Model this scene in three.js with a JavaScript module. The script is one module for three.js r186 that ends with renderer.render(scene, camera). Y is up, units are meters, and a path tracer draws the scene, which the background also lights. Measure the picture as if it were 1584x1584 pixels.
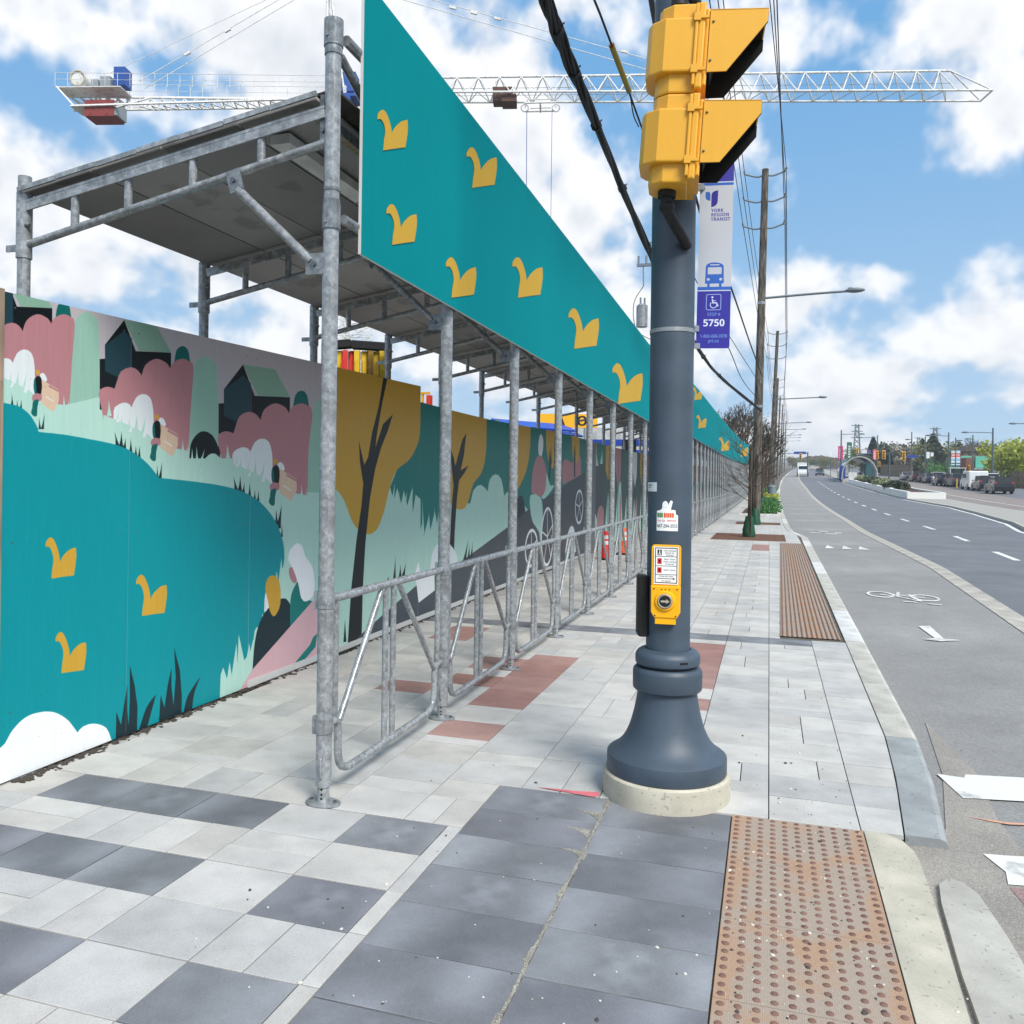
import * as THREE from 'three';
import { mergeGeometries, toCreasedNormals } from 'three/addons/utils/BufferGeometryUtils.js';
import { createNoise2D, createNoise3D } from 'simplex-noise';

// ---------------------------------------------------------------- camera
const scene = new THREE.Scene();
const FOCAL = 1300, IMG = 1584, TH = 17.0237 * Math.PI / 180, ROLL = 0.8 * Math.PI / 180, EYE = 1.55, CY = 741.44;
const camera = new THREE.PerspectiveCamera(2 * Math.atan(792 / FOCAL) * 180 / Math.PI, 1, 0.05, 6000);
camera.position.set(0, EYE, 0);
camera.rotation.set(0, TH, ROLL, 'YXZ');
camera.setViewOffset(IMG, IMG, 0, 792 - CY, IMG, IMG);
camera.updateProjectionMatrix();
const renderer = new THREE.WebGLRenderer({ antialias: true });
renderer.toneMapping = THREE.LinearToneMapping;
renderer.toneMappingExposure = 1.42;
renderer.shadowMap.enabled = true;

function rng(seed) { let s = seed >>> 0; return () => { s = (s + 0x6D2B79F5) | 0; let t = Math.imul(s ^ (s >>> 15), 1 | s); t = (t + Math.imul(t ^ (t >>> 7), 61 | t)) ^ t; return ((t ^ (t >>> 14)) >>> 0) / 4294967296; }; }
const clamp = (v, a, b) => Math.min(b, Math.max(a, v));
const sst = (a, b, v) => { const t = clamp((v - a) / (b - a), 0, 1); return t * t * (3 - 2 * t); };
const lerp = (a, b, t) => a + (b - a) * t;

// ---------------------------------------------------------------- sky: broken fair-weather cloud
{
  const W = 3072, Hh = 1536, data = new Float32Array(W * Hh * 4);
  const n3 = createNoise3D(rng(11)), m3 = createNoise3D(rng(29));
  const fbm = (f, x, y, z, o) => { let s = 0, a = 0.5; for (let i = 0; i < o; i++) { s += a * f(x, y, z); x = x * 2.07 + 7.1; y = y * 2.07 - 3.7; z = z * 2.07 + 1.3; a *= 0.53; } return s; };
  const puff = (x, y, z, o) => { let s = 0, a = 0.5; for (let i = 0; i < o; i++) { s += a * (1 - 2 * Math.abs(m3(x, y, z))); x = x * 2.1 + 5.1; y = y * 2.1; z = z * 2.1 - 2.3; a *= 0.5; } return s; };
  // cloud masses and clear gaps: azimuth, elevation, half-widths in degrees, amount
  const B = [[-46, 27, 17, 4.5, .75], [-36, 23, 5, 3.5, .5], [-31, 27, 8, 7, .5], [-40, 12, 14, 6, .6], [-46, 21.3, 7.5, 2.8, -1.0], [-39, 23.7, 3.5, 1.3, -.8],
    [-17, 20, 5, 6, .45], [-18, 27, 6, 4, .5], [-9, 25.5, 4, 2.2, -.5], [2, 28, 4, 2, .45], [3.5, 21.5, 5.5, 4.2, -.85], [-8, 20, 3, 4, -.3], [12.8, 21, 4.5, 2.2, .6], [13, 27, 4, 2, .45], [11, 16.6, 5, 1.3, -.5], [4, 15, 5, 1.2, -.4],
    [5, 12, 7, 1.5, .6], [12, 9.3, 7, 1.3, .5], [5, 7.0, 6, 1, .5], [11, 5.0, 7, .9, .45], [-1, 6, 2.5, 3, -.35], [-3, 12, 2.5, 5, -.15], [-26, 8, 9, 4, .45], [-12, 12, 4, 4, .3], [20, 15, 7, 6, .15]];
  for (let j = 0; j < Hh; j++) {
    const lat = ((j + .5) / Hh - .5) * Math.PI, sy = Math.sin(lat), cl = Math.cos(lat), el = lat * 180 / Math.PI;
    for (let i = 0; i < W; i++) {
      const lon = ((i + .5) / W - .5) * 2 * Math.PI, dx = cl * Math.cos(lon), dz = cl * Math.sin(lon), k = (j * W + i) * 4;
      let r, g, b;
      if (sy < -0.02) { r = .30; g = .30; b = .29; } else {
        const az = Math.atan2(dx, -dz) * 180 / Math.PI, y = Math.max(sy, 0);
        const t = Math.pow(1 - y, 3.2);
        r = lerp(.078, .40, t); g = lerp(.262, .545, t); b = lerp(.525, .68, t);
        let bias = -.03;
        for (const [a, e, wa, we, s] of B) { const da = (az - a) / wa, de = (el - e) / we, d2 = da * da + de * de; if (d2 < 6) bias += s * Math.exp(-d2); }
        const q = 4.6, f = 1 + 1.3 / (y * 3 + .35), px = dx * q, py = y * q * f * .8, pz = dz * q;
        const d = fbm(n3, px, py, pz, 6) * .95 + puff(px * 2.6, py * 2.6, pz * 2.6, 4) * .16 + bias * .55;
        const up = fbm(n3, px + .02, py + .16, pz + .03, 4) * .95 + bias * .55;
        const c = sst(-.17, .34, d);
        const lit = clamp(.76 + (d - up) * .75 + puff(px * 2.6, py * 2.6, pz * 2.6, 3) * .22 - sst(.35, .95, d) * .24, .22, 1);
        const cr = lerp(.40, .735, lit), cg = lerp(.445, .745, lit), cb = lerp(.51, .765, lit);
        r = lerp(r, cr, c); g = lerp(g, cg, c); b = lerp(b, cb, c);
        const hz = sst(.06, -.02, sy) * .5; r = lerp(r, .52, hz); g = lerp(g, .58, hz); b = lerp(b, .64, hz);
      }
      data[k] = r; data[k + 1] = g; data[k + 2] = b; data[k + 3] = 1;
    }
  }
  const t = new THREE.DataTexture(data, W, Hh, THREE.RGBAFormat, THREE.FloatType);
  t.mapping = THREE.EquirectangularReflectionMapping; t.magFilter = THREE.LinearFilter; t.minFilter = THREE.LinearFilter; t.colorSpace = THREE.LinearSRGBColorSpace; t.needsUpdate = true;
  scene.background = t; scene.environment = t;
}
// ---------------------------------------------------------------- sun behind thin cloud, from the street side behind the camera
const sun = new THREE.DirectionalLight(new THREE.Color(1, .95, .87), 3.1);
sun.position.set(45, 66, 24); sun.target.position.set(0, 0, -20);
sun.castShadow = true; sun.shadow.radius = 45; sun.shadow.mapSize.set(2048, 2048);
Object.assign(sun.shadow.camera, { left: -80, right: 80, top: 80, bottom: -80, near: 1, far: 300 });
scene.add(sun, sun.target);
scene.fog = new THREE.FogExp2(new THREE.Color(.72, .8, .88), 0.00045);

// ---------------------------------------------------------------- the lie of the street: flat by the camera, then rising and bending a little
const G = (z) => z < 30 ? 0 : z < 97 ? 1.78e-4 * (z - 30) ** 2 : z < 900 ? .799 + .02385 * (z - 97) : .799 + .02385 * 803 + .004 * (z - 900);
const S = (z) => z < 30 ? 0 : z < 192 ? 1e-4 * (z - 30) ** 2 : 2.624 + .0324 * (z - 192);
const V = (x, y, z) => new THREE.Vector3(x + S(z), y + G(z), -z);     // street coordinates: right, up, ahead
const heading = (z) => Math.atan2(S(z + 1) - S(z), 1);
function at(px, py, z) {   // bearing and height angle of a sighted point, at its distance ahead
  const c = Math.cos(ROLL), s = Math.sin(ROLL), dx = px - 792, dy = py - CY, u = dx * c + dy * s, v = -dx * s + dy * c;
  const x = u * Math.cos(TH) - FOCAL * Math.sin(TH), w = u * Math.sin(TH) + FOCAL * Math.cos(TH);
  return new THREE.Vector3(x / w * z, EYE - v / w * z, -z);
}
const poly1 = (pts) => (z) => { if (z <= pts[0][0]) { const [a, b] = pts; return a[1] + (z - a[0]) * (b[1] - a[1]) / (b[0] - a[0]); } for (let i = 1; i < pts.length; i++) if (z <= pts[i][0]) { const [z0, v0] = pts[i - 1], [z1, v1] = pts[i]; return lerp(v0, v1, (z - z0) / (z1 - z0)); } return pts[pts.length - 1][1]; };

// ---------------------------------------------------------------- textures and materials
function hash(x, y, s) { let h = Math.imul(x | 0, 374761393) ^ Math.imul(y | 0, 668265263) ^ Math.imul(s | 0, 1442695041); h = Math.imul(h ^ (h >>> 13), 1274126177); return ((h ^ (h >>> 16)) >>> 0) / 4294967296; }
function vn(x, y, p, s) { const xi = Math.floor(x), yi = Math.floor(y), fx = x - xi, fy = y - yi, a = fx * fx * (3 - 2 * fx), b = fy * fy * (3 - 2 * fy), m = (v) => ((v % p) + p) % p; const q = (i, j) => hash(m(xi + i), m(yi + j), s); return lerp(lerp(q(0, 0), q(1, 0), a), lerp(q(0, 1), q(1, 1), a), b); }
function fb(u, v, base, o, s, g = .5) { let r = 0, a = 1, t = 0, p = base; for (let i = 0; i < o; i++) { r += a * vn(u * p, v * p, p, s + i); t += a; a *= g; p *= 2; } return r / t; }
function tex(n, fn, metres, srgb = true) {
  const d = new Uint8Array(n * n * 4);
  for (let j = 0; j < n; j++) for (let i = 0; i < n; i++) { const c = fn((i + .5) / n, (j + .5) / n, i, j), k = (j * n + i) * 4; if (typeof c === 'number') d[k] = d[k + 1] = d[k + 2] = clamp(c, 0, 1) * 255; else { d[k] = clamp(c[0], 0, 1) * 255; d[k + 1] = clamp(c[1], 0, 1) * 255; d[k + 2] = clamp(c[2], 0, 1) * 255; } d[k + 3] = 255; }
  const t = new THREE.DataTexture(d, n, n); t.wrapS = t.wrapT = THREE.RepeatWrapping; t.magFilter = THREE.LinearFilter; t.minFilter = THREE.LinearMipmapLinearFilter; t.generateMipmaps = true;
  if (srgb) t.colorSpace = THREE.SRGBColorSpace; t.repeat.set(1 / metres, 1 / metres); t.needsUpdate = true; return t;
}
const T = {
  stone: tex(512, (u, v, i, j) => { const g = hash(i, j, 3), c = fb(u, v, 6, 5, 5); return .86 + (c - .5) * .16 + (g - .5) * .10 - (hash(i, j, 9) > .985 ? .22 : 0); }, .8),
  stoneB: tex(512, (u, v, i, j) => .5 + (hash(i, j, 13) - .5) * .5 + (fb(u, v, 16, 3, 7) - .5) * .4, .5, false),
  slate: tex(512, (u, v, i, j) => { const c = fb(u, v, 5, 6, 21), s = sst(.60, .75, fb(u, v, 3, 5, 33)); return .80 + (c - .5) * .42 + s * .16 + (hash(i, j, 4) - .5) * .09; }, 1.3),
  asphalt: tex(512, (u, v, i, j) => { const g = hash(i, j, 6); return .82 + (fb(u, v, 4, 6, 41) - .5) * .26 + (g - .5) * .26 + (g > .985 ? .18 : 0); }, 1.7),
  asphaltBig: tex(1024, (u, v, i, j) => { const s = fb(u, v, 5, 7, 51, .7); return .82 + (s - .5) * .24 + (hash(i, j, 8) - .5) * .16; }, 7),
  galv: tex(512, (u, v, i, j) => { const c = fb(u, v, 20, 4, 61), b = fb(u, v, 4, 3, 66), sp = vn(u * 70, v * 70, 70, 63); return .76 + (c - .5) * .34 + (b - .5) * .22 + (sp > .82 ? .10 : 0) - (hash(i, j, 2) > .992 ? .25 : 0); }, .5),
  galvR: tex(256, (u, v) => .45 + (fb(u, v, 14, 4, 71) - .5) * .5, .4, false),
  wood: tex(512, (u, v) => { const w = fb(u, v, 3, 3, 83) * 2, g = fb(u * 1, v, 4, 3, 81), l = vn(u * 90 + w, v * 5, 90, 85); return .78 + (l - .5) * .26 + (g - .5) * .3; }, 1.0),
  panel: tex(512, (u, v, i, j) => { const st = vn(u * 120, v * 3, 120, 97); return .95 + (fb(u, v, 3, 5, 91) - .5) * .06 + (st - .5) * .015 + (hash(i, j, 5) - .5) * .02; }, 2.2),
  panelR: tex(512, (u, v) => .30 + (fb(u, v, 5, 5, 95) - .5) * .30 + (vn(u * 130, v * 6, 130, 98) - .5) * .16, 1.6, false),
  ply: tex(512, (u, v, i, j) => { const b = fb(u, v, 4, 5, 101), st = sst(.64, .72, fb(u, v, 9, 5, 106)); return .84 + (b - .5) * .2 - st * .10 + (hash(i, j, 7) - .5) * .06; }, 2.4),
  rust: tex(512, (u, v, i, j) => { const a = sst(.42, .62, fb(u, v, 4, 6, 111)), g = hash(i, j, 12), l = .5 + .5 * Math.sin(u * Math.PI * 2 * 96); const c = [lerp(.72, .75, a) + (g - .5) * .16, lerp(.68, .645, a) + (g - .5) * .16, lerp(.64, .56, a) + (g - .5) * .15]; return c.map((q) => q - l * .05); }, .62),
  conc: tex(512, (u, v, i, j) => { const c = fb(u, v, 5, 6, 121), p = hash(i, j, 14); return .86 + (c - .5) * .28 + (p - .5) * .09 - (vn(u * 60, v * 60, 60, 125) > .90 ? .13 : 0); }, .9),
  paint: tex(256, (u, v, i, j) => { const w = sst(.60, .74, fb(u, v, 8, 5, 131)); return .96 - w * .2 + (hash(i, j, 15) - .5) * .10; }, 1.37),
  poleP: tex(512, (u, v, i, j) => .88 + (fb(u, v, 6, 5, 141) - .5) * .2 + (hash(i, j, 16) > .995 ? .35 : 0), .7),
  poleR: tex(256, (u, v) => .40 + (fb(u, v, 5, 5, 151) - .5) * .3, .6, false),
  bark: tex(512, (u, v, i, j) => { const l = vn(u * 60 + fb(u, v, 3, 2, 161) * 4, v * 4, 60, 163); return .66 + (l - .5) * .6 + (fb(u, v, 5, 4, 165) - .5) * .2; }, 1.5),
  soil: tex(256, (u, v, i, j) => .7 + (hash(i, j, 17) - .5) * .5 + (fb(u, v, 8, 3, 171) - .5) * .3, .6),
  grass: tex(512, (u, v, i, j) => { const a = fb(u, v, 6, 5, 181); return [.7 + (a - .5) * .5 + (hash(i, j, 1) - .5) * .2, .78 + (a - .5) * .4 + (hash(i, j, 1) - .5) * .2, .6]; }, 6),
};
function mat(color, rough = .8, metal = 0, o = {}) {
  const m = new THREE.MeshPhysicalMaterial({ color: new THREE.Color(color), roughness: rough, metalness: metal });
  Object.assign(m, o); return m;
}
const D = { side: THREE.DoubleSide };
const M = {
  paver: ['#d9d7d3', '#d2d1ce', '#dddbd6', '#cbcbc9', '#d5d2cc'].map((c) => mat(c, .85, 0, { map: T.stone, bumpMap: T.stoneB, bumpScale: .0012 })),
  slab: ['#95989e', '#8e9197', '#9b9ea3', '#91939a'].map((c) => mat(c, .72, 0, { map: T.slate, bumpMap: T.stoneB, bumpScale: .0008 })),
  red: ['#b78f86', '#b1877e', '#bb968d'].map((c) => mat(c, .85, 0, { map: T.stone, bumpMap: T.stoneB, bumpScale: .0012 })),
  joint: mat('#857d70', .95, 0, { map: T.soil }),
  strip: mat('#b9b6ae', .9, 0, { map: T.conc }),
  conc: mat('#cfccc2', .9, 0, { map: T.conc, bumpMap: T.stoneB, bumpScale: .001 }),
  concYellow: mat('#d9d3c0', .9, 0, { map: T.conc, bumpMap: T.stoneB, bumpScale: .0015 }),
  concGrey: mat('#aeb3b4', .9, 0, { map: T.conc, bumpMap: T.stoneB, bumpScale: .0015 }),
  whitePlain: mat('#dcdcd8', .8), white: mat('#e9e9e6', .75, 0, { map: T.conc }),
  rust: mat('#e6ded6', .9, 0, { map: T.rust }),
  dome: mat('#8c6a5c', .8, 0, { map: T.conc }),
  cycle: mat('#aeadab', .93, 0, { map: T.asphaltBig, bumpMap: T.stoneB, bumpScale: .002 }),
  dust: mat('#b7b1a8', .95, 0, { map: T.asphalt }),
  road: mat('#85898f', .92, 0, { map: T.asphaltBig, bumpMap: T.stoneB, bumpScale: .002 }),
  busway: mat('#a39892', .92, 0, { map: T.asphaltBig }),
  gutter: mat('#c6c1b6', .9, 0, { map: T.conc }),
  mark: mat('#e4e4e0', .75, 0, { map: T.paint }),
  markRed: mat('#b99a98', .85, 0, { map: T.asphalt }),
  ground: mat('#8f8b7c', 1, 0, { map: T.soil }),
  grass: mat('#7f9a55', 1, 0, { map: T.grass }),
  galv: mat('#c3c8cb', .5, .25, { map: T.galv, roughnessMap: T.galvR }),
  galvDark: mat('#a6acb0', .5, .3, { map: T.galv, roughnessMap: T.galvR }),
  zinc: mat('#cdd2d5', .42, .5, { map: T.galv }),
  black: mat('#141414', .6), matte: mat('#0d0d0e', .9), rubber: mat('#1b1b1c', .85),
  bolt: mat('#6d7173', .4, .7),
  roofBoard: ['#a3a2a1', '#908f8f', '#adabaa'].map((c) => mat(c, .85, 0, { map: T.ply })),
  roofFelt: mat('#4c463f', .95, 0, { map: T.soil }),
  wood: mat('#c9b097', .8, 0, { map: T.wood }),
  panelEdge: mat('#d9d9d6', .7, 0, { map: T.panel }),
  teal: mat('#048e95', .85, 0, { map: T.panel, specularIntensity: .12 }),
  gold: mat('#d2a840', .75, 0, { map: T.panel, specularIntensity: .3 }),
  shaft: mat('#4c5b6a', .5, 0, { map: T.poleP }),
  yellow: mat('#f5b52c', .42, 0, { map: T.panel, clearcoat: .15, clearcoatRoughness: .4 }),
  yellowB: mat('#fbb40c', .4, 0, {}),
  visorIn: mat('#060606', .95),
  lens: mat('#2a2320', .3),
  cable: mat('#151517', .65), wire: mat('#3a3d42', .6),
  utility: mat('#857d73', .95, 0, { map: T.bark }),
  bark: mat('#6f5f52', .95, 0, { map: T.bark }),
  craneW: mat('#e8e8e6', .55, 0, { map: T.paint }), craneRed: mat('#8e3a36', .7, 0, { map: T.paint }), craneBlue: mat('#24509c', .5), craneGrey: mat('#8d9499', .6),
  bag: mat('#184a31', .5), mulch: mat('#6b4a3a', 1, 0, { map: T.soil }), grate: mat('#94664a', .9, 0, { map: T.soil }),
  steel: mat('#7a868e', .5, .3), lampGrey: mat('#6c757b', .5, .2), lampPole: mat('#4c5f66', .5, .1),
  glass: mat('#9fb6b4', .08, 0, { transmission: .75, thickness: 0 }), carGlass: mat('#151a1e', .12, 0, { clearcoat: .6 }),
};
// ---------------------------------------------------------------- geometry helpers
const Q = new THREE.Quaternion(), UP = new THREE.Vector3(0, 1, 0);
function tri(g, ou = 0, ov = 0) {   // uv in metres from the dominant axis
  if (g.index) g = g.toNonIndexed();
  const p = g.attributes.position; const nn = new Float32Array(p.count * 2); const a = new THREE.Vector3(), b = new THREE.Vector3(), c = new THREE.Vector3();
  for (let i = 0; i < p.count; i += 3) {
    a.fromBufferAttribute(p, i); b.fromBufferAttribute(p, i + 1); c.fromBufferAttribute(p, i + 2);
    const n = b.clone().sub(a).cross(c.clone().sub(a)); const x = Math.abs(n.x), y = Math.abs(n.y), z = Math.abs(n.z);
    [a, b, c].forEach((v, k) => { let s, t; if (y >= x && y >= z) { s = v.x; t = -v.z; } else if (x >= z) { s = v.z; t = v.y; } else { s = v.x; t = v.y; } nn[(i + k) * 2] = s + ou; nn[(i + k) * 2 + 1] = t + ov; });
  }
  g.setAttribute('uv', new THREE.BufferAttribute(nn, 2)); for (const k of Object.keys(g.attributes)) if (!['position', 'normal', 'uv'].includes(k)) g.deleteAttribute(k);
  return g;
}
const merge = (gs) => { gs = gs.map((g) => g.userData.keep ? g : tri(g)); return gs.length === 1 ? gs[0] : mergeGeometries(gs); };
function box(cx, cy, cz, w, h, d, ry = 0, rx = 0, rz = 0) { const g = new THREE.BoxGeometry(w, h, d); if (rx || ry || rz) g.applyMatrix4(new THREE.Matrix4().makeRotationFromEuler(new THREE.Euler(rx, ry, rz, 'YXZ'))); g.translate(cx, cy, cz); return g; }
const v3 = (x, y, z) => new THREE.Vector3(x, y, z);
function tube(a, b, r, seg = 8, r2 = r) { const d = b.clone().sub(a), g = new THREE.CylinderGeometry(r2, r, d.length(), seg, 1); g.applyQuaternion(Q.setFromUnitVectors(UP, d.normalize()).clone()); g.translate((a.x + b.x) / 2, (a.y + b.y) / 2, (a.z + b.z) / 2); return g; }
function bar(a, b, w, h = w) { const d = b.clone().sub(a), g = new THREE.BoxGeometry(w, d.length(), h); g.applyQuaternion(Q.setFromUnitVectors(UP, d.normalize()).clone()); g.translate((a.x + b.x) / 2, (a.y + b.y) / 2, (a.z + b.z) / 2); return g; }
function pipe(pts, r, seg = 8, n = pts.length * 4, tension = .5) { return new THREE.TubeGeometry(new THREE.CatmullRomCurve3(pts, false, 'catmullrom', tension), n, r, seg); }
function lathe(prof, seg = 48, crease = 0) { const g = new THREE.LatheGeometry(prof.map(([r, y]) => new THREE.Vector2(r, y)), seg); return crease ? toCreasedNormals(g, crease) : g; }
function shape(pts) { const s = new THREE.Shape(); pts.forEach(([x, y], i) => i ? s.lineTo(x, y) : s.moveTo(x, y)); s.closePath(); return s; }
function extr(pts, d, bevel = 0) { const g = new THREE.ExtrudeGeometry(shape(pts), { depth: d - 2 * bevel, bevelEnabled: bevel > 0, bevelSize: bevel, bevelThickness: bevel, bevelSegments: 2, curveSegments: 6 }); g.translate(0, 0, -d / 2 + bevel); return g; }
function rbox(w, h, d, r) { const g = extr([[-w / 2 + r, -h / 2 + r], [w / 2 - r, -h / 2 + r], [w / 2 - r, h / 2 - r], [-w / 2 + r, h / 2 - r]], d, r); return g; }
const used = {};
function numbered(n) { used[n] = (used[n] ?? -1) + 1; return used[n] ? n + '_' + String(used[n]).padStart(3, '0') : n; }
function mesh(g, m) { const o = new THREE.Mesh(g, m); o.castShadow = o.receiveShadow = true; return o; }
function obj(name, gs, m, parent) { const o = mesh(merge(Array.isArray(gs) ? gs : [gs]), m); o.name = parent ? name : numbered(name); (parent ?? scene).add(o); return o; }
function tag(o, label, category, group) { o.userData.label = label; o.userData.category = category; if (group) o.userData.group = group; return o; }
function thing(name, label, category, pos = v3(0, 0, 0), turn = 0, group) { const o = new THREE.Group(); o.name = numbered(name); o.position.copy(pos); o.rotation.y = turn; scene.add(o); return tag(o, label, category, group); }
function struct(name, gs, m) { const o = obj(name, gs, m); o.userData.kind = 'structure'; return o; }
function ribbon(xl, xr, y, z0, z1, step = 1, cols = 1) {
  const p = [], uv = [], ix = [], n = Math.max(1, Math.ceil((z1 - z0) / step));
  for (let i = 0; i <= n; i++) { const z = lerp(z0, z1, i / n), a = xl(z), b = xr(z), yy = typeof y === 'function' ? y(z) : y; for (let k = 0; k <= cols; k++) { const x = lerp(a, b, k / cols), q = V(x, yy, z); p.push(q.x, q.y, q.z); uv.push(q.x, z); } }
  const w = cols + 1; for (let i = 0; i < n; i++) for (let k = 0; k < cols; k++) { const a = i * w + k; ix.push(a, a + 1, a + w, a + 1, a + w + 1, a + w); }
  const g = new THREE.BufferGeometry(); g.setAttribute('position', new THREE.Float32BufferAttribute(p, 3)); g.setAttribute('uv', new THREE.Float32BufferAttribute(uv, 2)); g.setIndex(ix); g.computeVertexNormals(); g.userData.keep = true; const h = g.toNonIndexed(); h.userData.keep = true; return h;
}
const K = (v) => () => v;
function slabPoly(pts, y0, y1) { const g = new THREE.ExtrudeGeometry(shape(pts), { depth: y1 - y0, bevelEnabled: false }); g.rotateX(-Math.PI / 2); g.translate(0, y0, 0); return g; }   // pts in (x, ahead)
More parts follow.
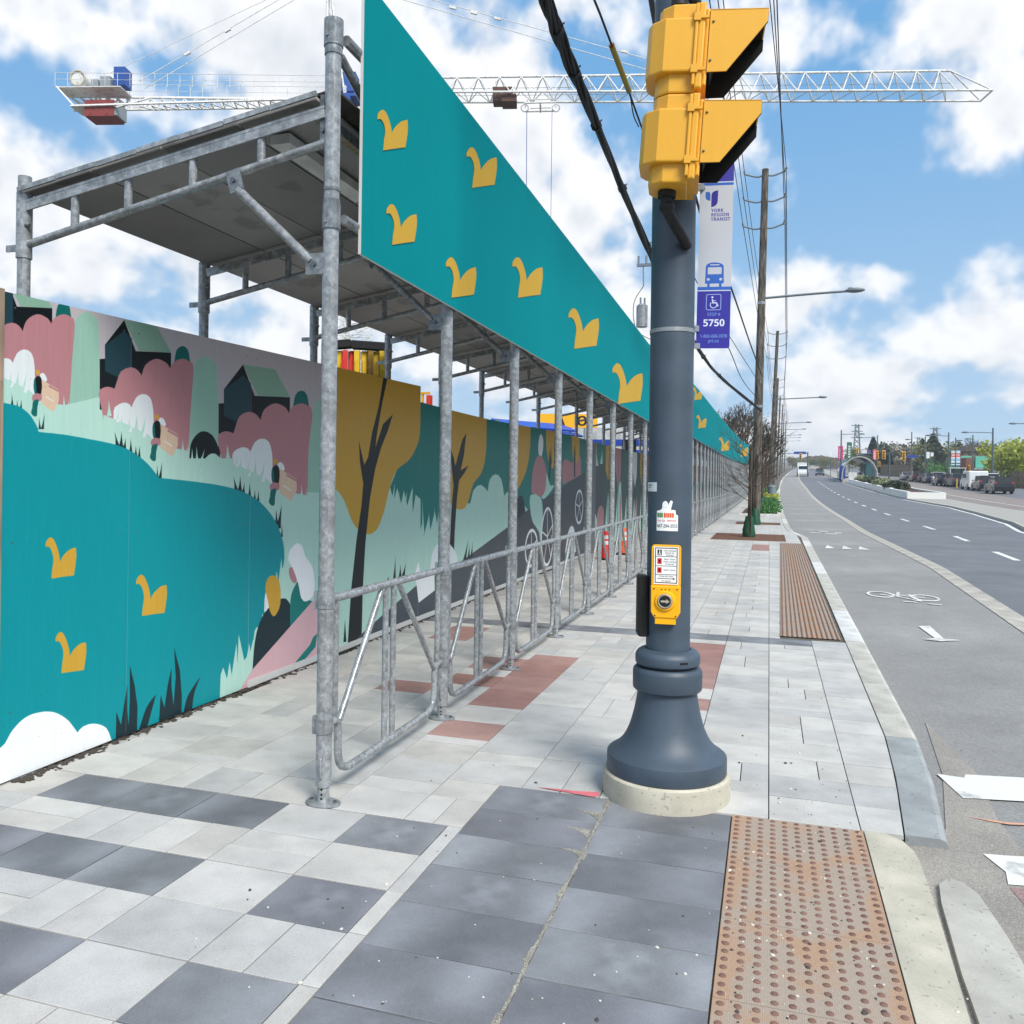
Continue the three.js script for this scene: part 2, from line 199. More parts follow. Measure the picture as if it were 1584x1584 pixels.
const MURAL = [
[1,[3179,1834,3737,1878,6619,1433,6656,121,6722,-2159,3220,-732]],
[2,[3119,2375,3222,2519,3291,2379,3507,2415,3509,2284,3370,2206,3182,2072,3095,2061,3091,2302,3120,2309]],
[17,[3119,2372,3223,2467,3268,2438,3271,2285,3197,2230,3121,2248]],
[3,[3222,2519,3410,2539,3510,2414,3310,2385]],
[4,[3530,2371,3532,2389,3536,2414,3542,2435,3560,2455,3581,2466,3601,2464,3618,2450,3625,2430,3630,2404,3634,2385,3602,2381,3560,2375]],
[5,[3630,1927,3630,1955,3631,1995,3631,2041,3632,2089,3634,2133,3636,2175,3638,2219,3641,2261,3644,2299,3648,2330,3655,2363,3663,2382,3676,2399,3703,2425,3734,2441,3766,2438,3795,2421,3809,2417,3819,2409,3827,2362,3832,2295,3836,2201,3839,2100,3841,2008,3843,1946,3809,1943,3761,1939,3708,1934,3661,1930]],
[6,[3088,2136,3093,2155,3105,2164,3121,2173,3139,2177,3159,2176,3174,2173,3178,2187,3185,2208,3191,2226,3198,2246,3208,2264,3234,2283,3262,2294,3286,2294,3305,2286,3319,2274,3327,2263,3331,2279,3338,2300,3349,2321,3367,2339,3390,2355,3413,2365,3436,2367,3460,2362,3479,2356,3494,2343,3500,2332,3510,2350,3527,2370,3553,2387,3582,2398,3609,2398,3632,2390,3649,2388,3657,2361,3657,2332,3655,2296,3651,2253,3647,2206,3643,2157,3640,2101,3636,2034,3632,1968,3629,1910,3627,1869,3602,1867,3577,1865,3500,1894,3391,1935,3276,1977,3177,2014,3113,2038,3109,2052,3103,2073,3096,2097,3091,2119]],
[7,[3170,2040,3170,2062,3176,2082,3197,2100,3223,2112,3243,2114,3259,2109,3267,2102,3271,2095,3281,2119,3295,2146,3313,2162,3332,2171,3356,2173,3377,2164,3387,2150,3395,2130,3400,2102,3403,2077,3404,2046,3405,2014,3406,1986,3406,1966,3404,1951,3374,1941,3340,1947,3294,1958,3244,1970,3200,1981,3171,1988,3171,2002,3170,2022]],
[1,[3118,2038,3248,2008,3374,1968,3453,1922,3633,1910,3634,1859,3456,1768,3108,1961]],
[1,[3133,2035,3137,2053,3141,2075,3142,2097,3142,2113,3146,2097,3150,2076,3156,2055,3161,2039,3147,2037]],
[1,[3171,1999,3179,2014,3188,2034,3195,2054,3199,2070,3198,2055,3196,2035,3195,2016,3195,2002,3183,2000]],
[1,[3204,1992,3208,2006,3213,2025,3215,2042,3216,2056,3218,2043,3220,2025,3223,2008,3226,1995,3215,1993]],
[1,[3244,1960,3250,1981,3256,2009,3260,2036,3262,2057,3262,2036,3263,2010,3265,1983,3266,1962,3255,1961]],
[1,[3286,1980,3291,2000,3297,2024,3301,2049,3303,2067,3304,2049,3305,2025,3308,2002,3310,1983,3298,1982]],
[1,[3321,1958,3327,1973,3335,1995,3343,2016,3350,2038,3355,2060,3359,2075,3357,2060,3354,2039,3351,2017,3349,1996,3347,1975,3346,1960,3333,1959]],
[1,[3581,1888,3585,1906,3588,1929,3589,1951,3590,1968,3593,1951,3597,1929,3602,1908,3606,1891,3594,1889]],
[1,[3610,1879,3614,1895,3619,1914,3622,1934,3624,1949,3625,1934,3626,1915,3628,1896,3630,1881,3619,1880]],
[7,[3255,1972,3265,1988,3278,2009,3289,2029,3297,2045,3291,2030,3284,2009,3277,1989,3272,1974,3264,1973]],
[7,[3339,1954,3342,1968,3347,1989,3352,2009,3355,2030,3358,2050,3360,2064,3359,2050,3359,2030,3358,2010,3358,1990,3359,1970,3359,1956,3349,1955]],
[7,[3187,2011,3187,2020,3186,2032,3184,2043,3182,2052,3186,2043,3191,2032,3197,2021,3201,2013,3194,2012]],
[7,[3432,2029,3432,2047,3440,2063,3452,2068,3464,2064,3475,2050,3481,2035,3476,2026,3465,2022,3447,2023]],
[8,[3445,2034,3558,1991,3559,1932,3524,1870,3448,1910]],
[6,[3492,2012,3558,1988,3559,1977,3492,1999]],
[7,[3473,1951,3523,1928,3521,1924,3472,1946]],
[9,[3411,2073,3415,2078,3421,2081,3429,2079,3435,2074,3436,2065,3434,2057,3423,2054,3411,2055,3409,2063]],
[2,[3409,2038,3418,2046,3427,2049,3437,2047,3445,2036,3447,2020,3449,2000,3448,1982,3445,1964,3437,1953,3422,1951,3408,1959,3403,1980,3402,2004,3404,2023]],
[4,[3401,2031,3405,2035,3409,2027,3412,2008,3415,1982,3416,1962,3411,1951,3405,1953,3400,1970,3397,1993,3398,2015]],
[6,[3390,1943,3403,1954,3420,1960,3437,1957,3449,1949,3449,1934,3440,1921,3417,1914,3396,1914,3388,1927]],
[4,[3396,1916,3413,1927,3429,1928,3428,1911,3422,1886,3422,1863,3420,1844,3412,1838,3402,1839,3391,1845,3384,1856,3386,1867,3391,1881,3392,1900]],
[1,[3591,1912,3842,1982,3877,1817,3592,1799]],
[2,[3876,2280,4021,2447,4118,2280,4425,2317,4428,2160,4230,2071,3964,1920,3844,1910,3838,2194,3878,2202]],
[17,[3876,2276,4022,2386,4086,2350,4089,2169,3985,2107,3879,2130]],
[3,[4021,2447,4286,2468,4429,2316,4145,2287]],
[4,[4458,2264,4461,2285,4467,2315,4476,2341,4502,2364,4532,2376,4561,2374,4586,2357,4597,2332,4604,2301,4608,2278,4563,2274,4502,2268]],
[5,[4603,1726,4604,1760,4604,1808,4605,1864,4606,1921,4609,1974,4611,2025,4615,2077,4618,2128,4623,2174,4629,2211,4639,2251,4652,2274,4669,2293,4709,2325,4755,2343,4802,2338,4845,2317,4865,2312,4880,2302,4893,2244,4899,2163,4905,2049,4909,1925,4913,1814,4915,1738,4866,1736,4794,1733,4717,1730,4649,1727]],
[6,[3834,1999,3841,2021,3857,2031,3879,2041,3905,2046,3932,2044,3953,2039,3959,2056,3969,2080,3977,2101,3987,2125,4001,2145,4037,2167,4077,2180,4110,2179,4138,2169,4157,2155,4169,2141,4175,2159,4184,2185,4200,2209,4225,2230,4257,2248,4290,2260,4324,2261,4358,2255,4386,2247,4407,2232,4415,2218,4430,2239,4454,2263,4491,2282,4534,2295,4573,2294,4606,2284,4630,2281,4643,2248,4642,2214,4639,2170,4634,2118,4628,2062,4623,2003,4618,1935,4612,1855,4607,1775,4602,1705,4599,1657,4562,1656,4527,1655,4415,1693,4259,1747,4097,1803,3958,1851,3868,1882,3862,1900,3854,1925,3845,1953,3838,1979]],
[7,[3948,1882,3948,1909,3955,1932,3986,1952,4021,1966,4050,1967,4072,1961,4084,1952,4090,1943,4104,1972,4124,2003,4148,2022,4176,2031,4209,2032,4240,2021,4254,2004,4264,1980,4272,1946,4276,1917,4278,1880,4280,1842,4280,1808,4281,1784,4278,1766,4236,1756,4187,1765,4121,1780,4051,1796,3990,1812,3949,1822,3949,1838,3948,1861]],
[1,[3876,1883,4058,1841,4235,1788,4348,1729,4608,1705,4609,1643,4352,1544,3862,1792]],
[1,[3896,1879,3902,1899,3908,1925,3909,1950,3909,1970,3914,1951,3920,1926,3928,1901,3935,1881,3916,1880]],
[1,[3949,1834,3960,1852,3973,1875,3982,1898,3989,1916,3986,1899,3984,1876,3983,1853,3982,1836,3966,1835]],
[1,[3996,1824,4001,1841,4008,1862,4011,1883,4012,1900,4015,1884,4018,1863,4022,1842,4026,1826,4011,1825]],
[1,[4052,1785,4060,1809,4068,1842,4074,1874,4077,1899,4077,1874,4078,1842,4081,1811,4083,1786,4067,1785]],
[1,[4110,1807,4118,1829,4126,1858,4131,1887,4134,1909,4136,1887,4138,1859,4142,1831,4145,1809,4127,1808]],
[1,[4160,1778,4168,1796,4180,1821,4191,1847,4201,1872,4209,1898,4214,1916,4211,1898,4207,1873,4203,1847,4200,1822,4197,1797,4195,1780,4178,1779]],
[1,[4532,1682,4537,1703,4543,1730,4544,1757,4544,1778,4549,1757,4555,1731,4563,1704,4569,1683,4550,1683]],
[1,[4573,1670,4580,1688,4588,1711,4592,1735,4594,1753,4595,1735,4597,1712,4600,1688,4602,1670,4588,1670]],
[7,[4067,1798,4081,1816,4099,1841,4115,1865,4126,1883,4118,1865,4107,1841,4098,1818,4091,1799,4079,1799]],
[7,[4185,1773,4190,1790,4197,1814,4203,1838,4208,1862,4212,1886,4215,1903,4214,1886,4213,1862,4213,1838,4213,1815,4213,1791,4214,1774,4199,1773]],
[7,[3972,1847,3972,1858,3971,1872,3967,1885,3964,1896,3970,1886,3977,1872,3985,1859,3992,1849,3982,1848]],
[7,[4317,1858,4318,1879,4330,1898,4346,1903,4364,1898,4379,1882,4388,1863,4381,1853,4365,1848,4339,1850]],
[8,[4336,1863,4499,1807,4501,1735,4450,1663,4341,1715]],
[6,[4404,1835,4499,1803,4500,1789,4404,1819]],
[7,[4376,1763,4449,1733,4445,1727,4374,1756]],
[9,[4288,1911,4294,1917,4303,1920,4313,1917,4322,1911,4324,1901,4320,1891,4304,1888,4288,1890,4285,1900]],
[2,[4285,1869,4297,1879,4311,1881,4325,1879,4336,1866,4340,1847,4342,1822,4341,1801,4336,1779,4325,1767,4303,1766,4283,1775,4276,1800,4275,1829,4278,1852]],
[4,[4274,1862,4280,1867,4285,1856,4289,1833,4293,1802,4294,1778,4288,1766,4280,1769,4272,1789,4268,1816,4269,1842]],
[6,[4258,1757,4276,1770,4300,1776,4324,1772,4342,1761,4342,1744,4329,1728,4297,1721,4266,1722,4255,1738]],
[4,[4266,1725,4291,1737,4314,1738,4312,1716,4304,1688,4303,1660,4301,1638,4289,1630,4275,1632,4260,1640,4249,1653,4252,1667,4259,1683,4260,1705]],
[2,[4965,2143,5181,2344,5328,2135,5800,2170,5805,1974,5498,1873,5095,1700,4916,1695,4909,2040,4967,2048]],
[17,[4965,2139,5182,2268,5279,2223,5284,2000,5127,1927,4969,1960]],
[3,[5181,2344,5585,2363,5806,2169,5368,2142]],
[4,[5851,2103,5856,2130,5865,2167,5880,2198,5920,2227,5967,2241,6013,2238,6052,2216,6069,2184,6081,2144,6088,2115,6016,2111,5919,2107]],
[5,[6080,1420,6081,1463,6082,1524,6083,1594,6085,1666,6088,1733,6093,1796,6098,1862,6104,1926,6111,1984,6120,2031,6137,2081,6157,2109,6185,2132,6248,2171,6322,2193,6398,2184,6467,2157,6500,2150,6524,2136,6544,2062,6555,1958,6564,1812,6571,1654,6577,1512,6581,1415,6501,1416,6385,1417,6261,1418,6152,1420]],
[6,[4902,1803,4912,1830,4936,1841,4969,1852,5007,1857,5048,1853,5080,1846,5089,1866,5103,1896,5115,1921,5130,1950,5151,1974,5205,2000,5265,2014,5316,2010,5358,1998,5387,1979,5405,1962,5414,1984,5428,2016,5452,2045,5491,2069,5541,2091,5591,2105,5643,2105,5696,2096,5738,2085,5771,2065,5785,2047,5807,2073,5845,2103,5904,2125,5970,2139,6031,2137,6084,2123,6123,2118,6142,2076,6142,2033,6136,1978,6128,1913,6119,1842,6110,1768,6103,1683,6094,1583,6085,1482,6078,1395,6072,1334,6015,1335,5959,1336,5785,1392,5543,1470,5295,1549,5086,1616,4952,1659,4944,1681,4932,1712,4919,1746,4908,1779]],
[7,[5072,1655,5071,1687,5083,1715,5128,1738,5182,1753,5225,1753,5259,1744,5277,1733,5285,1722,5306,1756,5336,1794,5373,1815,5416,1826,5466,1826,5513,1810,5535,1788,5551,1758,5564,1716,5569,1679,5572,1633,5574,1586,5576,1544,5577,1514,5571,1492,5507,1482,5433,1496,5333,1518,5227,1544,5135,1566,5074,1580,5073,1600,5072,1628]],
[1,[4964,1659,5236,1598,5506,1522,5680,1441,6087,1394,6089,1316,5686,1211,4943,1549]],
[1,[4995,1653,5003,1677,5012,1709,5014,1740,5014,1764,5021,1740,5030,1709,5042,1678,5053,1654,5024,1654]],
[1,[5073,1595,5090,1617,5109,1645,5123,1672,5133,1694,5129,1673,5125,1645,5123,1617,5123,1596,5098,1596]],
[1,[5143,1581,5152,1601,5161,1627,5166,1653,5168,1672,5171,1653,5176,1627,5182,1602,5188,1582,5165,1582]],
[1,[5228,1529,5239,1559,5252,1598,5261,1637,5266,1667,5266,1637,5268,1598,5271,1559,5274,1529,5251,1529]],
[1,[5315,1553,5327,1580,5340,1615,5348,1650,5352,1678,5354,1650,5358,1615,5364,1580,5369,1553,5342,1553]],
[1,[5391,1514,5404,1535,5422,1566,5439,1597,5453,1628,5466,1659,5475,1681,5470,1659,5463,1628,5457,1597,5452,1566,5448,1536,5446,1514,5418,1514]],
[1,[5968,1370,5976,1396,5984,1430,5987,1464,5987,1490,5994,1464,6003,1430,6015,1396,6026,1369,5996,1370]],
[1,[6033,1352,6043,1374,6055,1403,6062,1432,6066,1455,6067,1432,6070,1403,6074,1374,6078,1351,6055,1351]],
[7,[5250,1544,5272,1566,5299,1595,5323,1624,5340,1646,5327,1624,5311,1595,5297,1567,5287,1545,5269,1544]],
[7,[5429,1506,5437,1527,5448,1556,5458,1585,5465,1615,5471,1644,5475,1665,5474,1645,5473,1615,5472,1586,5472,1556,5473,1527,5473,1506,5451,1506]],
[7,[5107,1611,5107,1624,5105,1641,5101,1657,5096,1670,5104,1658,5115,1641,5127,1624,5137,1611,5122,1611]],
[7,[5632,1604,5634,1630,5652,1653,5677,1658,5705,1651,5729,1630,5742,1606,5731,1593,5706,1589,5666,1592]],
[8,[5661,1609,5916,1529,5918,1439,5839,1352,5669,1425]],
[6,[5767,1570,5916,1524,5916,1507,5767,1550]],
[7,[5724,1482,5837,1440,5831,1433,5721,1474]],
[9,[5588,1671,5597,1679,5610,1682,5626,1678,5640,1669,5643,1656,5637,1645,5613,1642,5588,1645,5583,1658]],
[2,[5583,1619,5602,1631,5623,1633,5644,1629,5661,1613,5668,1589,5670,1558,5669,1531,5661,1505,5644,1490,5611,1490,5580,1503,5569,1535,5567,1571,5572,1598]],
[4,[5566,1611,5575,1617,5583,1603,5590,1574,5596,1536,5597,1506,5588,1491,5575,1495,5563,1521,5556,1555,5559,1587]],
[6,[5541,1482,5569,1497,5606,1503,5644,1496,5671,1482,5671,1460,5651,1441,5601,1435,5553,1439,5537,1459]],
[4,[5553,1442,5592,1455,5627,1454,5625,1428,5612,1393,5611,1359,5607,1331,5590,1323,5567,1326,5544,1337,5527,1354,5532,1371,5543,1391,5545,1418]],
[5,[6087,1420,6086,1471,6086,1542,6085,1625,6088,1710,6093,1785,6104,1855,6117,1926,6133,1993,6151,2054,6169,2104,6199,2161,6231,2195,6269,2220,6338,2248,6410,2252,6450,2258,6487,2251,6523,2171,6544,2052,6567,1882,6588,1697,6606,1529,6619,1415,6533,1415,6410,1417,6278,1418,6163,1419]],
[2,[4613,1657,4615,1683,4619,1721,4628,1754,4645,1780,4667,1802,4690,1820,4721,1836,4755,1842,4799,1838,4845,1821,4871,1799,4896,1769,4915,1738,4928,1706,4936,1674,4941,1652,4888,1652,4813,1654,4732,1655,4661,1656]],
[1,[4759,1647,4782,1667,4814,1688,4846,1698,4882,1696,4927,1675,4964,1652,4921,1651,4860,1649,4800,1648]],
[1,[4622,1630,4628,1651,4635,1678,4638,1706,4639,1727,4643,1706,4648,1679,4654,1652,4660,1630,4641,1630]],
[1,[4671,1631,4676,1655,4682,1687,4683,1718,4683,1743,4688,1719,4694,1687,4703,1656,4709,1632,4690,1631]],
[1,[4707,1632,4723,1652,4743,1678,4758,1705,4769,1725,4763,1705,4755,1679,4750,1653,4746,1632,4727,1632]],
[1,[4588,1656,5084,1670,5086,1595,4590,1588]],
[1,[4993,1653,4999,1677,5007,1709,5009,1740,5009,1764,5015,1740,5022,1709,5032,1678,5040,1654,5016,1653]],
[1,[3783,1852,3789,1869,3797,1892,3805,1916,3810,1940,3815,1963,3819,1980,3818,1963,3816,1940,3815,1917,3814,1894,3814,1871,3813,1854,3798,1853]],
[12,[3965,1700,3966,1720,3966,1746,3962,1772,3958,1792,3967,1772,3979,1747,3993,1721,4005,1702,3985,1701]],
[12,[3990,1701,3997,1722,4005,1750,4009,1777,4011,1798,4014,1777,4018,1750,4024,1724,4030,1703,4010,1702]],
[12,[4018,1690,4026,1706,4036,1727,4042,1747,4045,1763,4046,1747,4047,1727,4050,1707,4052,1691,4035,1690]],
[12,[4073,1673,4078,1693,4084,1719,4086,1745,4087,1765,4089,1745,4094,1720,4099,1694,4104,1674,4088,1674]],
[12,[4116,1656,4121,1670,4126,1688,4128,1705,4129,1719,4132,1706,4135,1688,4140,1670,4144,1657,4130,1656]],
[12,[4143,1644,4149,1661,4155,1684,4159,1706,4161,1723,4162,1706,4165,1684,4168,1662,4171,1645,4157,1644]],
[12,[4307,1524,4310,1543,4313,1567,4313,1591,4313,1609,4316,1591,4320,1567,4325,1543,4330,1524,4318,1524]],
[12,[4322,1518,4332,1541,4344,1572,4352,1602,4358,1626,4357,1602,4355,1572,4356,1542,4356,1518,4339,1518]],
[12,[5097,1431,5099,1455,5099,1487,5093,1519,5087,1543,5100,1519,5118,1487,5139,1455,5156,1430,5126,1431]],
[12,[5134,1430,5145,1456,5157,1489,5163,1522,5166,1548,5171,1522,5177,1489,5186,1456,5194,1430,5164,1430]],
[12,[5177,1415,5189,1434,5204,1459,5213,1483,5218,1503,5219,1483,5220,1459,5224,1434,5228,1414,5202,1414]],
[12,[5259,1391,5267,1415,5275,1447,5279,1478,5280,1503,5284,1478,5291,1447,5299,1415,5306,1390,5283,1390]],
[12,[5325,1366,5332,1383,5340,1405,5343,1427,5345,1444,5348,1427,5354,1405,5361,1383,5368,1365,5346,1366]],
[12,[5365,1350,5374,1371,5384,1398,5390,1425,5393,1446,5395,1425,5398,1398,5404,1370,5409,1349,5387,1349]],
[12,[5617,1190,5621,1213,5626,1242,5626,1272,5626,1295,5630,1272,5637,1242,5645,1212,5652,1188,5634,1189]],
[12,[5640,1181,5656,1209,5674,1246,5687,1284,5695,1313,5693,1283,5691,1246,5692,1208,5693,1178,5666,1179]],
[12,[3262,1872,3265,1888,3268,1909,3269,1929,3269,1945,3271,1929,3274,1909,3278,1889,3281,1874,3271,1873]],
[12,[3295,1867,3297,1877,3299,1890,3299,1903,3299,1913,3301,1903,3304,1890,3307,1878,3310,1868,3302,1867]],
[12,[3314,1861,3317,1874,3321,1891,3323,1907,3324,1920,3325,1908,3327,1891,3329,1875,3331,1862,3322,1861]],
[12,[3432,1775,3433,1789,3434,1807,3433,1824,3432,1838,3435,1824,3439,1807,3444,1790,3448,1776,3440,1776]],
[12,[3446,1776,3452,1794,3459,1817,3464,1839,3468,1857,3467,1839,3465,1817,3465,1795,3465,1777,3456,1777]],
[12,[5626,1173,5629,1200,5633,1234,5633,1268,5631,1295,5637,1268,5644,1233,5653,1199,5661,1172,5643,1172]],
[12,[5650,1148,5659,1171,5672,1206,5684,1240,5693,1275,5701,1309,5707,1334,5705,1309,5702,1274,5699,1240,5698,1205,5697,1170,5697,1145,5673,1146]],
[12,[5698,1079,5703,1104,5708,1136,5710,1169,5710,1194,5713,1168,5718,1136,5723,1103,5728,1078,5713,1078]],
[10,[3179,1891,3197,1891,3224,1891,3250,1890,3273,1888,3296,1885,3318,1879,3341,1869,3362,1856,3383,1839,3402,1816,3420,1790,3432,1772,3425,1767,3436,1761,3456,1760,3484,1759,3518,1759,3555,1757,3593,1756,3634,1753,3679,1749,3726,1745,3772,1740,3816,1736,3855,1732,3892,1728,3927,1724,3960,1719,3993,1713,4031,1704,4066,1694,4099,1682,4130,1669,4160,1655,4187,1640,4213,1625,4239,1608,4266,1587,4293,1564,4316,1543,4333,1528,4372,1526,4428,1522,4495,1518,4566,1513,4633,1508,4699,1503,4768,1497,4838,1491,4905,1484,4968,1476,5024,1468,5075,1460,5123,1451,5169,1441,5215,1430,5271,1413,5324,1395,5376,1374,5428,1348,5470,1323,5513,1294,5555,1263,5594,1230,5628,1197,5657,1164,5682,1128,5703,1093,5721,1059,5735,1028,5749,980,5752,939,5753,910,5748,884,5740,845,5732,807,5727,781,5727,754,5728,714,5729,675,5730,648,5727,619,5723,575,5718,526,5714,483,5711,453,5665,452,5599,450,5534,448,5491,447,5436,436,5382,425,5373,401,5359,364,5343,325,5329,289,5320,265,5265,228,5186,176,5101,120,5027,70,4977,37,5020,9,5079,-30,5123,-59,4730,-67,4234,-79,3774,-89,3422,-97,3210,-102,3205,203,3198,651,3190,1145,3183,1590]],
[11,[3206,182,3219,186,3237,193,3256,203,3266,215,3276,230,3287,245,3301,259,3319,272,3340,286,3363,297,3389,305,3412,307,3439,307,3467,305,3495,301,3521,294,3552,283,3581,267,3608,249,3634,228,3659,204,3682,174,3702,147,3716,128,3730,139,3753,150,3774,152,3801,152,3829,146,3861,135,3895,118,3925,96,3946,65,3961,29,3972,3,3940,-7,3895,-22,3845,-38,3801,-52,3772,-62,3677,-74,3544,-90,3406,-108,3287,-123,3211,-133,3210,-85,3209,-14,3208,64,3206,134]],
[12,[4000,1,4002,167,4040,82,4063,194,4087,301,4090,150,4102,59,4109,221,4105,417,4148,287,4174,154,4172,-11]],
[12,[4189,9,4197,26,4208,51,4221,79,4235,106,4250,128,4271,149,4294,166,4316,179,4332,189,4326,172,4317,149,4307,123,4296,97,4285,69,4272,38,4260,11,4252,-8,4220,1]],
[12,[4360,-12,4374,176,4410,87,4437,221,4470,324,4473,199,4495,79,4511,258,4491,452,4551,290,4573,121,4572,-16]],
[12,[4590,0,4595,19,4603,47,4614,78,4631,107,4653,129,4681,152,4711,174,4739,193,4758,206,4745,188,4727,163,4709,134,4695,105,4687,75,4681,42,4678,12,4676,-9,4633,-4]],
[1,[4966,-18,4974,171,5001,216,5046,125,5073,239,5099,143,5151,358,5165,205,5175,415,5215,301,5259,177,5305,330,5334,201,5369,413,5451,399,5464,524,5490,472,5615,566,5646,823,5675,738,5711,915,5725,831,5769,877,6272,831,6303,-316]],
[7,[5489,528,5489,557,5489,597,5492,631,5501,669,5516,676,5526,649,5539,604,5551,557,5559,526,5524,527]],
[12,[5345,90,5348,122,5352,169,5357,222,5363,274,5371,318,5381,354,5391,385,5404,414,5418,440,5435,465,5461,493,5490,518,5523,539,5558,558,5615,579,5677,593,5731,600,5785,590,5823,562,5846,535,5866,501,5878,462,5879,428,5875,389,5869,354,5866,329,5781,291,5660,235,5531,175,5419,124]],
[9,[5498,710,5508,749,5530,778,5560,791,5595,792,5633,785,5668,763,5685,737,5697,704,5706,669,5709,630,5708,589,5703,554,5684,518,5660,495,5636,479,5611,477,5587,495,5564,525,5553,550,5544,579,5534,609,5520,643,5505,678]],
[15,[5854,315,5852,351,5848,405,5845,465,5844,522,5847,568,5863,618,5888,652,5913,677,5945,706,5982,704,6003,678,6026,638,6050,596,6076,563,6141,529,6195,512,6195,499,6195,486,6141,459,6063,419,5978,377,5903,340]],
[6,[5822,822,5819,791,5833,754,5863,719,5897,696,5927,701,5943,725,5934,756,5915,796,5893,823,5854,833]],
[11,[5808,890,5808,918,5819,947,5837,971,5883,1000,5935,1015,5979,1007,6016,983,6037,947,6061,902,6094,873,6136,841,6170,806,6192,765,6207,720,6214,678,6215,636,6208,597,6193,565,6147,536,6094,526,6049,534,6011,563,5993,598,5978,644,5960,689,5934,733,5905,778,5878,816,5836,856]],
[13,[5111,-55,5349,128,6279,560,6716,754,6740,-82,6298,-136]],
[15,[5861,27,6153,159,6206,216,6274,234,6243,124,6000,24]],
[1,[6391,1641,6602,1645,19240,2398,19473,-688,8470,-240,6443,-251]],
[15,[8310,2622,9366,2512,12754,2458,19225,2601,19282,1837,13634,1226,12825,1066,12634,1089,12083,1287,11637,1294,10288,1287,10114,1403,9997,1237,9340,1305,8960,1211,8899,1037,8828,1177,8707,972,8656,1134,8521,910,8496,1104,8427,987,8415,1322,8283,1371,8214,1174,8188,1443,8070,1259,7981,1421,7915,1286,7819,1445,7734,1312,7647,1457,7838,1669]],
[1,[7658,1292,7686,1337,7720,1396,7743,1455,7759,1501,7755,1455,7750,1395,7750,1336,7751,1290,7704,1291]],
[1,[7783,1244,7808,1283,7836,1333,7855,1383,7867,1422,7865,1383,7864,1332,7866,1281,7868,1242,7826,1243]],
[1,[7939,1217,7973,1261,8014,1318,8044,1375,8064,1420,8056,1375,8046,1317,8041,1259,8038,1214,7988,1216]],
[1,[8111,1189,8128,1226,8151,1279,8172,1332,8187,1386,8201,1440,8210,1478,8207,1440,8204,1386,8201,1332,8201,1278,8202,1224,8202,1186,8157,1187]],
[1,[8292,1112,8297,1145,8305,1193,8310,1241,8310,1289,8308,1337,8306,1371,8314,1337,8325,1289,8336,1240,8350,1192,8365,1143,8375,1109,8333,1110]],
[1,[8465,937,8467,972,8470,1023,8472,1081,8473,1135,8472,1189,8469,1246,8465,1297,8463,1333,8469,1297,8478,1246,8487,1188,8497,1134,8508,1079,8520,1021,8531,969,8539,933,8502,935]],
[1,[8639,902,8644,940,8651,994,8656,1048,8657,1103,8655,1157,8654,1195,8661,1157,8670,1102,8681,1047,8693,992,8706,937,8716,898,8677,900]],
[1,[8798,942,8803,981,8810,1036,8815,1091,8816,1146,8814,1201,8813,1240,8820,1201,8830,1145,8841,1090,8853,1034,8867,977,8877,938,8837,940]],
[9,[6310,2569,6563,2577,6970,2589,7473,2603,7985,2618,8369,2630,8371,2582,8373,2535,8375,2462,8379,2357,8383,2239,8381,2125,8372,2036,8348,1961,8313,1908,8273,1867,8232,1829,8177,1784,8118,1749,8054,1719,7981,1693,7905,1671,7839,1647,7767,1605,7711,1556,7682,1519,7658,1477,7628,1424,7605,1382,7579,1332,7552,1280,7524,1231,7496,1188,7462,1143,7429,1103,7394,1070,7356,1044,7272,1015,7180,1012,7109,1025,7035,1048,6970,1075,6921,1102,6880,1133,6839,1172,6807,1209,6776,1253,6744,1296,6711,1334,6668,1373,6624,1405,6569,1433,6489,1458,6401,1478,6340,1491,6335,1655,6328,1897,6321,2165,6314,2406]],
[14,[7468,2543,7562,2550,7438,2261,7328,1934,7312,1838,7468,2070,7690,2184,7579,2012,7427,1832,7314,1638,7207,1344,7128,933,7088,504,7077,-8,6803,3,6858,532,6951,985,7038,1286,7067,1490,6995,1693,6967,1885,7084,1665,7158,1739,7233,1971,7366,2233]],
[9,[9331,2483,9505,2471,9773,2453,10085,2431,10384,2411,10595,2397,10597,2325,10601,2222,10604,2105,10601,1991,10590,1898,10562,1812,10525,1742,10478,1684,10422,1632,10322,1576,10207,1535,10110,1488,10047,1423,10000,1354,9954,1294,9883,1229,9798,1187,9670,1168,9529,1181,9433,1203,9338,1241,9267,1332,9242,1436,9226,1577,9218,1728,9212,1862,9208,1954,9226,2033,9253,2151,9284,2282,9312,2401]],
[1,[10000,1153,10016,1202,10039,1274,10070,1347,10114,1403,10251,1459,10411,1473,10566,1433,10685,1384,10702,1429,10729,1493,10771,1547,10878,1596,11007,1617,11142,1606,11269,1555,11319,1502,11363,1431,11398,1361,11424,1314,11537,1359,11686,1390,11835,1359,11970,1256,12010,1172,12043,1060,12070,939,12092,831,12109,757,11765,776,11291,803,10805,830,10397,853,10136,867,10115,911,10084,976,10051,1047,10020,1110]],
[14,[9243,1955,9393,1804,9456,1700,9686,2029,9824,2118,9748,1842,9639,1650,9920,1714,9780,1624,9591,1528,9524,1301,9465,905,9445,483,9285,498,9345,1174,9407,1462,9324,1724]],
[9,[11856,2461,12029,2447,12291,2426,12564,2405,12757,2389,12756,2341,12756,2272,12754,2192,12749,2112,12737,2041,12713,1964,12682,1892,12644,1824,12600,1760,12535,1684,12460,1617,12365,1553,12236,1475,12090,1401,11964,1388,11902,1432,11845,1511,11795,1603,11754,1688,11724,1744,11744,1852,11773,2012,11806,2190,11835,2351]],
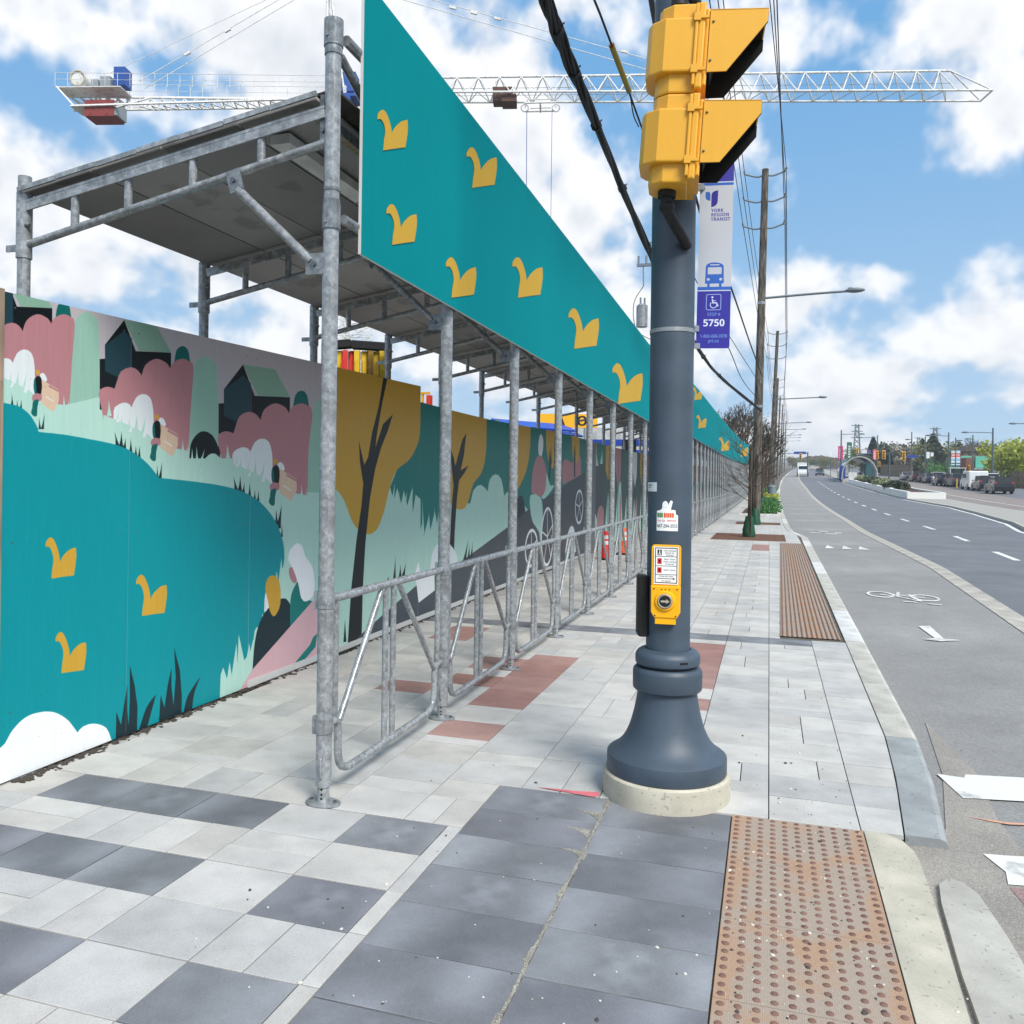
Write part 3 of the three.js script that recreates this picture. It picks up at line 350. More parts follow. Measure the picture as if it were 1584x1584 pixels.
[12,[11937,766,11936,824,11931,907,11929,1001,11934,1090,11952,1158,12018,1232,12110,1278,12199,1302,12313,1302,12416,1248,12459,1185,12495,1099,12533,1017,12577,971,12710,1018,12823,1101,12869,1044,12931,962,12965,885,12939,819,12884,757,12843,716,12649,726,12375,742,12112,757]],
[16,[6629,-51,7139,110,7723,249,8395,409,9402,481,10283,629,11589,853,12831,1111,14427,1344,18007,1894,20502,2222,20752,-896,11278,-428,6636,-299]],
[11,[8403,201,8300,540,8387,652,8435,502,8514,530,8642,480,8839,472,8859,279]],
[7,[8694,474,8704,516,8717,577,8737,641,8764,694,8815,747,8880,788,8961,812,9071,814,9199,798,9317,769,9416,721,9503,659,9563,602,9581,529,9568,479,9425,478,9222,477,9005,476,8818,475]],
[14,[6727,80,6751,276,6782,70]],
[12,[7740,518,7751,550,7765,595,7777,642,7786,688,7792,735,7796,768,7797,735,7799,687,7802,639,7806,591,7811,543,7815,509,7778,513]],
[12,[7879,537,7892,565,7906,603,7911,641,7913,671,7920,640,7931,600,7945,560,7956,528,7917,532]],
[12,[7956,540,7983,568,8016,603,8041,640,8058,670,8050,640,8042,601,8037,562,8034,532,7995,536]],
[12,[7615,531,7621,540,7627,552,7629,565,7629,574,7634,564,7641,551,7649,537,7657,527,7636,529]],
[12,[9769,543,9816,597,9874,667,9920,739,9953,795,9934,738,9912,664,9894,590,9882,533,9825,538]],
[12,[9914,544,9939,584,9968,636,9986,688,9997,730,9998,688,10000,633,10007,578,10013,536,9964,540]],
[12,[10021,549,10047,594,10076,652,10094,711,10105,757,10106,710,10109,649,10116,588,10123,540,10072,545]],
[7,[13222,2096,13249,2184,13296,2261,13347,2298,13405,2303,13479,2275,13537,2219,13546,2163,13538,2096,13518,2035,13465,1954,13398,1903,13330,1911,13271,1953,13234,2017]],
[9,[13711,2469,13924,2444,14226,2408,14453,2381,14446,2312,14438,2212,14426,2100,14408,1993,14384,1911,14292,1788,14173,1745,14028,1795,13891,1898,13822,1974,13767,2061,13728,2154,13714,2236,13710,2327,13711,2411]],
[14,[13925,2087,14009,1939,14057,2169,14120,1866,14193,1944,14050,1750,13982,1333,13862,1334,13957,1786]],
[1,[13459,1813,13563,1803,13704,1720,13831,1634,13917,1564,13988,1493,14067,1446,14250,1460,14377,1484,14315,1438,14148,1369,13984,1313,13791,1255,13634,1226,13490,1244,13415,1339,13402,1421,13399,1534,13406,1653,13426,1754]],
[6,[12848,1380,12846,1443,12860,1527,12886,1617,12922,1696,12992,1789,13081,1874,13176,1933,13328,1955,13482,1924,13586,1878,13686,1811,13752,1727,13770,1643,13768,1543,13748,1447,13713,1373,13589,1298,13418,1273,13203,1284,13008,1315,12898,1331]],
[1,[12813,1311,13101,1318,13419,1259,13497,1203,13541,1129,13563,1047,13576,969,13577,897,13561,825,13538,753,13521,678,13512,583,13506,475,13498,386,13482,351,13461,392,13438,489,13403,600,13352,687,13175,775,12993,849,12909,916,12843,990,12800,1067,12768,1157,12759,1250]],
[6,[14932,1865,15074,1928,15277,1935,15511,1901,15739,1884,15840,1948,15919,2044,16013,2105,16237,2094,16439,2010,16483,1932,16498,1828,16500,1728,16503,1659,16165,1616,15694,1556,15248,1500,14956,1463,14947,1523,14931,1612,14917,1710,14914,1800]],
[9,[15608,2489,15961,2471,16329,2453,16332,2387,16339,2291,16343,2183,16338,2082,16317,2006,16189,1911,16027,1891,15867,1925,15730,2031,15693,2110,15663,2214,15640,2324,15622,2422]],
[14,[15830,2247,15918,2080,15982,2297,15986,1611,15870,1610]],
[9,[17541,2472,17799,2476,18064,2481,18067,2406,18071,2298,18067,2187,18042,2105,17911,2031,17759,2025,17644,2081,17561,2183,17540,2280,17539,2392]],
[1,[17914,1862,17956,1947,17997,2056,17995,2163,17983,2247,18042,2165,18124,2059,18223,1953,18306,1870,18108,1866]],
[1,[18429,1921,18515,1998,18614,2098,18675,2198,18712,2275,18719,2199,18732,2102,18762,2005,18790,1929,18608,1925]],
[7,[15206,174,15238,232,15283,317,15336,412,15394,502,15450,570,15603,658,15758,679,15898,640,16015,538,16058,448,16093,331,16119,219,16138,142,15851,152,15472,165]],
[15,[15236,-33,15231,48,15212,153,15159,261,15109,345,15197,258,15316,145,15452,28,15562,-64,15398,-48]],
[15,[15523,-18,15591,58,15668,158,15714,261,15741,342,15750,258,15766,150,15795,40,15822,-46,15671,-32]],
[1,[17511,221,17519,288,17529,387,17543,498,17564,604,17595,684,17728,798,17890,838,18048,813,18191,706,18234,623,18272,511,18305,392,18331,285,18350,212,17921,216]],
[6,[18225,220,18221,306,18213,430,18208,570,18212,702,18233,802,18362,937,18547,987,18782,981,19001,875,19054,774,19092,636,19119,486,19138,352,19154,260,18679,240]],
[9,[3486,1162,3485,1173,3487,1187,3498,1202,3512,1211,3524,1210,3536,1201,3547,1184,3557,1164,3566,1142,3573,1120,3578,1097,3581,1079,3590,1094,3604,1111,3625,1127,3647,1139,3670,1144,3687,1145,3689,1131,3691,1111,3691,1087,3688,1064,3684,1036,3679,1011,3676,993,3646,994,3606,994,3577,994,3547,993,3526,993,3528,1016,3530,1045,3535,1067,3538,1089,3534,1113,3527,1134,3518,1151,3506,1163,3495,1164]],
[9,[4149,890,4147,903,4150,919,4165,935,4183,945,4199,943,4214,932,4229,912,4242,887,4254,862,4263,836,4270,809,4273,789,4285,805,4304,824,4331,840,4360,853,4391,857,4414,857,4416,841,4419,818,4419,790,4415,763,4409,732,4403,703,4398,683,4359,686,4307,689,4268,691,4228,692,4201,693,4203,720,4207,753,4213,778,4216,803,4212,830,4203,856,4190,876,4175,890,4160,892]],
[9,[3559,654,3558,666,3560,680,3572,693,3586,702,3599,699,3610,688,3622,670,3632,648,3642,625,3649,601,3654,578,3657,560,3666,573,3681,590,3702,603,3725,613,3749,615,3767,614,3769,600,3771,579,3771,555,3768,532,3763,504,3758,479,3755,462,3724,465,3683,470,3653,473,3622,476,3600,478,3602,501,3605,530,3609,552,3612,574,3609,599,3602,622,3591,640,3580,653,3568,656]]];
const WHEELS = [[11,[13898,580,388,482]],[11,[12904,459,351,281]],[7,[16387,1021,345,320]]];
const SWANS = [
[3874,3368,3872,3378,3876,3393,3895,3416,3920,3436,3941,3445,3961,3445,3981,3438,3999,3427,4015,3413,4028,3397,4037,3379,4042,3364,4058,3385,4084,3414,4120,3445,4161,3476,4203,3499,4236,3516,4239,3504,4243,3485,4243,3461,4238,3436,4229,3405,4220,3376,4214,3356,4159,3333,4087,3301,4035,3278,3981,3254,3943,3237,3947,3261,3951,3291,3960,3316,3965,3339,3959,3359,3946,3375,3929,3383,3910,3385,3890,3377],
[5177,3661,5174,3674,5180,3693,5212,3724,5254,3753,5289,3766,5323,3768,5356,3761,5387,3747,5414,3731,5436,3711,5451,3688,5459,3670,5487,3699,5531,3739,5594,3783,5664,3827,5738,3863,5795,3887,5801,3872,5808,3848,5808,3816,5798,3782,5783,3741,5767,3701,5756,3674,5662,3639,5538,3592,5448,3557,5356,3521,5293,3496,5298,3527,5306,3567,5320,3600,5329,3630,5318,3656,5298,3675,5269,3685,5236,3686,5203,3674],
[3994,2925,3992,2936,3996,2951,4016,2972,4042,2991,4064,2997,4086,2996,4107,2986,4126,2973,4142,2957,4156,2939,4165,2919,4171,2904,4188,2924,4215,2951,4254,2980,4297,3007,4341,3027,4376,3040,4380,3027,4384,3008,4384,2984,4378,2958,4369,2927,4359,2898,4353,2878,4295,2860,4219,2835,4163,2816,4106,2797,4067,2783,4070,2808,4075,2838,4084,2863,4089,2886,4083,2907,4070,2924,4052,2935,4031,2939,4010,2933],
[4839,2857,4836,2869,4841,2887,4870,2911,4907,2933,4938,2940,4968,2938,4997,2927,5025,2910,5048,2891,5068,2870,5081,2846,5088,2828,5113,2851,5152,2883,5207,2917,5269,2948,5333,2972,5383,2988,5388,2972,5395,2949,5394,2919,5386,2889,5372,2852,5359,2817,5349,2794,5266,2772,5157,2744,5078,2723,4997,2702,4941,2687,4946,2715,4953,2751,4966,2780,4973,2808,4964,2833,4946,2854,4920,2867,4891,2872,4862,2865],
[6229,3198,6224,3213,6232,3236,6278,3270,6336,3300,6386,3312,6434,3312,6481,3300,6524,3281,6562,3259,6593,3233,6614,3205,6627,3182,6666,3214,6729,3257,6819,3305,6920,3351,7026,3387,7110,3411,7118,3392,7129,3363,7129,3324,7114,3284,7092,3236,7069,3190,7053,3158,6916,3125,6738,3081,6610,3048,6480,3015,6391,2992,6399,3028,6410,3074,6430,3112,6442,3147,6427,3179,6398,3203,6357,3218,6311,3222,6264,3211],
[8140,3161,8133,3180,8146,3209,8221,3252,8317,3291,8399,3306,8479,3306,8557,3291,8630,3266,8694,3237,8747,3204,8782,3166,8803,3136,8870,3178,8978,3234,9132,3296,9307,3356,9492,3404,9638,3437,9653,3411,9672,3373,9672,3322,9647,3269,9607,3204,9567,3143,9539,3102,9300,3059,8994,3003,8776,2963,8556,2921,8408,2894,8421,2940,8440,2999,8473,3048,8492,3094,8468,3134,8420,3166,8352,3185,8276,3190,8199,3177],
[10604,2923,10592,2948,10614,2986,10738,3038,10896,3085,11033,3102,11167,3100,11299,3078,11423,3043,11532,3003,11622,2958,11682,2908,11718,2868,11834,2919,12020,2990,12289,3067,12598,3142,12929,3201,13193,3241,13220,3206,13254,3153,13253,3085,13208,3013,13136,2928,13063,2848,13014,2793,12586,2746,12047,2685,11671,2641,11298,2598,11048,2568,11070,2628,11102,2703,11157,2766,11190,2824,11150,2878,11068,2921,10954,2947,10828,2957,10701,2942]];
const FAR_SWANS = [
[22120,3915,22100,3931,22120,3955,22280,3995,22500,4036,22660,4052,22840,4059,23000,4051,23160,4036,23300,4017,23400,3992,23480,3964,23520,3941,23660,3979,23900,4034,24220,4095,24580,4156,24960,4206,25260,4242,25280,4221,25320,4192,25320,4151,25280,4107,25180,4051,25100,3999,25060,3965,24560,3913,23920,3846,23460,3796,23000,3747,22680,3712,22720,3753,22760,3803,22820,3845,22860,3883,22820,3917,22720,3940,22560,3949,22400,3948,22240,3932],
[23420,3290,23400,3307,23440,3335,23620,3374,23860,3410,24060,3425,24260,3426,24460,3413,24640,3392,24800,3366,24920,3337,25020,3304,25060,3277,25240,3316,25500,3368,25880,3426,26300,3481,26740,3525,27100,3557,27140,3534,27180,3500,27180,3454,27120,3406,27020,3348,26920,3293,26860,3256,26280,3214,25540,3161,25000,3120,24460,3080,24100,3053,24120,3095,24180,3149,24260,3194,24300,3234,24240,3271,24120,3299,23960,3316,23760,3319,23580,3307],
[34200,3203,34160,3230,34240,3271,34640,3330,35180,3385,35640,3407,36080,3406,36520,3384,36940,3349,37300,3306,37600,3258,37800,3204,37920,3160,38300,3218,38940,3299,39820,3386,40860,3473,41960,3541,42840,3587,42920,3548,43040,3491,43040,3415,42900,3336,42660,3241,42400,3152,42240,3091,40820,3036,39020,2964,37760,2911,36520,2858,35680,2822,35760,2889,35860,2971,36040,3040,36160,3104,36020,3163,35740,3208,35360,3235,34940,3243,34520,3225],
[55100,3681,55000,3718,55160,3776,56020,3860,57100,3937,58060,3968,59000,3967,59920,3935,60780,3883,61560,3821,62180,3750,62620,3671,62860,3607,63680,3689,65000,3801,66920,3923,69140,4042,71500,4132,73400,4193,73600,4134,73840,4046,73840,3932,73520,3816,73000,3677,72480,3548,72120,3460,69040,3396,65200,3312,62540,3248,59900,3182,58160,3137,58320,3231,58540,3348,58920,3445,59160,3536,58860,3620,58300,3686,57520,3725,56640,3738,55760,3712]];
// ================================================================ GROUND, ROADS AND KERBS
const YS = 0, YC = -.03, YR = -.07;      // pavement, cycle track, road levels
struct('ground', ribbon(K(-400), K(500), -.16, -60, 1600, 20, 24), M.ground);
const kerbIn = poly1([[4.05, .59], [4.8, .655], [5.6, .70], [9, .735], [23, .86], [25.4, .885], [26.6, .80], [28.2, .60], [31, .53], [45, .51], [400, .51]]);
const kerbOut = (z) => kerbIn(z) + (z < 5.6 ? lerp(.175, .2, clamp((z - 4.05) / 1.5, 0, 1)) : .19);
const gutIn = poly1([[1, 2.28], [10, 2.64], [18, 2.98], [30, 2.9], [40, 3.08], [61, 3.2], [105, 3.5], [161, 3.35], [400, 3.3]]);
const roadR = poly1([[1, 7.0], [20, 7.6], [34, 8.9], [40, 9.9], [51, 10.9], [61, 11.45], [75, 10.9], [91, 10.6], [114, 10.3], [137, 10.1], [400, 9.8]]);
struct('cycle_track', ribbon((z) => z < 4.05 ? .5 : kerbIn(z) + .05, (z) => gutIn(z) + .1, YC - .012, -3, 420, 1), M.cycle);
struct('gutter', ribbon((z) => gutIn(z), (z) => gutIn(z) + .27, YC - .004, 4.6, 420, 1), M.gutter);
struct('road', ribbon((z) => gutIn(z) + .2, (z) => roadR(z) + .1, YR, -3, 420, 1, 2), M.road);
struct('median', ribbon((z) => roadR(z), K(14.0), YR + .10, 34, 420, 1), M.strip);
struct('busway', ribbon(K(13.9), K(21.2), YR + .02, 30, 420, 1), M.busway);
struct('far_carriageway', ribbon(K(21.0), K(33), YR + .03, 40, 420, 2), M.road);
struct('grass_verge', ribbon(K(33), K(60), YR + .10, 60, 420, 3, 3), M.grass);
struct('side_street', (() => { const g = ribbon(K(-3), K(60), YR + .034, 186, 198, 2, 8); return g; })(), M.busway);
{ // rising step at the median's edge
  const g = []; for (let z = 34; z < 136; z += 2) { const a = V(roadR(z), YR, z), b = V(roadR(z + 2), YR, z + 2); g.push(bar(v3(a.x, a.y + .045, a.z), v3(b.x, b.y + .045, b.z), .2, .12)); }
  struct('kerb', g, M.conc);
}
{ // kerb blocks along the pavement
  const kerb = new THREE.Group(); kerb.name = numbered('kerb'); kerb.userData.kind = 'structure'; scene.add(kerb);
  const cut = [4.06, 5.62, 7.1, 8.9, 11, 13.2, 15.4, 17.6, 19.8, 22, 24, 25.4, 26.6, 28.2, 31, 34, 38, 42, 47, 52, 58, 64, 72, 80, 90, 100, 115, 130, 150, 175, 200, 240, 300];
  for (let i = 0; i + 1 < cut.length; i++) {
    const z0 = cut[i] + .004, z1 = cut[i + 1] - .004, n = Math.max(2, Math.ceil((z1 - z0) / 1)), top = [], p = [], ix = [], lo = YC - .06;
    for (let k = 0; k <= n; k++) { const z = lerp(z0, z1, k / n), a = kerbIn(z) + .004, b = kerbOut(z), c = .015; for (const [x, y] of [[a, lo], [a, .004], [b - c * 2, .004], [b - .4 * c, -.006], [b, -.022], [b + .012, lo]]) { const q = V(x, y, z); p.push(q.x, q.y, q.z); } }
    for (let k = 0; k < n; k++) for (let e = 0; e < 5; e++) { const a = k * 6 + e; ix.push(a, a + 1, a + 6, a + 1, a + 7, a + 6); }
    for (const b of [0, n * 6]) for (let e = 1; e < 5; e++) ix.push(b, b + e, b + e + 1);
    const g = new THREE.BufferGeometry(); g.setAttribute('position', new THREE.Float32BufferAttribute(p, 3)); g.setIndex(ix); const h = tri(g); h.computeVertexNormals();
    obj('kerb_block', h, i === 0 ? M.concGrey : i % 3 ? M.conc : M.white, kerb);
  }
  // dropped kerb of the ramp by the crossing, with a rounded end
  const q = [[.425, -1], [.425, 4.056], [.51, 4.054], [.572, 4.0], [.604, 3.90], [.612, 3.80], [.605, 3.4], [.575, 2.7], [.55, 1.8], [.52, -1]];
  obj('ramp_kerb', slabPoly(q, -.09, .004), M.concYellow, kerb);
  const ap = [[.59, 1.8], [.612, 3.0], [.64, 3.5], [.66, 3.66], [.70, 3.72], [.75, 3.71], [.79, 3.62], [.815, 3.3], [.83, 2.7], [.84, 1.8]];
  obj('gutter_apron', slabPoly(ap, -.09, -.018), M.conc, kerb);
}
struct('ramp_gutter_dirt', slabPoly([[.5, 1], [.58, 3.4], [.6, 4.02], [.80, 4.3], [.93, 5.1], [1.02, 6.2], [1.12, 5.2], [1.06, 4.5], [1.12, 3.2], [1.0, 1]], -.06, YC - .007), M.dust);
// painted road markings
const marks = new THREE.Group(); marks.name = 'road_markings'; marks.userData.kind = 'structure'; scene.add(marks);
const flat = (name, pts, y, m = M.mark) => { const P = pts.map(([x, z]) => { const q = V(x, y, z); return q; }); const s = new THREE.ShapeGeometry(shape(pts)); const pos = s.attributes.position; for (let i = 0; i < pos.count; i++) { const q = V(pos.getX(i), y, pos.getY(i)); pos.setXYZ(i, q.x, q.y, q.z); } s.computeVertexNormals(); return obj(name, s, m, marks); };
{
  const yc = YC - .003, yr = YR + .005;
  for (let i = 0; i < 20; i++) { const z = 22 + 6.5 * i, xx = poly1([[15, 4.95], [22, 5.25], [29, 5.66], [35, 5.8], [48, 5.92], [67, 6.05], [145, 6.25]]); const w = .075, a = z - 1.25, b = z + 1.25; if (z < 182) flat('lane_dash', [[xx(a) - w, a], [xx(a) + w, a], [xx(b) + w, b], [xx(b) - w, b]], yr); }
  obj('edge_line', ribbon((z) => roadR(z) - .42, (z) => roadR(z) - .27, yr, 28, 184, 1), M.mark, marks);
  obj('bus_lane_line', ribbon(K(16.45), K(16.6), YR + .026, 30, 184, 2), M.mark, marks);
  obj('stop_line', ribbon(K(3.8), K(9.5), yr, 183.5, 184.3, 1), M.mark, marks);
  obj('stop_line', ribbon(K(3.8), K(9.5), yr + .04, 199, 199.6, 1), M.mark, marks);
  // crossing bars at the near corner
  flat('crosswalk_bar', [[.90, 5.10], [1.03, 5.08], [1.05, 5.14], [2.2, 5.34], [2.2, 4.98], [.96, 4.75]], yc);
  flat('crosswalk_bar', [[.90, 4.06], [.98, 4.07], [2.2, 4.3], [2.2, 3.98], [.93, 3.78], [.95, 3.9]], yc);
  flat('crosswalk_bar', [[.97, 3.1], [2.2, 3.3], [2.2, 2.9], [.97, 2.75]], yc);
  flat('crossing_fill', [[.93, 3.76], [2.2, 3.95], [2.2, 3.34], [1.0, 3.12]], yc - .002, M.markRed);
  // spray marks
  const or = mat('#e0a888', .9, 0, { map: T.paint }), pk = mat('#dc7680', .9, 0, { map: T.paint });
  flat('spray_line', [[.92, 4.50], [1.02, 4.462], [1.1, 4.452], [1.3, 4.50], [1.3, 4.52], [1.1, 4.474], [1.0, 4.482]], yc, or);
  flat('spray_line', [[-1.1, 4.085], [-.95, 4.066], [-.8, 4.05], [-.775, 4.09], [-.79, 4.12], [-.9, 4.098], [-1.0, 4.094]], .004, pk);
  flat('spray_line', [[-1.12, 8.27], [-.95, 8.17], [-.77, 8.2], [-.90, 8.22], [-.80, 8.28], [-1.0, 8.235]], .004, pk);
  // cycle symbol and arrow
  const bx = (x) => 1.37 + x * .93, bz = (z) => 12.0 + z * 1.6, P = (x, z) => [bx(x), bz(z)];
  const ring = (cx, cz, r0, r1, n = 28) => { const s = new THREE.Shape(), h = new THREE.Path(); for (let i = 0; i <= n; i++) { const a = i / n * 2 * Math.PI; const x = bx(cx) + r1 * Math.cos(a), z = bz(cz) + r1 * 1.9 * Math.sin(a); i ? s.lineTo(x, z) : s.moveTo(x, z); } for (let i = n; i >= 0; i--) { const a = i / n * 2 * Math.PI; const x = bx(cx) + r0 * Math.cos(a), z = bz(cz) + (r0 - .01) * 1.9 * Math.sin(a); i < n ? h.lineTo(x, z) : h.moveTo(x, z); } s.holes.push(h); const g = new THREE.ShapeGeometry(s), p = g.attributes.position; for (let i = 0; i < p.count; i++) p.setXYZ(i, p.getX(i), yc, -p.getY(i)); g.computeVertexNormals(); return g; };
  const strip = (a, b, w) => { const [x0, z0] = P(...a), [x1, z1] = P(...b), dx = x1 - x0, dz = z1 - z0, l = Math.hypot(dx, dz), nx = -dz / l * w, nz = dx / l * w * 1.7; const g = new THREE.ShapeGeometry(shape([[x0 + nx, z0 + nz], [x1 + nx, z1 + nz], [x1 - nx, z1 - nz], [x0 - nx, z0 - nz]])), p = g.attributes.position; for (let i = 0; i < p.count; i++) p.setXYZ(i, p.getX(i), yc + .001, -p.getY(i)); g.computeVertexNormals(); return g; };
  const bike = obj('cycle_symbol', [ring(.2, .72, .15, .187), ring(.8, .62, .15, .187)], M.mark, marks);
  obj('cycle_frame', [strip([.2, .72], [.42, .62], .022), strip([.42, .62], [.5, .95], .022), strip([.42, .62], [.68, .35], .022), strip([.33, .78], [.62, .66], .02), strip([.62, .66], [.8, .62], .02), strip([.68, .35], [.62, .80], .022), strip([.72, .22], [.9, .20], .02), strip([.42, .30], [.60, .28], .02)], M.mark, marks);
  flat('lane_arrow', [[1.52, 9.50], [1.68, 9.44], [1.90, 9.58], [1.745, 9.62], [1.75, 10.42], [1.62, 10.36], [1.66, 9.62]], yc);
  for (const x of [1.45, 1.84, 2.22]) flat('yield_tooth', [[x - .12, 22.0], [x + .12, 22.0], [x, 23.1]], yc);
  for (const [x, z, w] of [[1.45, 28.6, .32], [1.9, 28.3, .36], [1.75, 29.6, .28], [2.15, 28.9, .2]]) flat('far_cycle_symbol', [[x - w / 2, z], [x + w / 2, z - .1], [x + w / 2, z + .25], [x - w / 2, z + .3]], yc);
}
// ================================================================ PAVEMENT: every paver near the camera is a piece of its own
const walk = new THREE.Group(); walk.name = 'pavement'; walk.userData.kind = 'structure'; scene.add(walk);
{
  obj('bedding', ribbon(K(-4.6), (z) => z < 4.05 ? .43 : kerbIn(z) + .01, -.011, -2, 420, 1), M.joint, walk);
  const R = rng(77), near = [], far = [[], [], [], [], []], farRed = [], farSlab = [];
  const geo = {};
  function paver(x0, x1, z0, z1, kind) {
    const gap = .0026, w = x1 - x0 - 2 * gap, d = z1 - z0 - 2 * gap; if (w < .02 || d < .02) return;
    const zc = (z0 + z1) / 2, xc = (x0 + x1) / 2, list = kind === 'paver' ? M.paver : kind === 'red' ? M.red : M.slab, vi = Math.floor(R() * list.length);
    if (zc < 8.35 && near.length < 280) {
      const v = Math.floor(R() * 4), key = [w.toFixed(3), d.toFixed(3), v].join();
      if (!geo[key]) { const s = [[-w / 2, 0], [w / 2, 0]]; const g = extr([[-w / 2 + .003, -d / 2 + .003], [w / 2 - .003, -d / 2 + .003], [w / 2 - .003, d / 2 - .003], [-w / 2 + .003, d / 2 - .003]], .028, 0); const b = new THREE.BufferGeometry(); const h = .0012, e = .002, X = w / 2, Z = d / 2; const P = [[-X, -.02, -Z], [X, -.02, -Z], [X, -.02, Z], [-X, -.02, Z], [-X, -h, -Z], [X, -h, -Z], [X, -h, Z], [-X, -h, Z], [-X + e, 0, -Z + e], [X - e, 0, -Z + e], [X - e, 0, Z - e], [-X + e, 0, Z - e]]; const ix = []; for (const o of [0, 4]) for (let k = 0; k < 4; k++) { const a = o + k, c = o + (k + 1) % 4; ix.push(a, a + 4, c, c, a + 4, c + 4); } ix.push(8, 11, 9, 9, 11, 10); b.setAttribute('position', new THREE.Float32BufferAttribute(P.flat(), 3)); b.setIndex(ix); const t = tri(b, v * .37, v * .23); t.computeVertexNormals(); geo[key] = t; }
      const o = mesh(geo[key], list[vi]); o.position.set(xc, (R() - .5) * .0022, -zc); o.rotation.y = R() < .5 && 0; o.rotation.x = (R() - .5) * .004; o.rotation.z = (R() - .5) * .004; o.name = kind === 'slab' ? 'dark_slab' : kind === 'red' ? 'red_paver' : 'paver'; walk.add(o); near.push(o);
    } else { const q = V(xc, (R() - .5) * .002 - .008, zc); const g = box(q.x, q.y, q.z, w, .016, d); (kind === 'paver' ? far[vi] : kind === 'red' ? farRed : farSlab).push(g); }
  }
  function edge(a, z0, z1) { const P = [[a + .0026, z0 + .0026], [kerbIn(z0) - .003, z0 + .0026], [kerbIn(z1) - .003, z1 - .0026], [a + .0026, z1 - .0026]]; obj('paver', slabPoly(P, -.02, (R() - .5) * .002), M.paver[Math.floor(R() * 5)], walk); }
  const mod = .311, zj = (j) => 1.955 + mod * j, xk = (k) => -1.753 + .4 * k;
  // patterned corner: dark blocks in every other row
  for (let j = -2; j < 5; j++) for (let k = -6; k < 1; k++) {
    const x0 = Math.max(xk(k), -3.98), x1 = xk(k + 1), z0 = zj(j), z1 = zj(j + 1), even = ((j % 2) + 2) % 2 === 0;
    if (z1 < 1.7 && k > -3) continue; if (x1 < -3.2 && z1 < 2.6) continue;
    if (even && k !== -1 && !(j === 4 && k < -4)) { paver(x0, x1, z0, z1, 'slab'); continue; }
    const s = hash(j + 20, k + 20, 5);
    if (even) paver(x0, x1, z0, z1, 'paver');
    else if (s < .3) { paver(x0, x1, z0, (z0 + z1) / 2, 'paver'); paver(x0, x1, (z0 + z1) / 2, z1, 'paver'); }
    else if (s < .62) { paver(x0, (x0 + x1) / 2, z0, z1, 'paver'); paver((x0 + x1) / 2, x1, z0, z1, 'paver'); }
    else if (s < .8) { paver(x0, (x0 + x1) / 2, z0, z1, 'paver'); paver((x0 + x1) / 2, x1, z0, (z0 + z1) / 2, 'paver'); paver((x0 + x1) / 2, x1, (z0 + z1) / 2, z1, 'paver'); }
    else paver(x0, x1, z0, z1, 'paver');
  }
  for (let z = 1.648; z < 3.5; z += .311) paver(-1.353, -1.283, z, Math.min(z + .311, 3.514), 'paver');
  for (let i = 0; i < 8; i++) { const z1 = 4.06 - i * .305, z0 = z1 - .305; paver(-1.283, -.722, z0, z1, 'slab'); paver(-.718, -.148, z0 - .01, z1 - .01, 'slab'); }
  // coursed ashlar beyond
  const X = []; for (let k = -5; k <= 7; k++) X.push(-1.965 + .3965 * k);
  const reds = [[5, 4.72, 5.06], [5, 5.44, 7.2], [8, 5.84, 6.15], [8, 6.44, 8.28], [3, 5.6, 5.92], [4, 5.95, 6.28], [4, 6.5, 7.0], [2, 7.6, 8.3], [9, 20, 22]];
  for (let c = 0; c + 1 < X.length; c++) {
    const x0 = X[c], x1 = X[c + 1], start = x0 > -1.3 ? 4.062 : x1 > -1.5 ? 3.514 : 3.514; let z = start; const L = [.156, .311, .311, .467, .311];
    if (x0 > .5) break;
    while (z < 76) {
      let l = L[Math.floor(R() * L.length)], kind = 'paver';
      const far0 = z > 40;
      const rd = reds.find((q) => q[0] === c && z < q[2] - .05 && z + l > q[1] + .05);
      if (rd) { if (z < rd[1] - .06) l = rd[1] - z; else { kind = 'red'; l = Math.min(.47, rd[2] - z); } }
      if (z < 8.47 && z + l > 8.40) l = 8.47 - z;
      if (z >= 8.46 && z < 8.80) { l = .33; kind = 'slab'; if (x0 > .4) kind = 'paver'; }
      if (far0) l *= 2;
      if (c === 6 && z < 4.06 && z + l > 3.98) l = 4.062 - z;
      const zm = z + l / 2, lim = kerbIn(zm) - .004;
      const a = Math.max(x0, -3.6), b = zm < 4.06 && c === 6 ? -1.285 : Math.min(x1, lim);
      if (x1 > lim && zm < 30 && !(zm > 8.95 && zm < 22.7)) { if (lim > a + .03) edge(a, z, z + l); z += Math.max(l, .02); continue; }
      // cut out for the ridged strip and the tree pits
      const tl = poly1([[8.9, .127], [22.8, .29]]);
      if (zm > 8.95 && zm < 22.7 && b > tl(zm)) { if (tl(zm) - a > .04) paver(a, tl(zm) - .004, z, z + l, kind); }
      else if (l > .05) { if (kind === 'paver' && R() < .36 && l > .2) { const m = lerp(a, b, [.36, .5, .64][Math.floor(R() * 3)]); paver(a, m, z, z + l, kind); paver(m, b, z, z + l, kind); } else paver(a, b, z, z + l, kind); }
      z += Math.max(l, .02);
    }
  }
  far.forEach((g, i) => { const o = obj('far_pavers', g, M.paver[i], walk); o.userData.kind = 'stuff'; });
  if (farRed.length) obj('far_red_pavers', farRed, M.red[0], walk).userData.kind = 'stuff';
  if (farSlab.length) obj('far_dark_slabs', farSlab, M.slab[0], walk).userData.kind = 'stuff';
  console.log('near pavers', near.length);
  // dotted warning plates of the ramp
  const dome = new THREE.SphereGeometry(.0125, 10, 4, 0, 7, 0, Math.PI / 2); dome.scale(1, .42, 1);
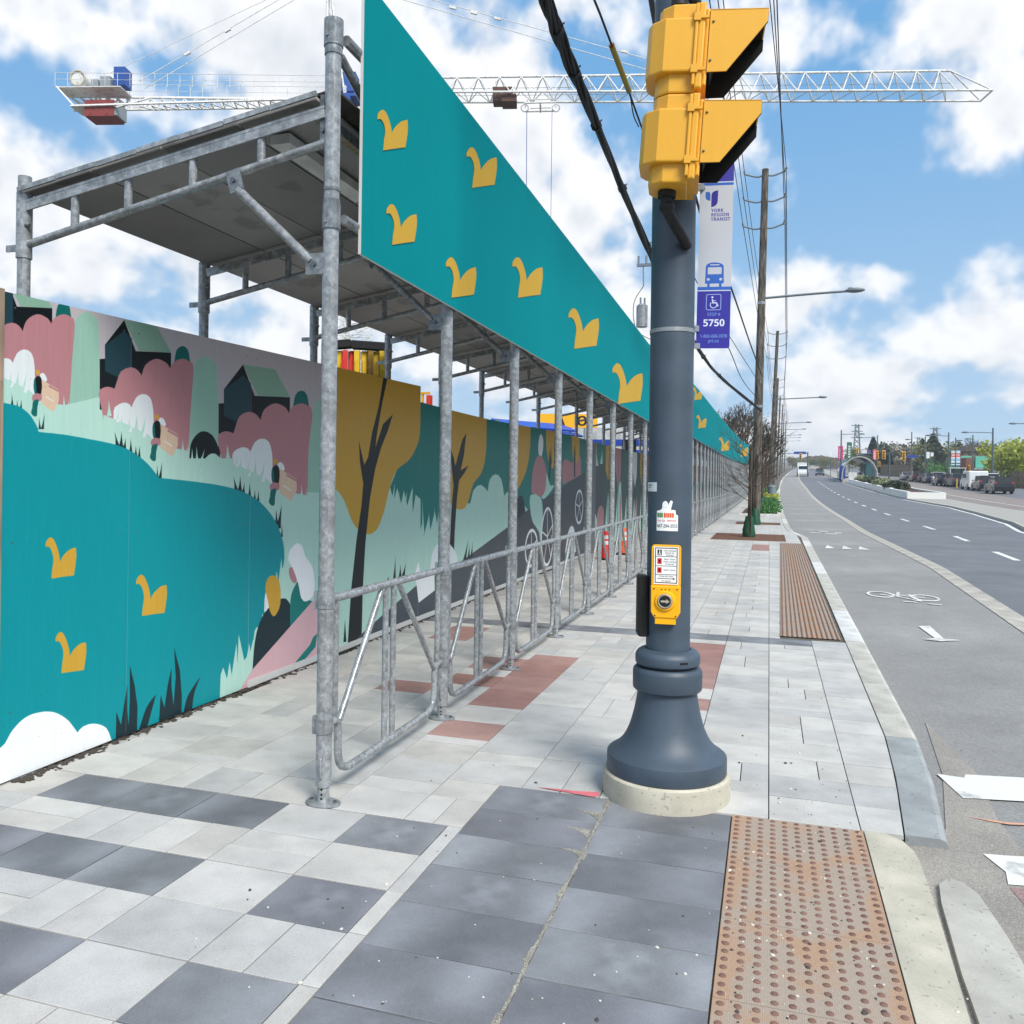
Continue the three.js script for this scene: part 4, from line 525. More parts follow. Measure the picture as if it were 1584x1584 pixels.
  for (let i = 0; i < 5; i++) {
    const z1 = 4.055 - i * .485, z0 = z1 - .482; const p = obj('tactile_plate', slabPoly([[-.143, z0], [.42, z0], [.42, z1], [-.143, z1]], -.012, .001), M.rust, walk);
    const ds = []; for (let a = 0; a < 11; a++) for (let b = 0; b < 10; b++) { const d = dome.clone(); const x = -.12 + a * .0518, z = z0 + .024 + b * .0482; d.translate(x + (R() - .5) * .001, .0008, -z); ds.push(d); }
    obj('raised_domes', ds, M.dome, p).userData.kind = 'stuff';
  }
  // ridged guidance plates further on
  const tl = poly1([[8.9, .127], [22.8, .29]]), tr = poly1([[8.9, .70], [22.8, .825]]);
  for (let i = 0; i < 14; i++) {
    const z0 = 8.95 + i * .99, z1 = z0 + .985; const p = obj('ridged_plate', ribbon(tl, tr, .001, z0, z1, .5), M.rust, walk);
    const g = []; for (let r = 0; r < 12; r++) { const t = (r + .5) / 12; g.push(bar(v3(lerp(tl(z0), tr(z0), t), .003, -z0), v3(lerp(tl(z1), tr(z1), t), .003, -z1), .014, .009)); }
    obj('ridges', g, M.dome, p).userData.kind = 'stuff';
  }
}
{ // pale sand swept into the joints of the dark slabs, and dirt along the foot of the hoarding
  const R = rng(31), sand = mat('#cbc6b8', .95, 0, { map: T.soil }), dirt = mat('#5d564d', 1, 0, { map: T.soil });
  obj('joint_sand', slabPoly([[-1.28, 1.6], [-.15, 1.6], [-.15, 4.05], [-1.28, 4.05]], -.02, -.0065), sand, walk);
  const g = []; for (let z = 1.8; z < 3.98; z += .09) { const w = .002 + .007 * fb(z * .13, .3, 7, 3, 9) + (R() < .14 ? .012 : 0), w2 = .002 + .006 * R(); const P = [[-.72 - w, z], [-.72 - w * .4, z - .03], [-.72 + w2, z + .01], [-.718 + w2 * .6, z + .06], [-.72, z + .1], [-.722 - w * .7, z + .07]]; g.push(slabPoly(P, -.004, .0014 + R() * .0004)); }
  for (const [x, z] of [[-.78, 3.86], [-.79, 3.66], [-.76, 3.44]]) g.push(slabPoly([[x - .07, z + .015], [x, z - .012], [x + .055, z - .07], [x + .06, z - .02], [x + .055, z + .01]], -.004, .0016));
  obj('swept_sand', g, sand, walk).userData.kind = 'stuff';
  const d = [], peb = new THREE.IcosahedronGeometry(1, 0); for (let i = 0; i < 900; i++) { const z = lerp(3.3, 12, Math.pow(R(), 1.4)), s = (.004 + .012 * R() * R()), p = peb.clone(); p.scale(s * 1.4, s * .6, s * 2); p.rotateY(R() * 6); p.translate(-3.61 + .006 + .09 * R() * R(), .003, -z); d.push(p); }
  const o = obj('foot_dirt', d, dirt); o.userData = { kind: 'stuff', label: 'dark crumbled dirt along the foot of the mural hoarding', category: 'dirt' };
}
{ // grit and pebbles lying on the corner
  const R = rng(5), g = [], k = []; const peb = new THREE.IcosahedronGeometry(1, 0);
  for (let i = 0; i < 420; i++) { const big = R() < .15, x = R() < .6 ? lerp(-.14, .42, R()) : lerp(-1.9, 1.4, R()), z = lerp(2.2, 7, R() * R()), s = (big ? .006 : .0028) * (.6 + R()); const p = peb.clone(); p.scale(s * (1 + R() * .5), s * .7, s); p.rotateY(R() * 6); p.translate(x, x > .6 ? YC - .004 : .002, -z); (R() < .35 ? k : g).push(p); }
  const o = obj('grit', g, mat('#c9c5bd', .9)); o.userData = { kind: 'stuff', label: 'pale grit scattered over the corner paving', category: 'grit' };
  const o2 = obj('dark_grit', k, mat('#4a4642', .9)); o2.userData = { kind: 'stuff', label: 'dark crumbs of grit on the corner paving', category: 'grit' };
}
// ================================================================ HOARDING WITH ITS PRINTED MURAL
const XH = -3.61;
const PAL = ['#b9b3b8', '#b2d8cb', '#12181b', '#86ac98', '#0e6560', '#95bfae', '#b57f85', '#dfe6e8', '#d9bda3', '#d0a63c', '#068e97', '#eef1f2', '#1d3138', '#d2abb2', '#1c2326', '#127873', '#474f57', '#22404a'];
PAL[9] = '#c99d3a';
function muralTex(w, h, z0, z1, top, items, base) {
  const c = document.createElement('canvas'); c.width = w; c.height = h; const x = c.getContext('2d');
  x.fillStyle = base; x.fillRect(0, 0, w, h);
  const X = (z) => (z / 1000 - z0) / (z1 - z0) * w, Y = (y) => h - y / 1000 / top * h;
  for (const [ci, p] of items) { x.fillStyle = PAL[ci]; x.beginPath(); for (let i = 0; i < p.length; i += 2) i ? x.lineTo(X(p[i]), Y(p[i + 1])) : x.moveTo(X(p[i]), Y(p[i + 1])); x.closePath(); x.fill(); }
  for (const [ci, [cz, cy, rz, ry]] of WHEELS) {
    x.strokeStyle = PAL[ci]; x.lineWidth = .05 * w / (z1 - z0); x.beginPath(); x.ellipse(X(cz), Y(cy), rz / 1000 * w / (z1 - z0), ry / 1000 / top * h, 0, 0, 7); x.stroke();
    x.lineWidth *= .5; for (let k = 0; k < 5; k++) { const a = k * 1.257 + .4; x.beginPath(); x.moveTo(X(cz), Y(cy)); x.lineTo(X(cz + rz * Math.cos(a)), Y(cy + ry * Math.sin(a))); x.stroke(); }
  }
  // fine print grain, as on sheets that have stood outdoors
  const im = x.getImageData(0, 0, w, h), d = im.data; for (let j = 0, k = 0; j < h; j++) for (let i = 0; i < w; i++, k += 4) { const f = 1 + (hash(i, j, 71) - .5) * .035 + (vn(i / 3, j / 60, 9999, 72) - .5) * .03 - (hash(i >> 1, j >> 1, 73) > .9996 ? .3 : 0); d[k] *= f; d[k + 1] *= f; d[k + 2] *= f; }
  x.putImageData(im, 0, 0);
  const t = new THREE.CanvasTexture(c); t.colorSpace = THREE.SRGBColorSpace; t.anisotropy = 8; t.flipY = true; return t;
}
const hoard = thing('hoarding', 'long plywood site hoarding printed with a park mural of trees, pond and swans', 'hoarding');
{
  const TOP = 2.6, zA = 3.22, zB = 8.38, zC = 19.0;
  const tA = muralTex(2048, 1024, zA, zB, TOP, MURAL, PAL[0]), tB = muralTex(2048, 480, zB, zC, TOP, MURAL, '#127873');
  // a plain continuation of the print further along
  const R = rng(301), far = []; for (let i = 0; i < 9; i++) { const z = 19000 + i * 1350; far.push([1, [z, 0, z + 500, 1100 + R() * 500, z + 900, 1500 * R() + 300, z + 1350, 0]]); far.push([[9, 6, 15, 7][i % 4], [z + 100, 2600, z + 900, 2600, z + 850, 1700, z + 500, 1300 + R() * 300, z + 150, 1800]]); far.push([14, [z + 470, 0, z + 560, 0, z + 520, 2100, z + 490, 2100]]); far.push([6, [z + 700, 0, z + 800, 900 + 400 * R(), z + 1000, 1000, z + 1100, 0]]); }
  const tC = muralTex(1024, 220, 19, 31.2, TOP, far, '#3d5a5a');
  const pm = (t) => mat('#ffffff', .36, 0, { map: t, specularIntensity: .35 });
  const mA = pm(tA), mB = pm(tB), mC = pm(tC), grey = mat('#6a6f76', .4, 0, { map: T.panel });
  const topA = (z) => 2.44 + .0195 * (z - 3.22), topB = (z) => z < 8.38 ? topA(z) : poly1([[8.38, 2.37], [10.5, 2.345], [14.9, 2.41], [19, 2.36], [400, 2.38]])(z);
  const cuts = [3.22, 4.08, 5.29, 6.5, 7.44, 8.38]; for (let z = 9.6; z < 16.1; z += 1.22) cuts.push(z); cuts.push(16.9, 18.0, 19.0); for (let z = 20.22; z < 77; z += 1.22) cuts.push(z);
  for (let i = 0; i + 1 < cuts.length; i++) {
    const a = cuts[i] + .0004, b = cuts[i + 1] - .0004, x0 = XH + (hash(i, 3, 8) - .5) * .001, th = .018, lo = i < 2 ? .0 + .012 : .055, e = 1e-4;
    const zr = b <= 8.39 ? [zA, zB] : b <= 19.1 ? [zB, zC] : [19 + Math.floor((a - 19) / 12.2) * 12.2, 31.2 + Math.floor((a - 19) / 12.2) * 12.2];
    const F = (z) => clamp((z - zr[0]) / (zr[1] - zr[0]), 0, 1);
    const P = [[0, lo, a], [0, lo, b], [0, topB(b - e), b], [0, topB(a + e), a], [-th, lo, a], [-th, lo, b], [-th, topB(b - e), b], [-th, topB(a + e), a]].map(([x, y, z]) => V(x0 + x, y, z));
    const quad = (q, uv) => { const g = new THREE.BufferGeometry(); g.setAttribute('position', new THREE.Float32BufferAttribute([q[0], q[1], q[2], q[0], q[2], q[3]].flatMap((k) => P[k].toArray()), 3)); g.setAttribute('uv', new THREE.Float32BufferAttribute([uv[0], uv[1], uv[2], uv[0], uv[2], uv[3]].flat(), 2)); g.computeVertexNormals(); return g; };
    const front = quad([0, 1, 2, 3], [[F(a), lo / TOP], [F(b), lo / TOP], [F(b), topB(b - e) / TOP], [F(a), topB(a + e) / TOP]]); front.userData.keep = true;
    const m = b <= 8.39 ? mA : (cuts[i] === 16.9) ? grey : b <= 19.1 ? mB : mC;
    const p = obj('mural_panel', front, m, hoard);
    const z4 = [[0, 0], [1, 0], [1, 1], [0, 1]];
    obj('panel_board', [quad([5, 4, 7, 6], z4), quad([3, 2, 6, 7], z4), quad([4, 0, 3, 7], z4), quad([1, 5, 6, 2], z4), quad([4, 5, 1, 0], z4)].map((g) => tri(g)), M.panelEdge, p);
    if (i >= 2 && i < 12) obj('skirting', bar(V(x0 + .004, .032, a), V(x0 + .004, .032, b), .012, .05), M.panelEdge, p);
    if (i < 8) { const g = []; for (const z of [a + .06, b - .06]) for (const y of [.35, 1.2, topB(z) - .07]) g.push(tube(v3(x0 - .002, y, -z), v3(x0 + .0016, y, -z), .005, 8)); obj('screws', g, M.bolt, p).userData.kind = 'stuff'; }
  }
  obj('end_stud', box(XH - .035, 1.22, -3.19, .09, 2.46, .045), M.wood, hoard);
  const st = []; for (let z = 3.3; z < 30; z += 1.22) st.push(box(XH - .065, 1.17, -z, .09, 2.3, .04)); st.push(box(XH - .04, .04, -17, .04, .08, 27)); obj('back_framing', st, M.wood, hoard).userData.kind = 'stuff';
}
// ================================================================ COVERED WALKWAY OF SCAFFOLD FRAMES
const walkway = thing('covered_walkway', 'galvanised scaffold canopy over the pavement with posts, guard rails and boarded roof', 'scaffold');
{
  const XO = -2.0, XI = -3.85, N = 49, zf = (i) => 3.55 + 1.505 * i;
  const yTop = (x) => 3.045 + (x + 3.81) * .1665;      // top of roof frame
  for (let i = 0; i < N; i++) {
    const z = zf(i), q = V(0, 0, z), near = i < 7, seg = i < 3 ? 20 : i < 10 ? 12 : 8, P = (x, y, dz = 0) => v3(q.x + x, q.y + y, q.z - dz);
    // outer post: adjustable leg, sleeve and tall tube
    const topY = i === 0 ? 3.70 : 3.60;
    const post = obj('post', [tube(P(XO, .095), P(XO, topY), .0375, seg), tube(P(XO, .01), P(XO, .12), .029, seg)].concat(near ? [tube(P(XO, .09), P(XO, .105), .0395, seg)] : []), M.galv, walkway);
    obj('base_plate', i < 8 ? (() => { const s = new THREE.Shape(); s.absellipse(0, 0, .085, .052, 0, 2 * Math.PI); const g = new THREE.ExtrudeGeometry(s, { depth: .010, bevelEnabled: true, bevelSize: .003, bevelThickness: .002, bevelSegments: 1, curveSegments: 10 }); g.rotateX(-Math.PI / 2); g.translate(q.x + XO, q.y + .003, q.z); return [g]; })() : [box(q.x + XO, q.y + .006, q.z, .14, .012, .09)], M.zinc, post);
    if (near) {
      for (const y of [.965, .375]) obj('clamp', [tube(P(XO, y - .035), P(XO, y + .035), .0425, seg), box(q.x + XO - .042, q.y + y, q.z + .012, .02, .085, .02)], M.zinc, post);
      for (const s of [-1, 1]) obj('bolt', tube(P(XO + s * .062, .012), P(XO + s * .062, .024), .009, 6), M.bolt, post);
      const hs = []; for (const y of [.035, .055, .078]) hs.push(tube(P(XO + .006, y, -.0282), P(XO + .006, y, -.0296), .0055, 8)); obj('pin_holes', hs, M.matte, post).userData.kind = 'stuff';
      obj('handle', pipe([P(XO + .012, .23, -.036), P(XO + .012, .226, -.05), P(XO + .012, .18, -.052), P(XO + .012, .14, -.05), P(XO + .012, .135, -.036)], .0045, 6, 14), M.zinc, post);
    }
    if (i < 3) { obj('coupler', [tube(P(XO, 2.72), P(XO, 2.84), .0445, seg), tube(P(XO, 2.839), P(XO, 2.86), .0415, seg), box(q.x + XO - .005, q.y + 2.785, q.z + .043, .014, .085, .012)], M.galvDark, post); obj('ring', tube(P(XO, 2.90), P(XO, 2.915), .0405, seg), M.galvDark, post); obj('coupler', [tube(P(XO, 3.585), P(XO, 3.71), .046, seg), tube(P(XO, 3.545), P(XO, 3.59), .042, seg), box(q.x + XO - .008, q.y + 3.655, q.z + .045, .014, .075, .012)], M.galvDark, post); }
    // inner post behind the hoarding
    const ip = obj('post', [tube(P(XI, 0), P(XI, 2.72), .033, seg), tube(P(XI, 2.70), P(XI, 3.05), .040, seg), tube(P(XI, 3.05), P(XI, 3.14), .034, seg)], M.galv, walkway);
    if (i < 8) { obj('lug', box(q.x + XI - .075, q.y + 2.76, q.z, .09, .035, .012), M.galvDark, ip); obj('bolt', tube(P(XI + .03, 2.87, -.02), P(XI + .058, 2.87, -.02), .011, 6), M.bolt, ip); }
    // roof truss
    const x0 = XI + .035, x1 = XO - .03, lowY = (x) => 2.775 + (x - x0) * (3.135 - 2.775) / (x1 - x0), upY = (x) => yTop(x) - .045;
    const truss = obj('roof_truss', [bar(P(x0, upY(x0)), P(x1, upY(x1)), .014, .055), bar(P(x0, upY(x0) - .022, -.02), P(x1, upY(x1) - .022, -.02), .055, .012), tube(P(x0, lowY(x0)), P(x1, lowY(x1)), .021, seg)], M.galv, walkway);
    for (const t of [.17, .36, .58, .80]) { const x = lerp(x0, x1, t); obj('strut', tube(P(x, lowY(x)), P(x, upY(x)), .021, seg), M.galv, truss); }
    if (near) { obj('end_plate', box(q.x + x1 - .012, q.y + 3.25, q.z + .005, .035, .22, .014), M.galvDark, truss); for (const y of [3.31, 3.19]) obj('bolt', tube(P(x1 - .012, y, -.012), P(x1 - .012, y, -.026), .013, 6), M.bolt, truss); }
    const bx = XO - .52; const kb = obj('knee_brace', tube(P(bx + .02, lowY(bx) - .09, -.02), P(XO - .09, 2.57, -.02), .0215, seg), M.galv, walkway);
    obj('gusset', bar(P(bx - .01, lowY(bx) + .005, -.028), P(bx + .02, lowY(bx) - .10, -.028), .075, .010), M.galvDark, kb); obj('gusset', box(q.x + XO - .065, q.y + 2.555, q.z + .028, .10, .10, .010), M.galvDark, kb);
    if (i < 4) { obj('bolt', tube(P(bx, lowY(bx) - .045, -.03), P(bx, lowY(bx) - .045, -.044), .014, 6), M.bolt, kb); obj('bolt', tube(P(XO - .07, 2.555, -.03), P(XO - .07, 2.555, -.044), .014, 6), M.bolt, kb); }
    if (i === N - 1) continue;
    // guard rail of this bay
    const z2 = zf(i + 1), L = (t, y) => V(XO, y, lerp(z + .04, z2 - .04, t));
    const rail = new THREE.Group(); rail.name = 'guard_rail';
    const low = [[0, .372], [.045, .372], [.062, .355], [.066, .31], [.068, .20], [.085, .135], [.13, .105], [.18, .10], [.5, .10], [.82, .10], [.87, .105], [.915, .135], [.932, .20], [.934, .31], [.938, .355], [.955, .372], [1, .372]].map(([t, y]) => L(t, y));
    const gTop = tube(V(XO, .965, z + .02), V(XO, .965, z2 - .02), .0215, seg), gLow = pipe(low, .0195, Math.min(seg, 12), i < 8 ? 60 : 24, .3);
    const gBal = [[.04, .965, .372], [.43, .965, .10], [.50, .965, .10], [.96, .965, .372]].map(([t, a, b]) => tube(L(t, b), L(t, a), .0165, Math.min(seg, 12))), gDia = [tube(L(.075, .36), L(.40, .955), .0165, Math.min(seg, 12)), tube(L(.925, .36), L(.545, .955), .0165, Math.min(seg, 12))];
    if (i < 14) { walkway.add(rail); obj('top_rail', gTop, M.galv, rail); obj('lower_rail', gLow, M.galv, rail); for (const g of gBal) obj('baluster', g, M.galv, rail); for (const g of gDia) obj('diagonal', g, M.galv, rail); }
    else obj('guard_rail', [gTop, gLow, ...gBal, ...gDia], M.galv, walkway);
    // roof boards of this bay: four sheets side by side
    const za = i === 0 ? z - .03 : z + .005, zb = z2 - .005;
    for (let b = 0; b < 4; b++) {
      const xa = lerp(-3.83, -2.07, b / 4) + .005, xb = lerp(-3.83, -2.07, (b + 1) / 4) - .005, ho = (hash(i, b, 31) - .5) * .012;
      const A = V((xa + xb) / 2, (yTop(xa) + yTop(xb)) / 2 + .010 + ho * .4, (za + zb) / 2), tilt = Math.atan(.1665);
      obj('roof_board', box(A.x, A.y, A.z, (xb - xa) / Math.cos(tilt), .018, zb - za, 0, 0, tilt), M.roofBoard[Math.floor(hash(i, b, 9) * 3)], walkway);
    }
    { const A = V(-2.93, yTop(-2.93) + .036, (z + z2) / 2); obj('roof_felt', box(A.x, A.y, A.z, 1.92, .014, z2 - z + .0, 0, 0, Math.atan(.1665)), M.roofFelt, walkway); }
    if (i < 10) { const a = V(-2.38, yTop(-2.38) - .035, z + .15), b = V(-2.38, yTop(-2.38) - .035, z2 - .45); if (i % 2 === 0) obj('strip_light', [bar(a, b, .11, .05)], M.white, walkway); }
    // joists along the street
    obj('joist', bar(V(-2.12, yTop(-2.12) - .02, z + .03), V(-2.12, yTop(-2.12) - .02, z2 - .03), .045, .05), M.galvDark, walkway);
  }
  // drip edge of the near gable, in short lapped lengths
  for (let k = 0; k < 7; k++) { const xa = lerp(-3.84, -2.05, k / 7), xb = lerp(-3.84, -2.05, (k + 1) / 7) - .006, z = zf(0) - .055; obj('roof_edge', bar(v3(xa, yTop(xa) + .012 + (k % 2) * .003, -z), v3(xb, yTop(xb) + .012 + (k % 2) * .003, -z), .024, .012), M.galv, walkway); }
  // long tubes that carry the fascia
  obj('ledger_tube', [tube(v3(-1.962, 3.635, -3.60), v3(-1.985, 3.61, -17), .026, 14)], M.galvDark, walkway);
  obj('ledger_tube', [tube(v3(-1.962, 2.78, -3.60), v3(-1.975, 2.74, -17), .024, 14)], M.galvDark, walkway);
  obj('fascia_brace', tube(v3(-1.99, 3.56, -3.6), v3(-2.0, 3.2, -4.5), .022, 10), M.galvDark, walkway);
}
// ================================================================ TEAL FASCIA BOARDS WITH GOLD SWANS
function fascia(name, label, bot, top, z0, z1, swans, len) {
  const XF = -1.93, o = thing(name, label, 'fascia board'), n = Math.max(1, Math.round((z1 - z0) / len));
  for (let i = 0; i < n; i++) {
    const a = lerp(z0, z1, i / n), b = lerp(z0, z1, (i + 1) / n), th = .016, e = 0;
    const P = [[0, bot(a), a], [0, bot(b), b], [0, top(b), b], [0, top(a), a], [-th, bot(a), a], [-th, bot(b), b], [-th, top(b), b], [-th, top(a), a]].map(([x, y, z]) => V(XF + x, y, z));
    const quad = (q) => { const g = new THREE.BufferGeometry(); g.setAttribute('position', new THREE.Float32BufferAttribute([q[0], q[1], q[2], q[0], q[2], q[3]].flatMap((k) => P[k].toArray()), 3)); g.computeVertexNormals(); return tri(g); };
    const p = obj('fascia_panel', quad([0, 1, 2, 3]), M.teal, o);
    obj('panel_board', [quad([5, 4, 7, 6]), quad([3, 2, 6, 7]), quad([4, 0, 3, 7]), quad([1, 5, 6, 2]), quad([4, 5, 1, 0])], M.panelEdge, p);
  }
  for (const s of swans) {
    const pts = []; for (let i = 0; i < s.length; i += 2) pts.push([s[i] / 1000, s[i + 1] / 1000]);
    const g = new THREE.ExtrudeGeometry(shape(pts), { depth: .0015, bevelEnabled: false }), p = g.attributes.position;
    for (let i = 0; i < p.count; i++) { const q = V(XF + .0025 + p.getZ(i), Math.min(p.getY(i), top(p.getX(i)) - .003), p.getX(i)); p.setXYZ(i, q.x, q.y, q.z); } g.computeVertexNormals();
    obj('swan_decal', g, M.gold, o);
  }
}
fascia('teal_fascia', 'tall teal fascia board with seven gold swans on the near scaffold canopy', (z) => 2.645 - .0092 * (z - 3.72), (z) => 4.0 - .018 * (z - 3.9), 3.72, 19.2, SWANS, 2.6);
fascia('teal_fascia', 'far teal fascia board with gold swans running on behind the traffic pole', (z) => 2.70 + .0008 * z, poly1([[19.2, 4.06], [24, 4.14], [76, 4.38]]), 19.2, 76, FAR_SWANS, 2.6);
// ================================================================ TRAFFIC POLE AND WHAT HANGS ON IT
const PX = -.474, PZ = 4.247;
{
  const o = thing('traffic_pole', 'thick dark grey steel traffic pole with flared bell base on the corner', 'pole', v3(PX, 0, -PZ));
  const cb = obj('concrete_footing', lathe([[.0, -.03], [.312, -.03], [.313, .09], [.309, .108], [.298, .116], [0, .116]], 96, .6), M.concYellow, o);
  const bell = obj('bell_base', lathe([[.286, .1165], [.2925, .119], [.2945, .124], [.2945, .192], [.2925, .199], [.284, .206], [.266, .217], [.244, .234], [.222, .257], [.203, .287], [.187, .322], [.173, .366], [.161, .415], [.152, .465], [.146, .505], [.145, .515], [.12, .515]], 96, .42), M.shaft, o);
  obj('lower_ring', lathe([[.14, .512], [.158, .512], [.169, .522], [.171, .53], [.171, .606], [.168, .617], [.158, .628], [.14, .632], [.12, .634]], 96, .5), M.shaft, o);
  obj('upper_ring', lathe([[.12, .638], [.150, .64], [.158, .648], [.160, .655], [.160, .684], [.157, .694], [.146, .708], [.130, .717], [.112, .719]], 96, .5), M.shaft, o);
  obj('shaft', lathe([[.1085, .60], [.1075, 3.0], [.106, 6.4], [0, 6.42]], 48), M.shaft, o);
  // the cut slots in ring and bell
  const slot = (r, y, a, w, h) => box(r * Math.sin(a), y, r * Math.cos(a), w, h, .012, a);
  obj('slot', slot(.1545, .672, .62, .042, .011), M.black, o); obj('slot', slot(.174, .335, .45, .05, .013), M.black, o);
}
// curved stickers and strap
function wrap(r, a0, a1, y0, y1, n = 16) { const g = new THREE.CylinderGeometry(r, r, y1 - y0, n, 1, true, a0, a1 - a0); g.translate(0, (y0 + y1) / 2, 0); g.userData.keep = true; const h = g.toNonIndexed(); h.userData.keep = true; return h; }
const FACE = Math.atan2(-PX, PZ);      // turn that faces the camera
function canvasMat(w, h, draw, o = {}) { const c = document.createElement('canvas'); c.width = w; c.height = h; const x = c.getContext('2d'); draw(x, w, h); const t = new THREE.CanvasTexture(c); t.colorSpace = THREE.SRGBColorSpace; return mat('#ffffff', .5, 0, { map: t, ...o }); }
{
  const m = canvasMat(256, 256, (x, w, h) => {
    x.clearRect(0, 0, w, h); x.fillStyle = '#f4f4f2';
    x.beginPath(); x.moveTo(6, 90); x.lineTo(30, 86); x.quadraticCurveTo(80, 78, 72, 50); x.quadraticCurveTo(70, 12, 110, 8); x.quadraticCurveTo(140, 20, 140, 42); x.lineTo(160, 8); x.quadraticCurveTo(182, -2, 188, 16); x.lineTo(168, 78); x.lineTo(220, 82); x.lineTo(226, 118); x.lineTo(250, 122); x.lineTo(250, 250); x.lineTo(4, 250); x.closePath(); x.fill();
    x.strokeStyle = '#c9c9c6'; x.lineWidth = 3; x.beginPath(); x.arc(106, 46, 18, 0, 7); x.stroke();
    x.fillStyle = '#2f7d33'; for (const [a, w] of [[12, 22], [37, 20], [60, 20]]) { x.beginPath(); x.roundRect(a, 104, w, 40, 8); x.fill(); } x.fillStyle = '#e0612a'; for (const [a, w] of [[90, 22], [114, 12], [129, 22], [154, 22], [179, 24]]) { x.beginPath(); x.roundRect(a, 104, w, 40, 8); x.fill(); }
    x.font = 'bold 22px sans-serif'; x.fillStyle = '#d0414f'; x.fillText('Over 420', 12, 176, 110); x.fillRect(128, 164, 100, 8);
    x.font = 'bold 40px sans-serif'; x.fillStyle = '#1c2430'; x.fillText('647-294-3555', 12, 224, 232);
  }, { alphaTest: .5, transparent: false });
  m.alphaMap = null; m.alphaTest = .5;
  const g = wrap(.1095, FACE - .62, FACE + .40, 1.305, 1.46); const s = tag(obj('pole_sticker', g, m), 'white advert sticker with a phone number on the traffic pole', 'sticker'); s.position.set(PX, 0, -PZ);
  const m2 = canvasMat(64, 32, (x, w, h) => { x.fillStyle = '#dfe1e1'; x.fillRect(0, 0, w, h); x.fillStyle = '#6d7478'; x.font = 'bold 12px sans-serif'; x.fillRect(10, 8, 34, 4); x.fillRect(10, 16, 26, 3); });
  const s2 = tag(obj('torn_label', wrap(.1095, FACE - 1.5, FACE - .62, 1.50, 1.545), m2), 'small torn white label high on the traffic pole', 'sticker'); s2.position.set(PX, 0, -PZ);
}
{ // push button station facing the crossing
  const o = thing('crossing_button', 'yellow pedestrian push button box with instruction plate on the traffic pole', 'push button', v3(PX + Math.sin(FACE - .11) * .112, 0, -PZ + Math.cos(FACE - .11) * .112), FACE - .06);
  const rr = (w, h, d, r, x, y, z) => { const s = new THREE.Shape(), a = w / 2, b = h / 2; s.moveTo(-a + r, -b); s.lineTo(a - r, -b); s.quadraticCurveTo(a, -b, a, -b + r); s.lineTo(a, b - r); s.quadraticCurveTo(a, b, a - r, b); s.lineTo(-a + r, b); s.quadraticCurveTo(-a, b, -a, b - r); s.lineTo(-a, -b + r); s.quadraticCurveTo(-a, -b, -a + r, -b); const g = new THREE.ExtrudeGeometry(s, { depth: d - .004, bevelEnabled: true, bevelSize: .002, bevelThickness: .002, bevelSegments: 2 }); g.translate(x, y, z); return g; };
  obj('back_plate', rr(.137, .20, .016, .016, 0, 1.14, 0), M.yellowB, o);
  const plate = canvasMat(256, 384, (x, w, h) => {
    x.fillStyle = '#f2f2ef'; x.fillRect(0, 0, w, h); x.strokeStyle = '#1d1f22'; x.lineWidth = 9; x.strokeRect(16, 14, w - 32, h - 30); x.lineWidth = 6; for (const y of [100, 196, 284]) { x.beginPath(); x.moveTo(16, y); x.lineTo(w - 16, y); x.stroke(); }
    x.fillStyle = '#17191c'; x.fillRect(36, 30, 46, 58); x.fillStyle = '#f2f2ef'; x.beginPath(); x.arc(60, 41, 6, 0, 7); x.fill(); x.fillRect(55, 48, 10, 20); x.fillRect(48, 66, 8, 18); x.fillRect(64, 66, 8, 18);
    x.fillStyle = '#cf2f2c'; x.fillRect(36, 118, 46, 60); x.fillRect(36, 212, 46, 56); x.fillStyle = '#3a0d0d'; x.fillRect(50, 132, 18, 32); x.fillRect(50, 224, 18, 30);
    x.fillStyle = '#2a2d31'; x.textAlign = 'center'; x.font = 'bold 21px sans-serif'; x.fillText('START CROSSING', 164, 48, 130); x.fillText('Watch for', 164, 70, 110); x.fillText('vehicles', 164, 92, 90);
    x.fillText("DON'T START", 164, 136, 120); x.fillText('Finish crossing', 164, 160, 130); x.fillText('if started', 164, 184, 100); x.fillText("DON'T CROSS", 164, 246, 124);
    x.fillText('PUSH BUTTON', w / 2, 310, 150); x.fillText('TO CROSS', w / 2, 358, 110); x.fillRect(38, 322, 170, 7); x.beginPath(); x.moveTo(226, 326); x.lineTo(200, 314); x.lineTo(200, 338); x.fill();
  });
  const pg = new THREE.PlaneGeometry(.118, .182); pg.translate(0, 1.142, .0185); pg.userData.keep = true; obj('instruction_plate', (() => { const h = pg.toNonIndexed(); h.userData.keep = true; return h; })(), plate, o);
  obj('button_housing', [extr([[-.066, .918], [-.052, .893], [.052, .893], [.066, .918], [.067, 1.040], [-.067, 1.040]], .036, .004).translate(0, 0, .014), box(0, .883, .012, .098, .048, .03)], M.yellowB, o);
  const ring = new THREE.CylinderGeometry(.045, .052, .012, 32); ring.rotateX(Math.PI / 2); ring.translate(-.002, .972, .036); obj('button_ring', ring, M.yellowB, o);
  const rg = new THREE.TorusGeometry(.031, .006, 8, 32); rg.translate(-.002, .972, .043); obj('bezel', rg, mat('#a59c8c', .5, .3), o);
  const bt = new THREE.CylinderGeometry(.027, .029, .012, 28); bt.rotateX(Math.PI / 2); bt.translate(-.002, .972, .042); const b = obj('button', bt, mat('#1a1b1c', .5), o);
  obj('arrow', [box(-.008, .972, .0485, .026, .009, .002), extr([[.004, .983], [.021, .972], [.004, .961]], .002).translate(0, 0, .0485)], mat('#b3aa98', .5), b);
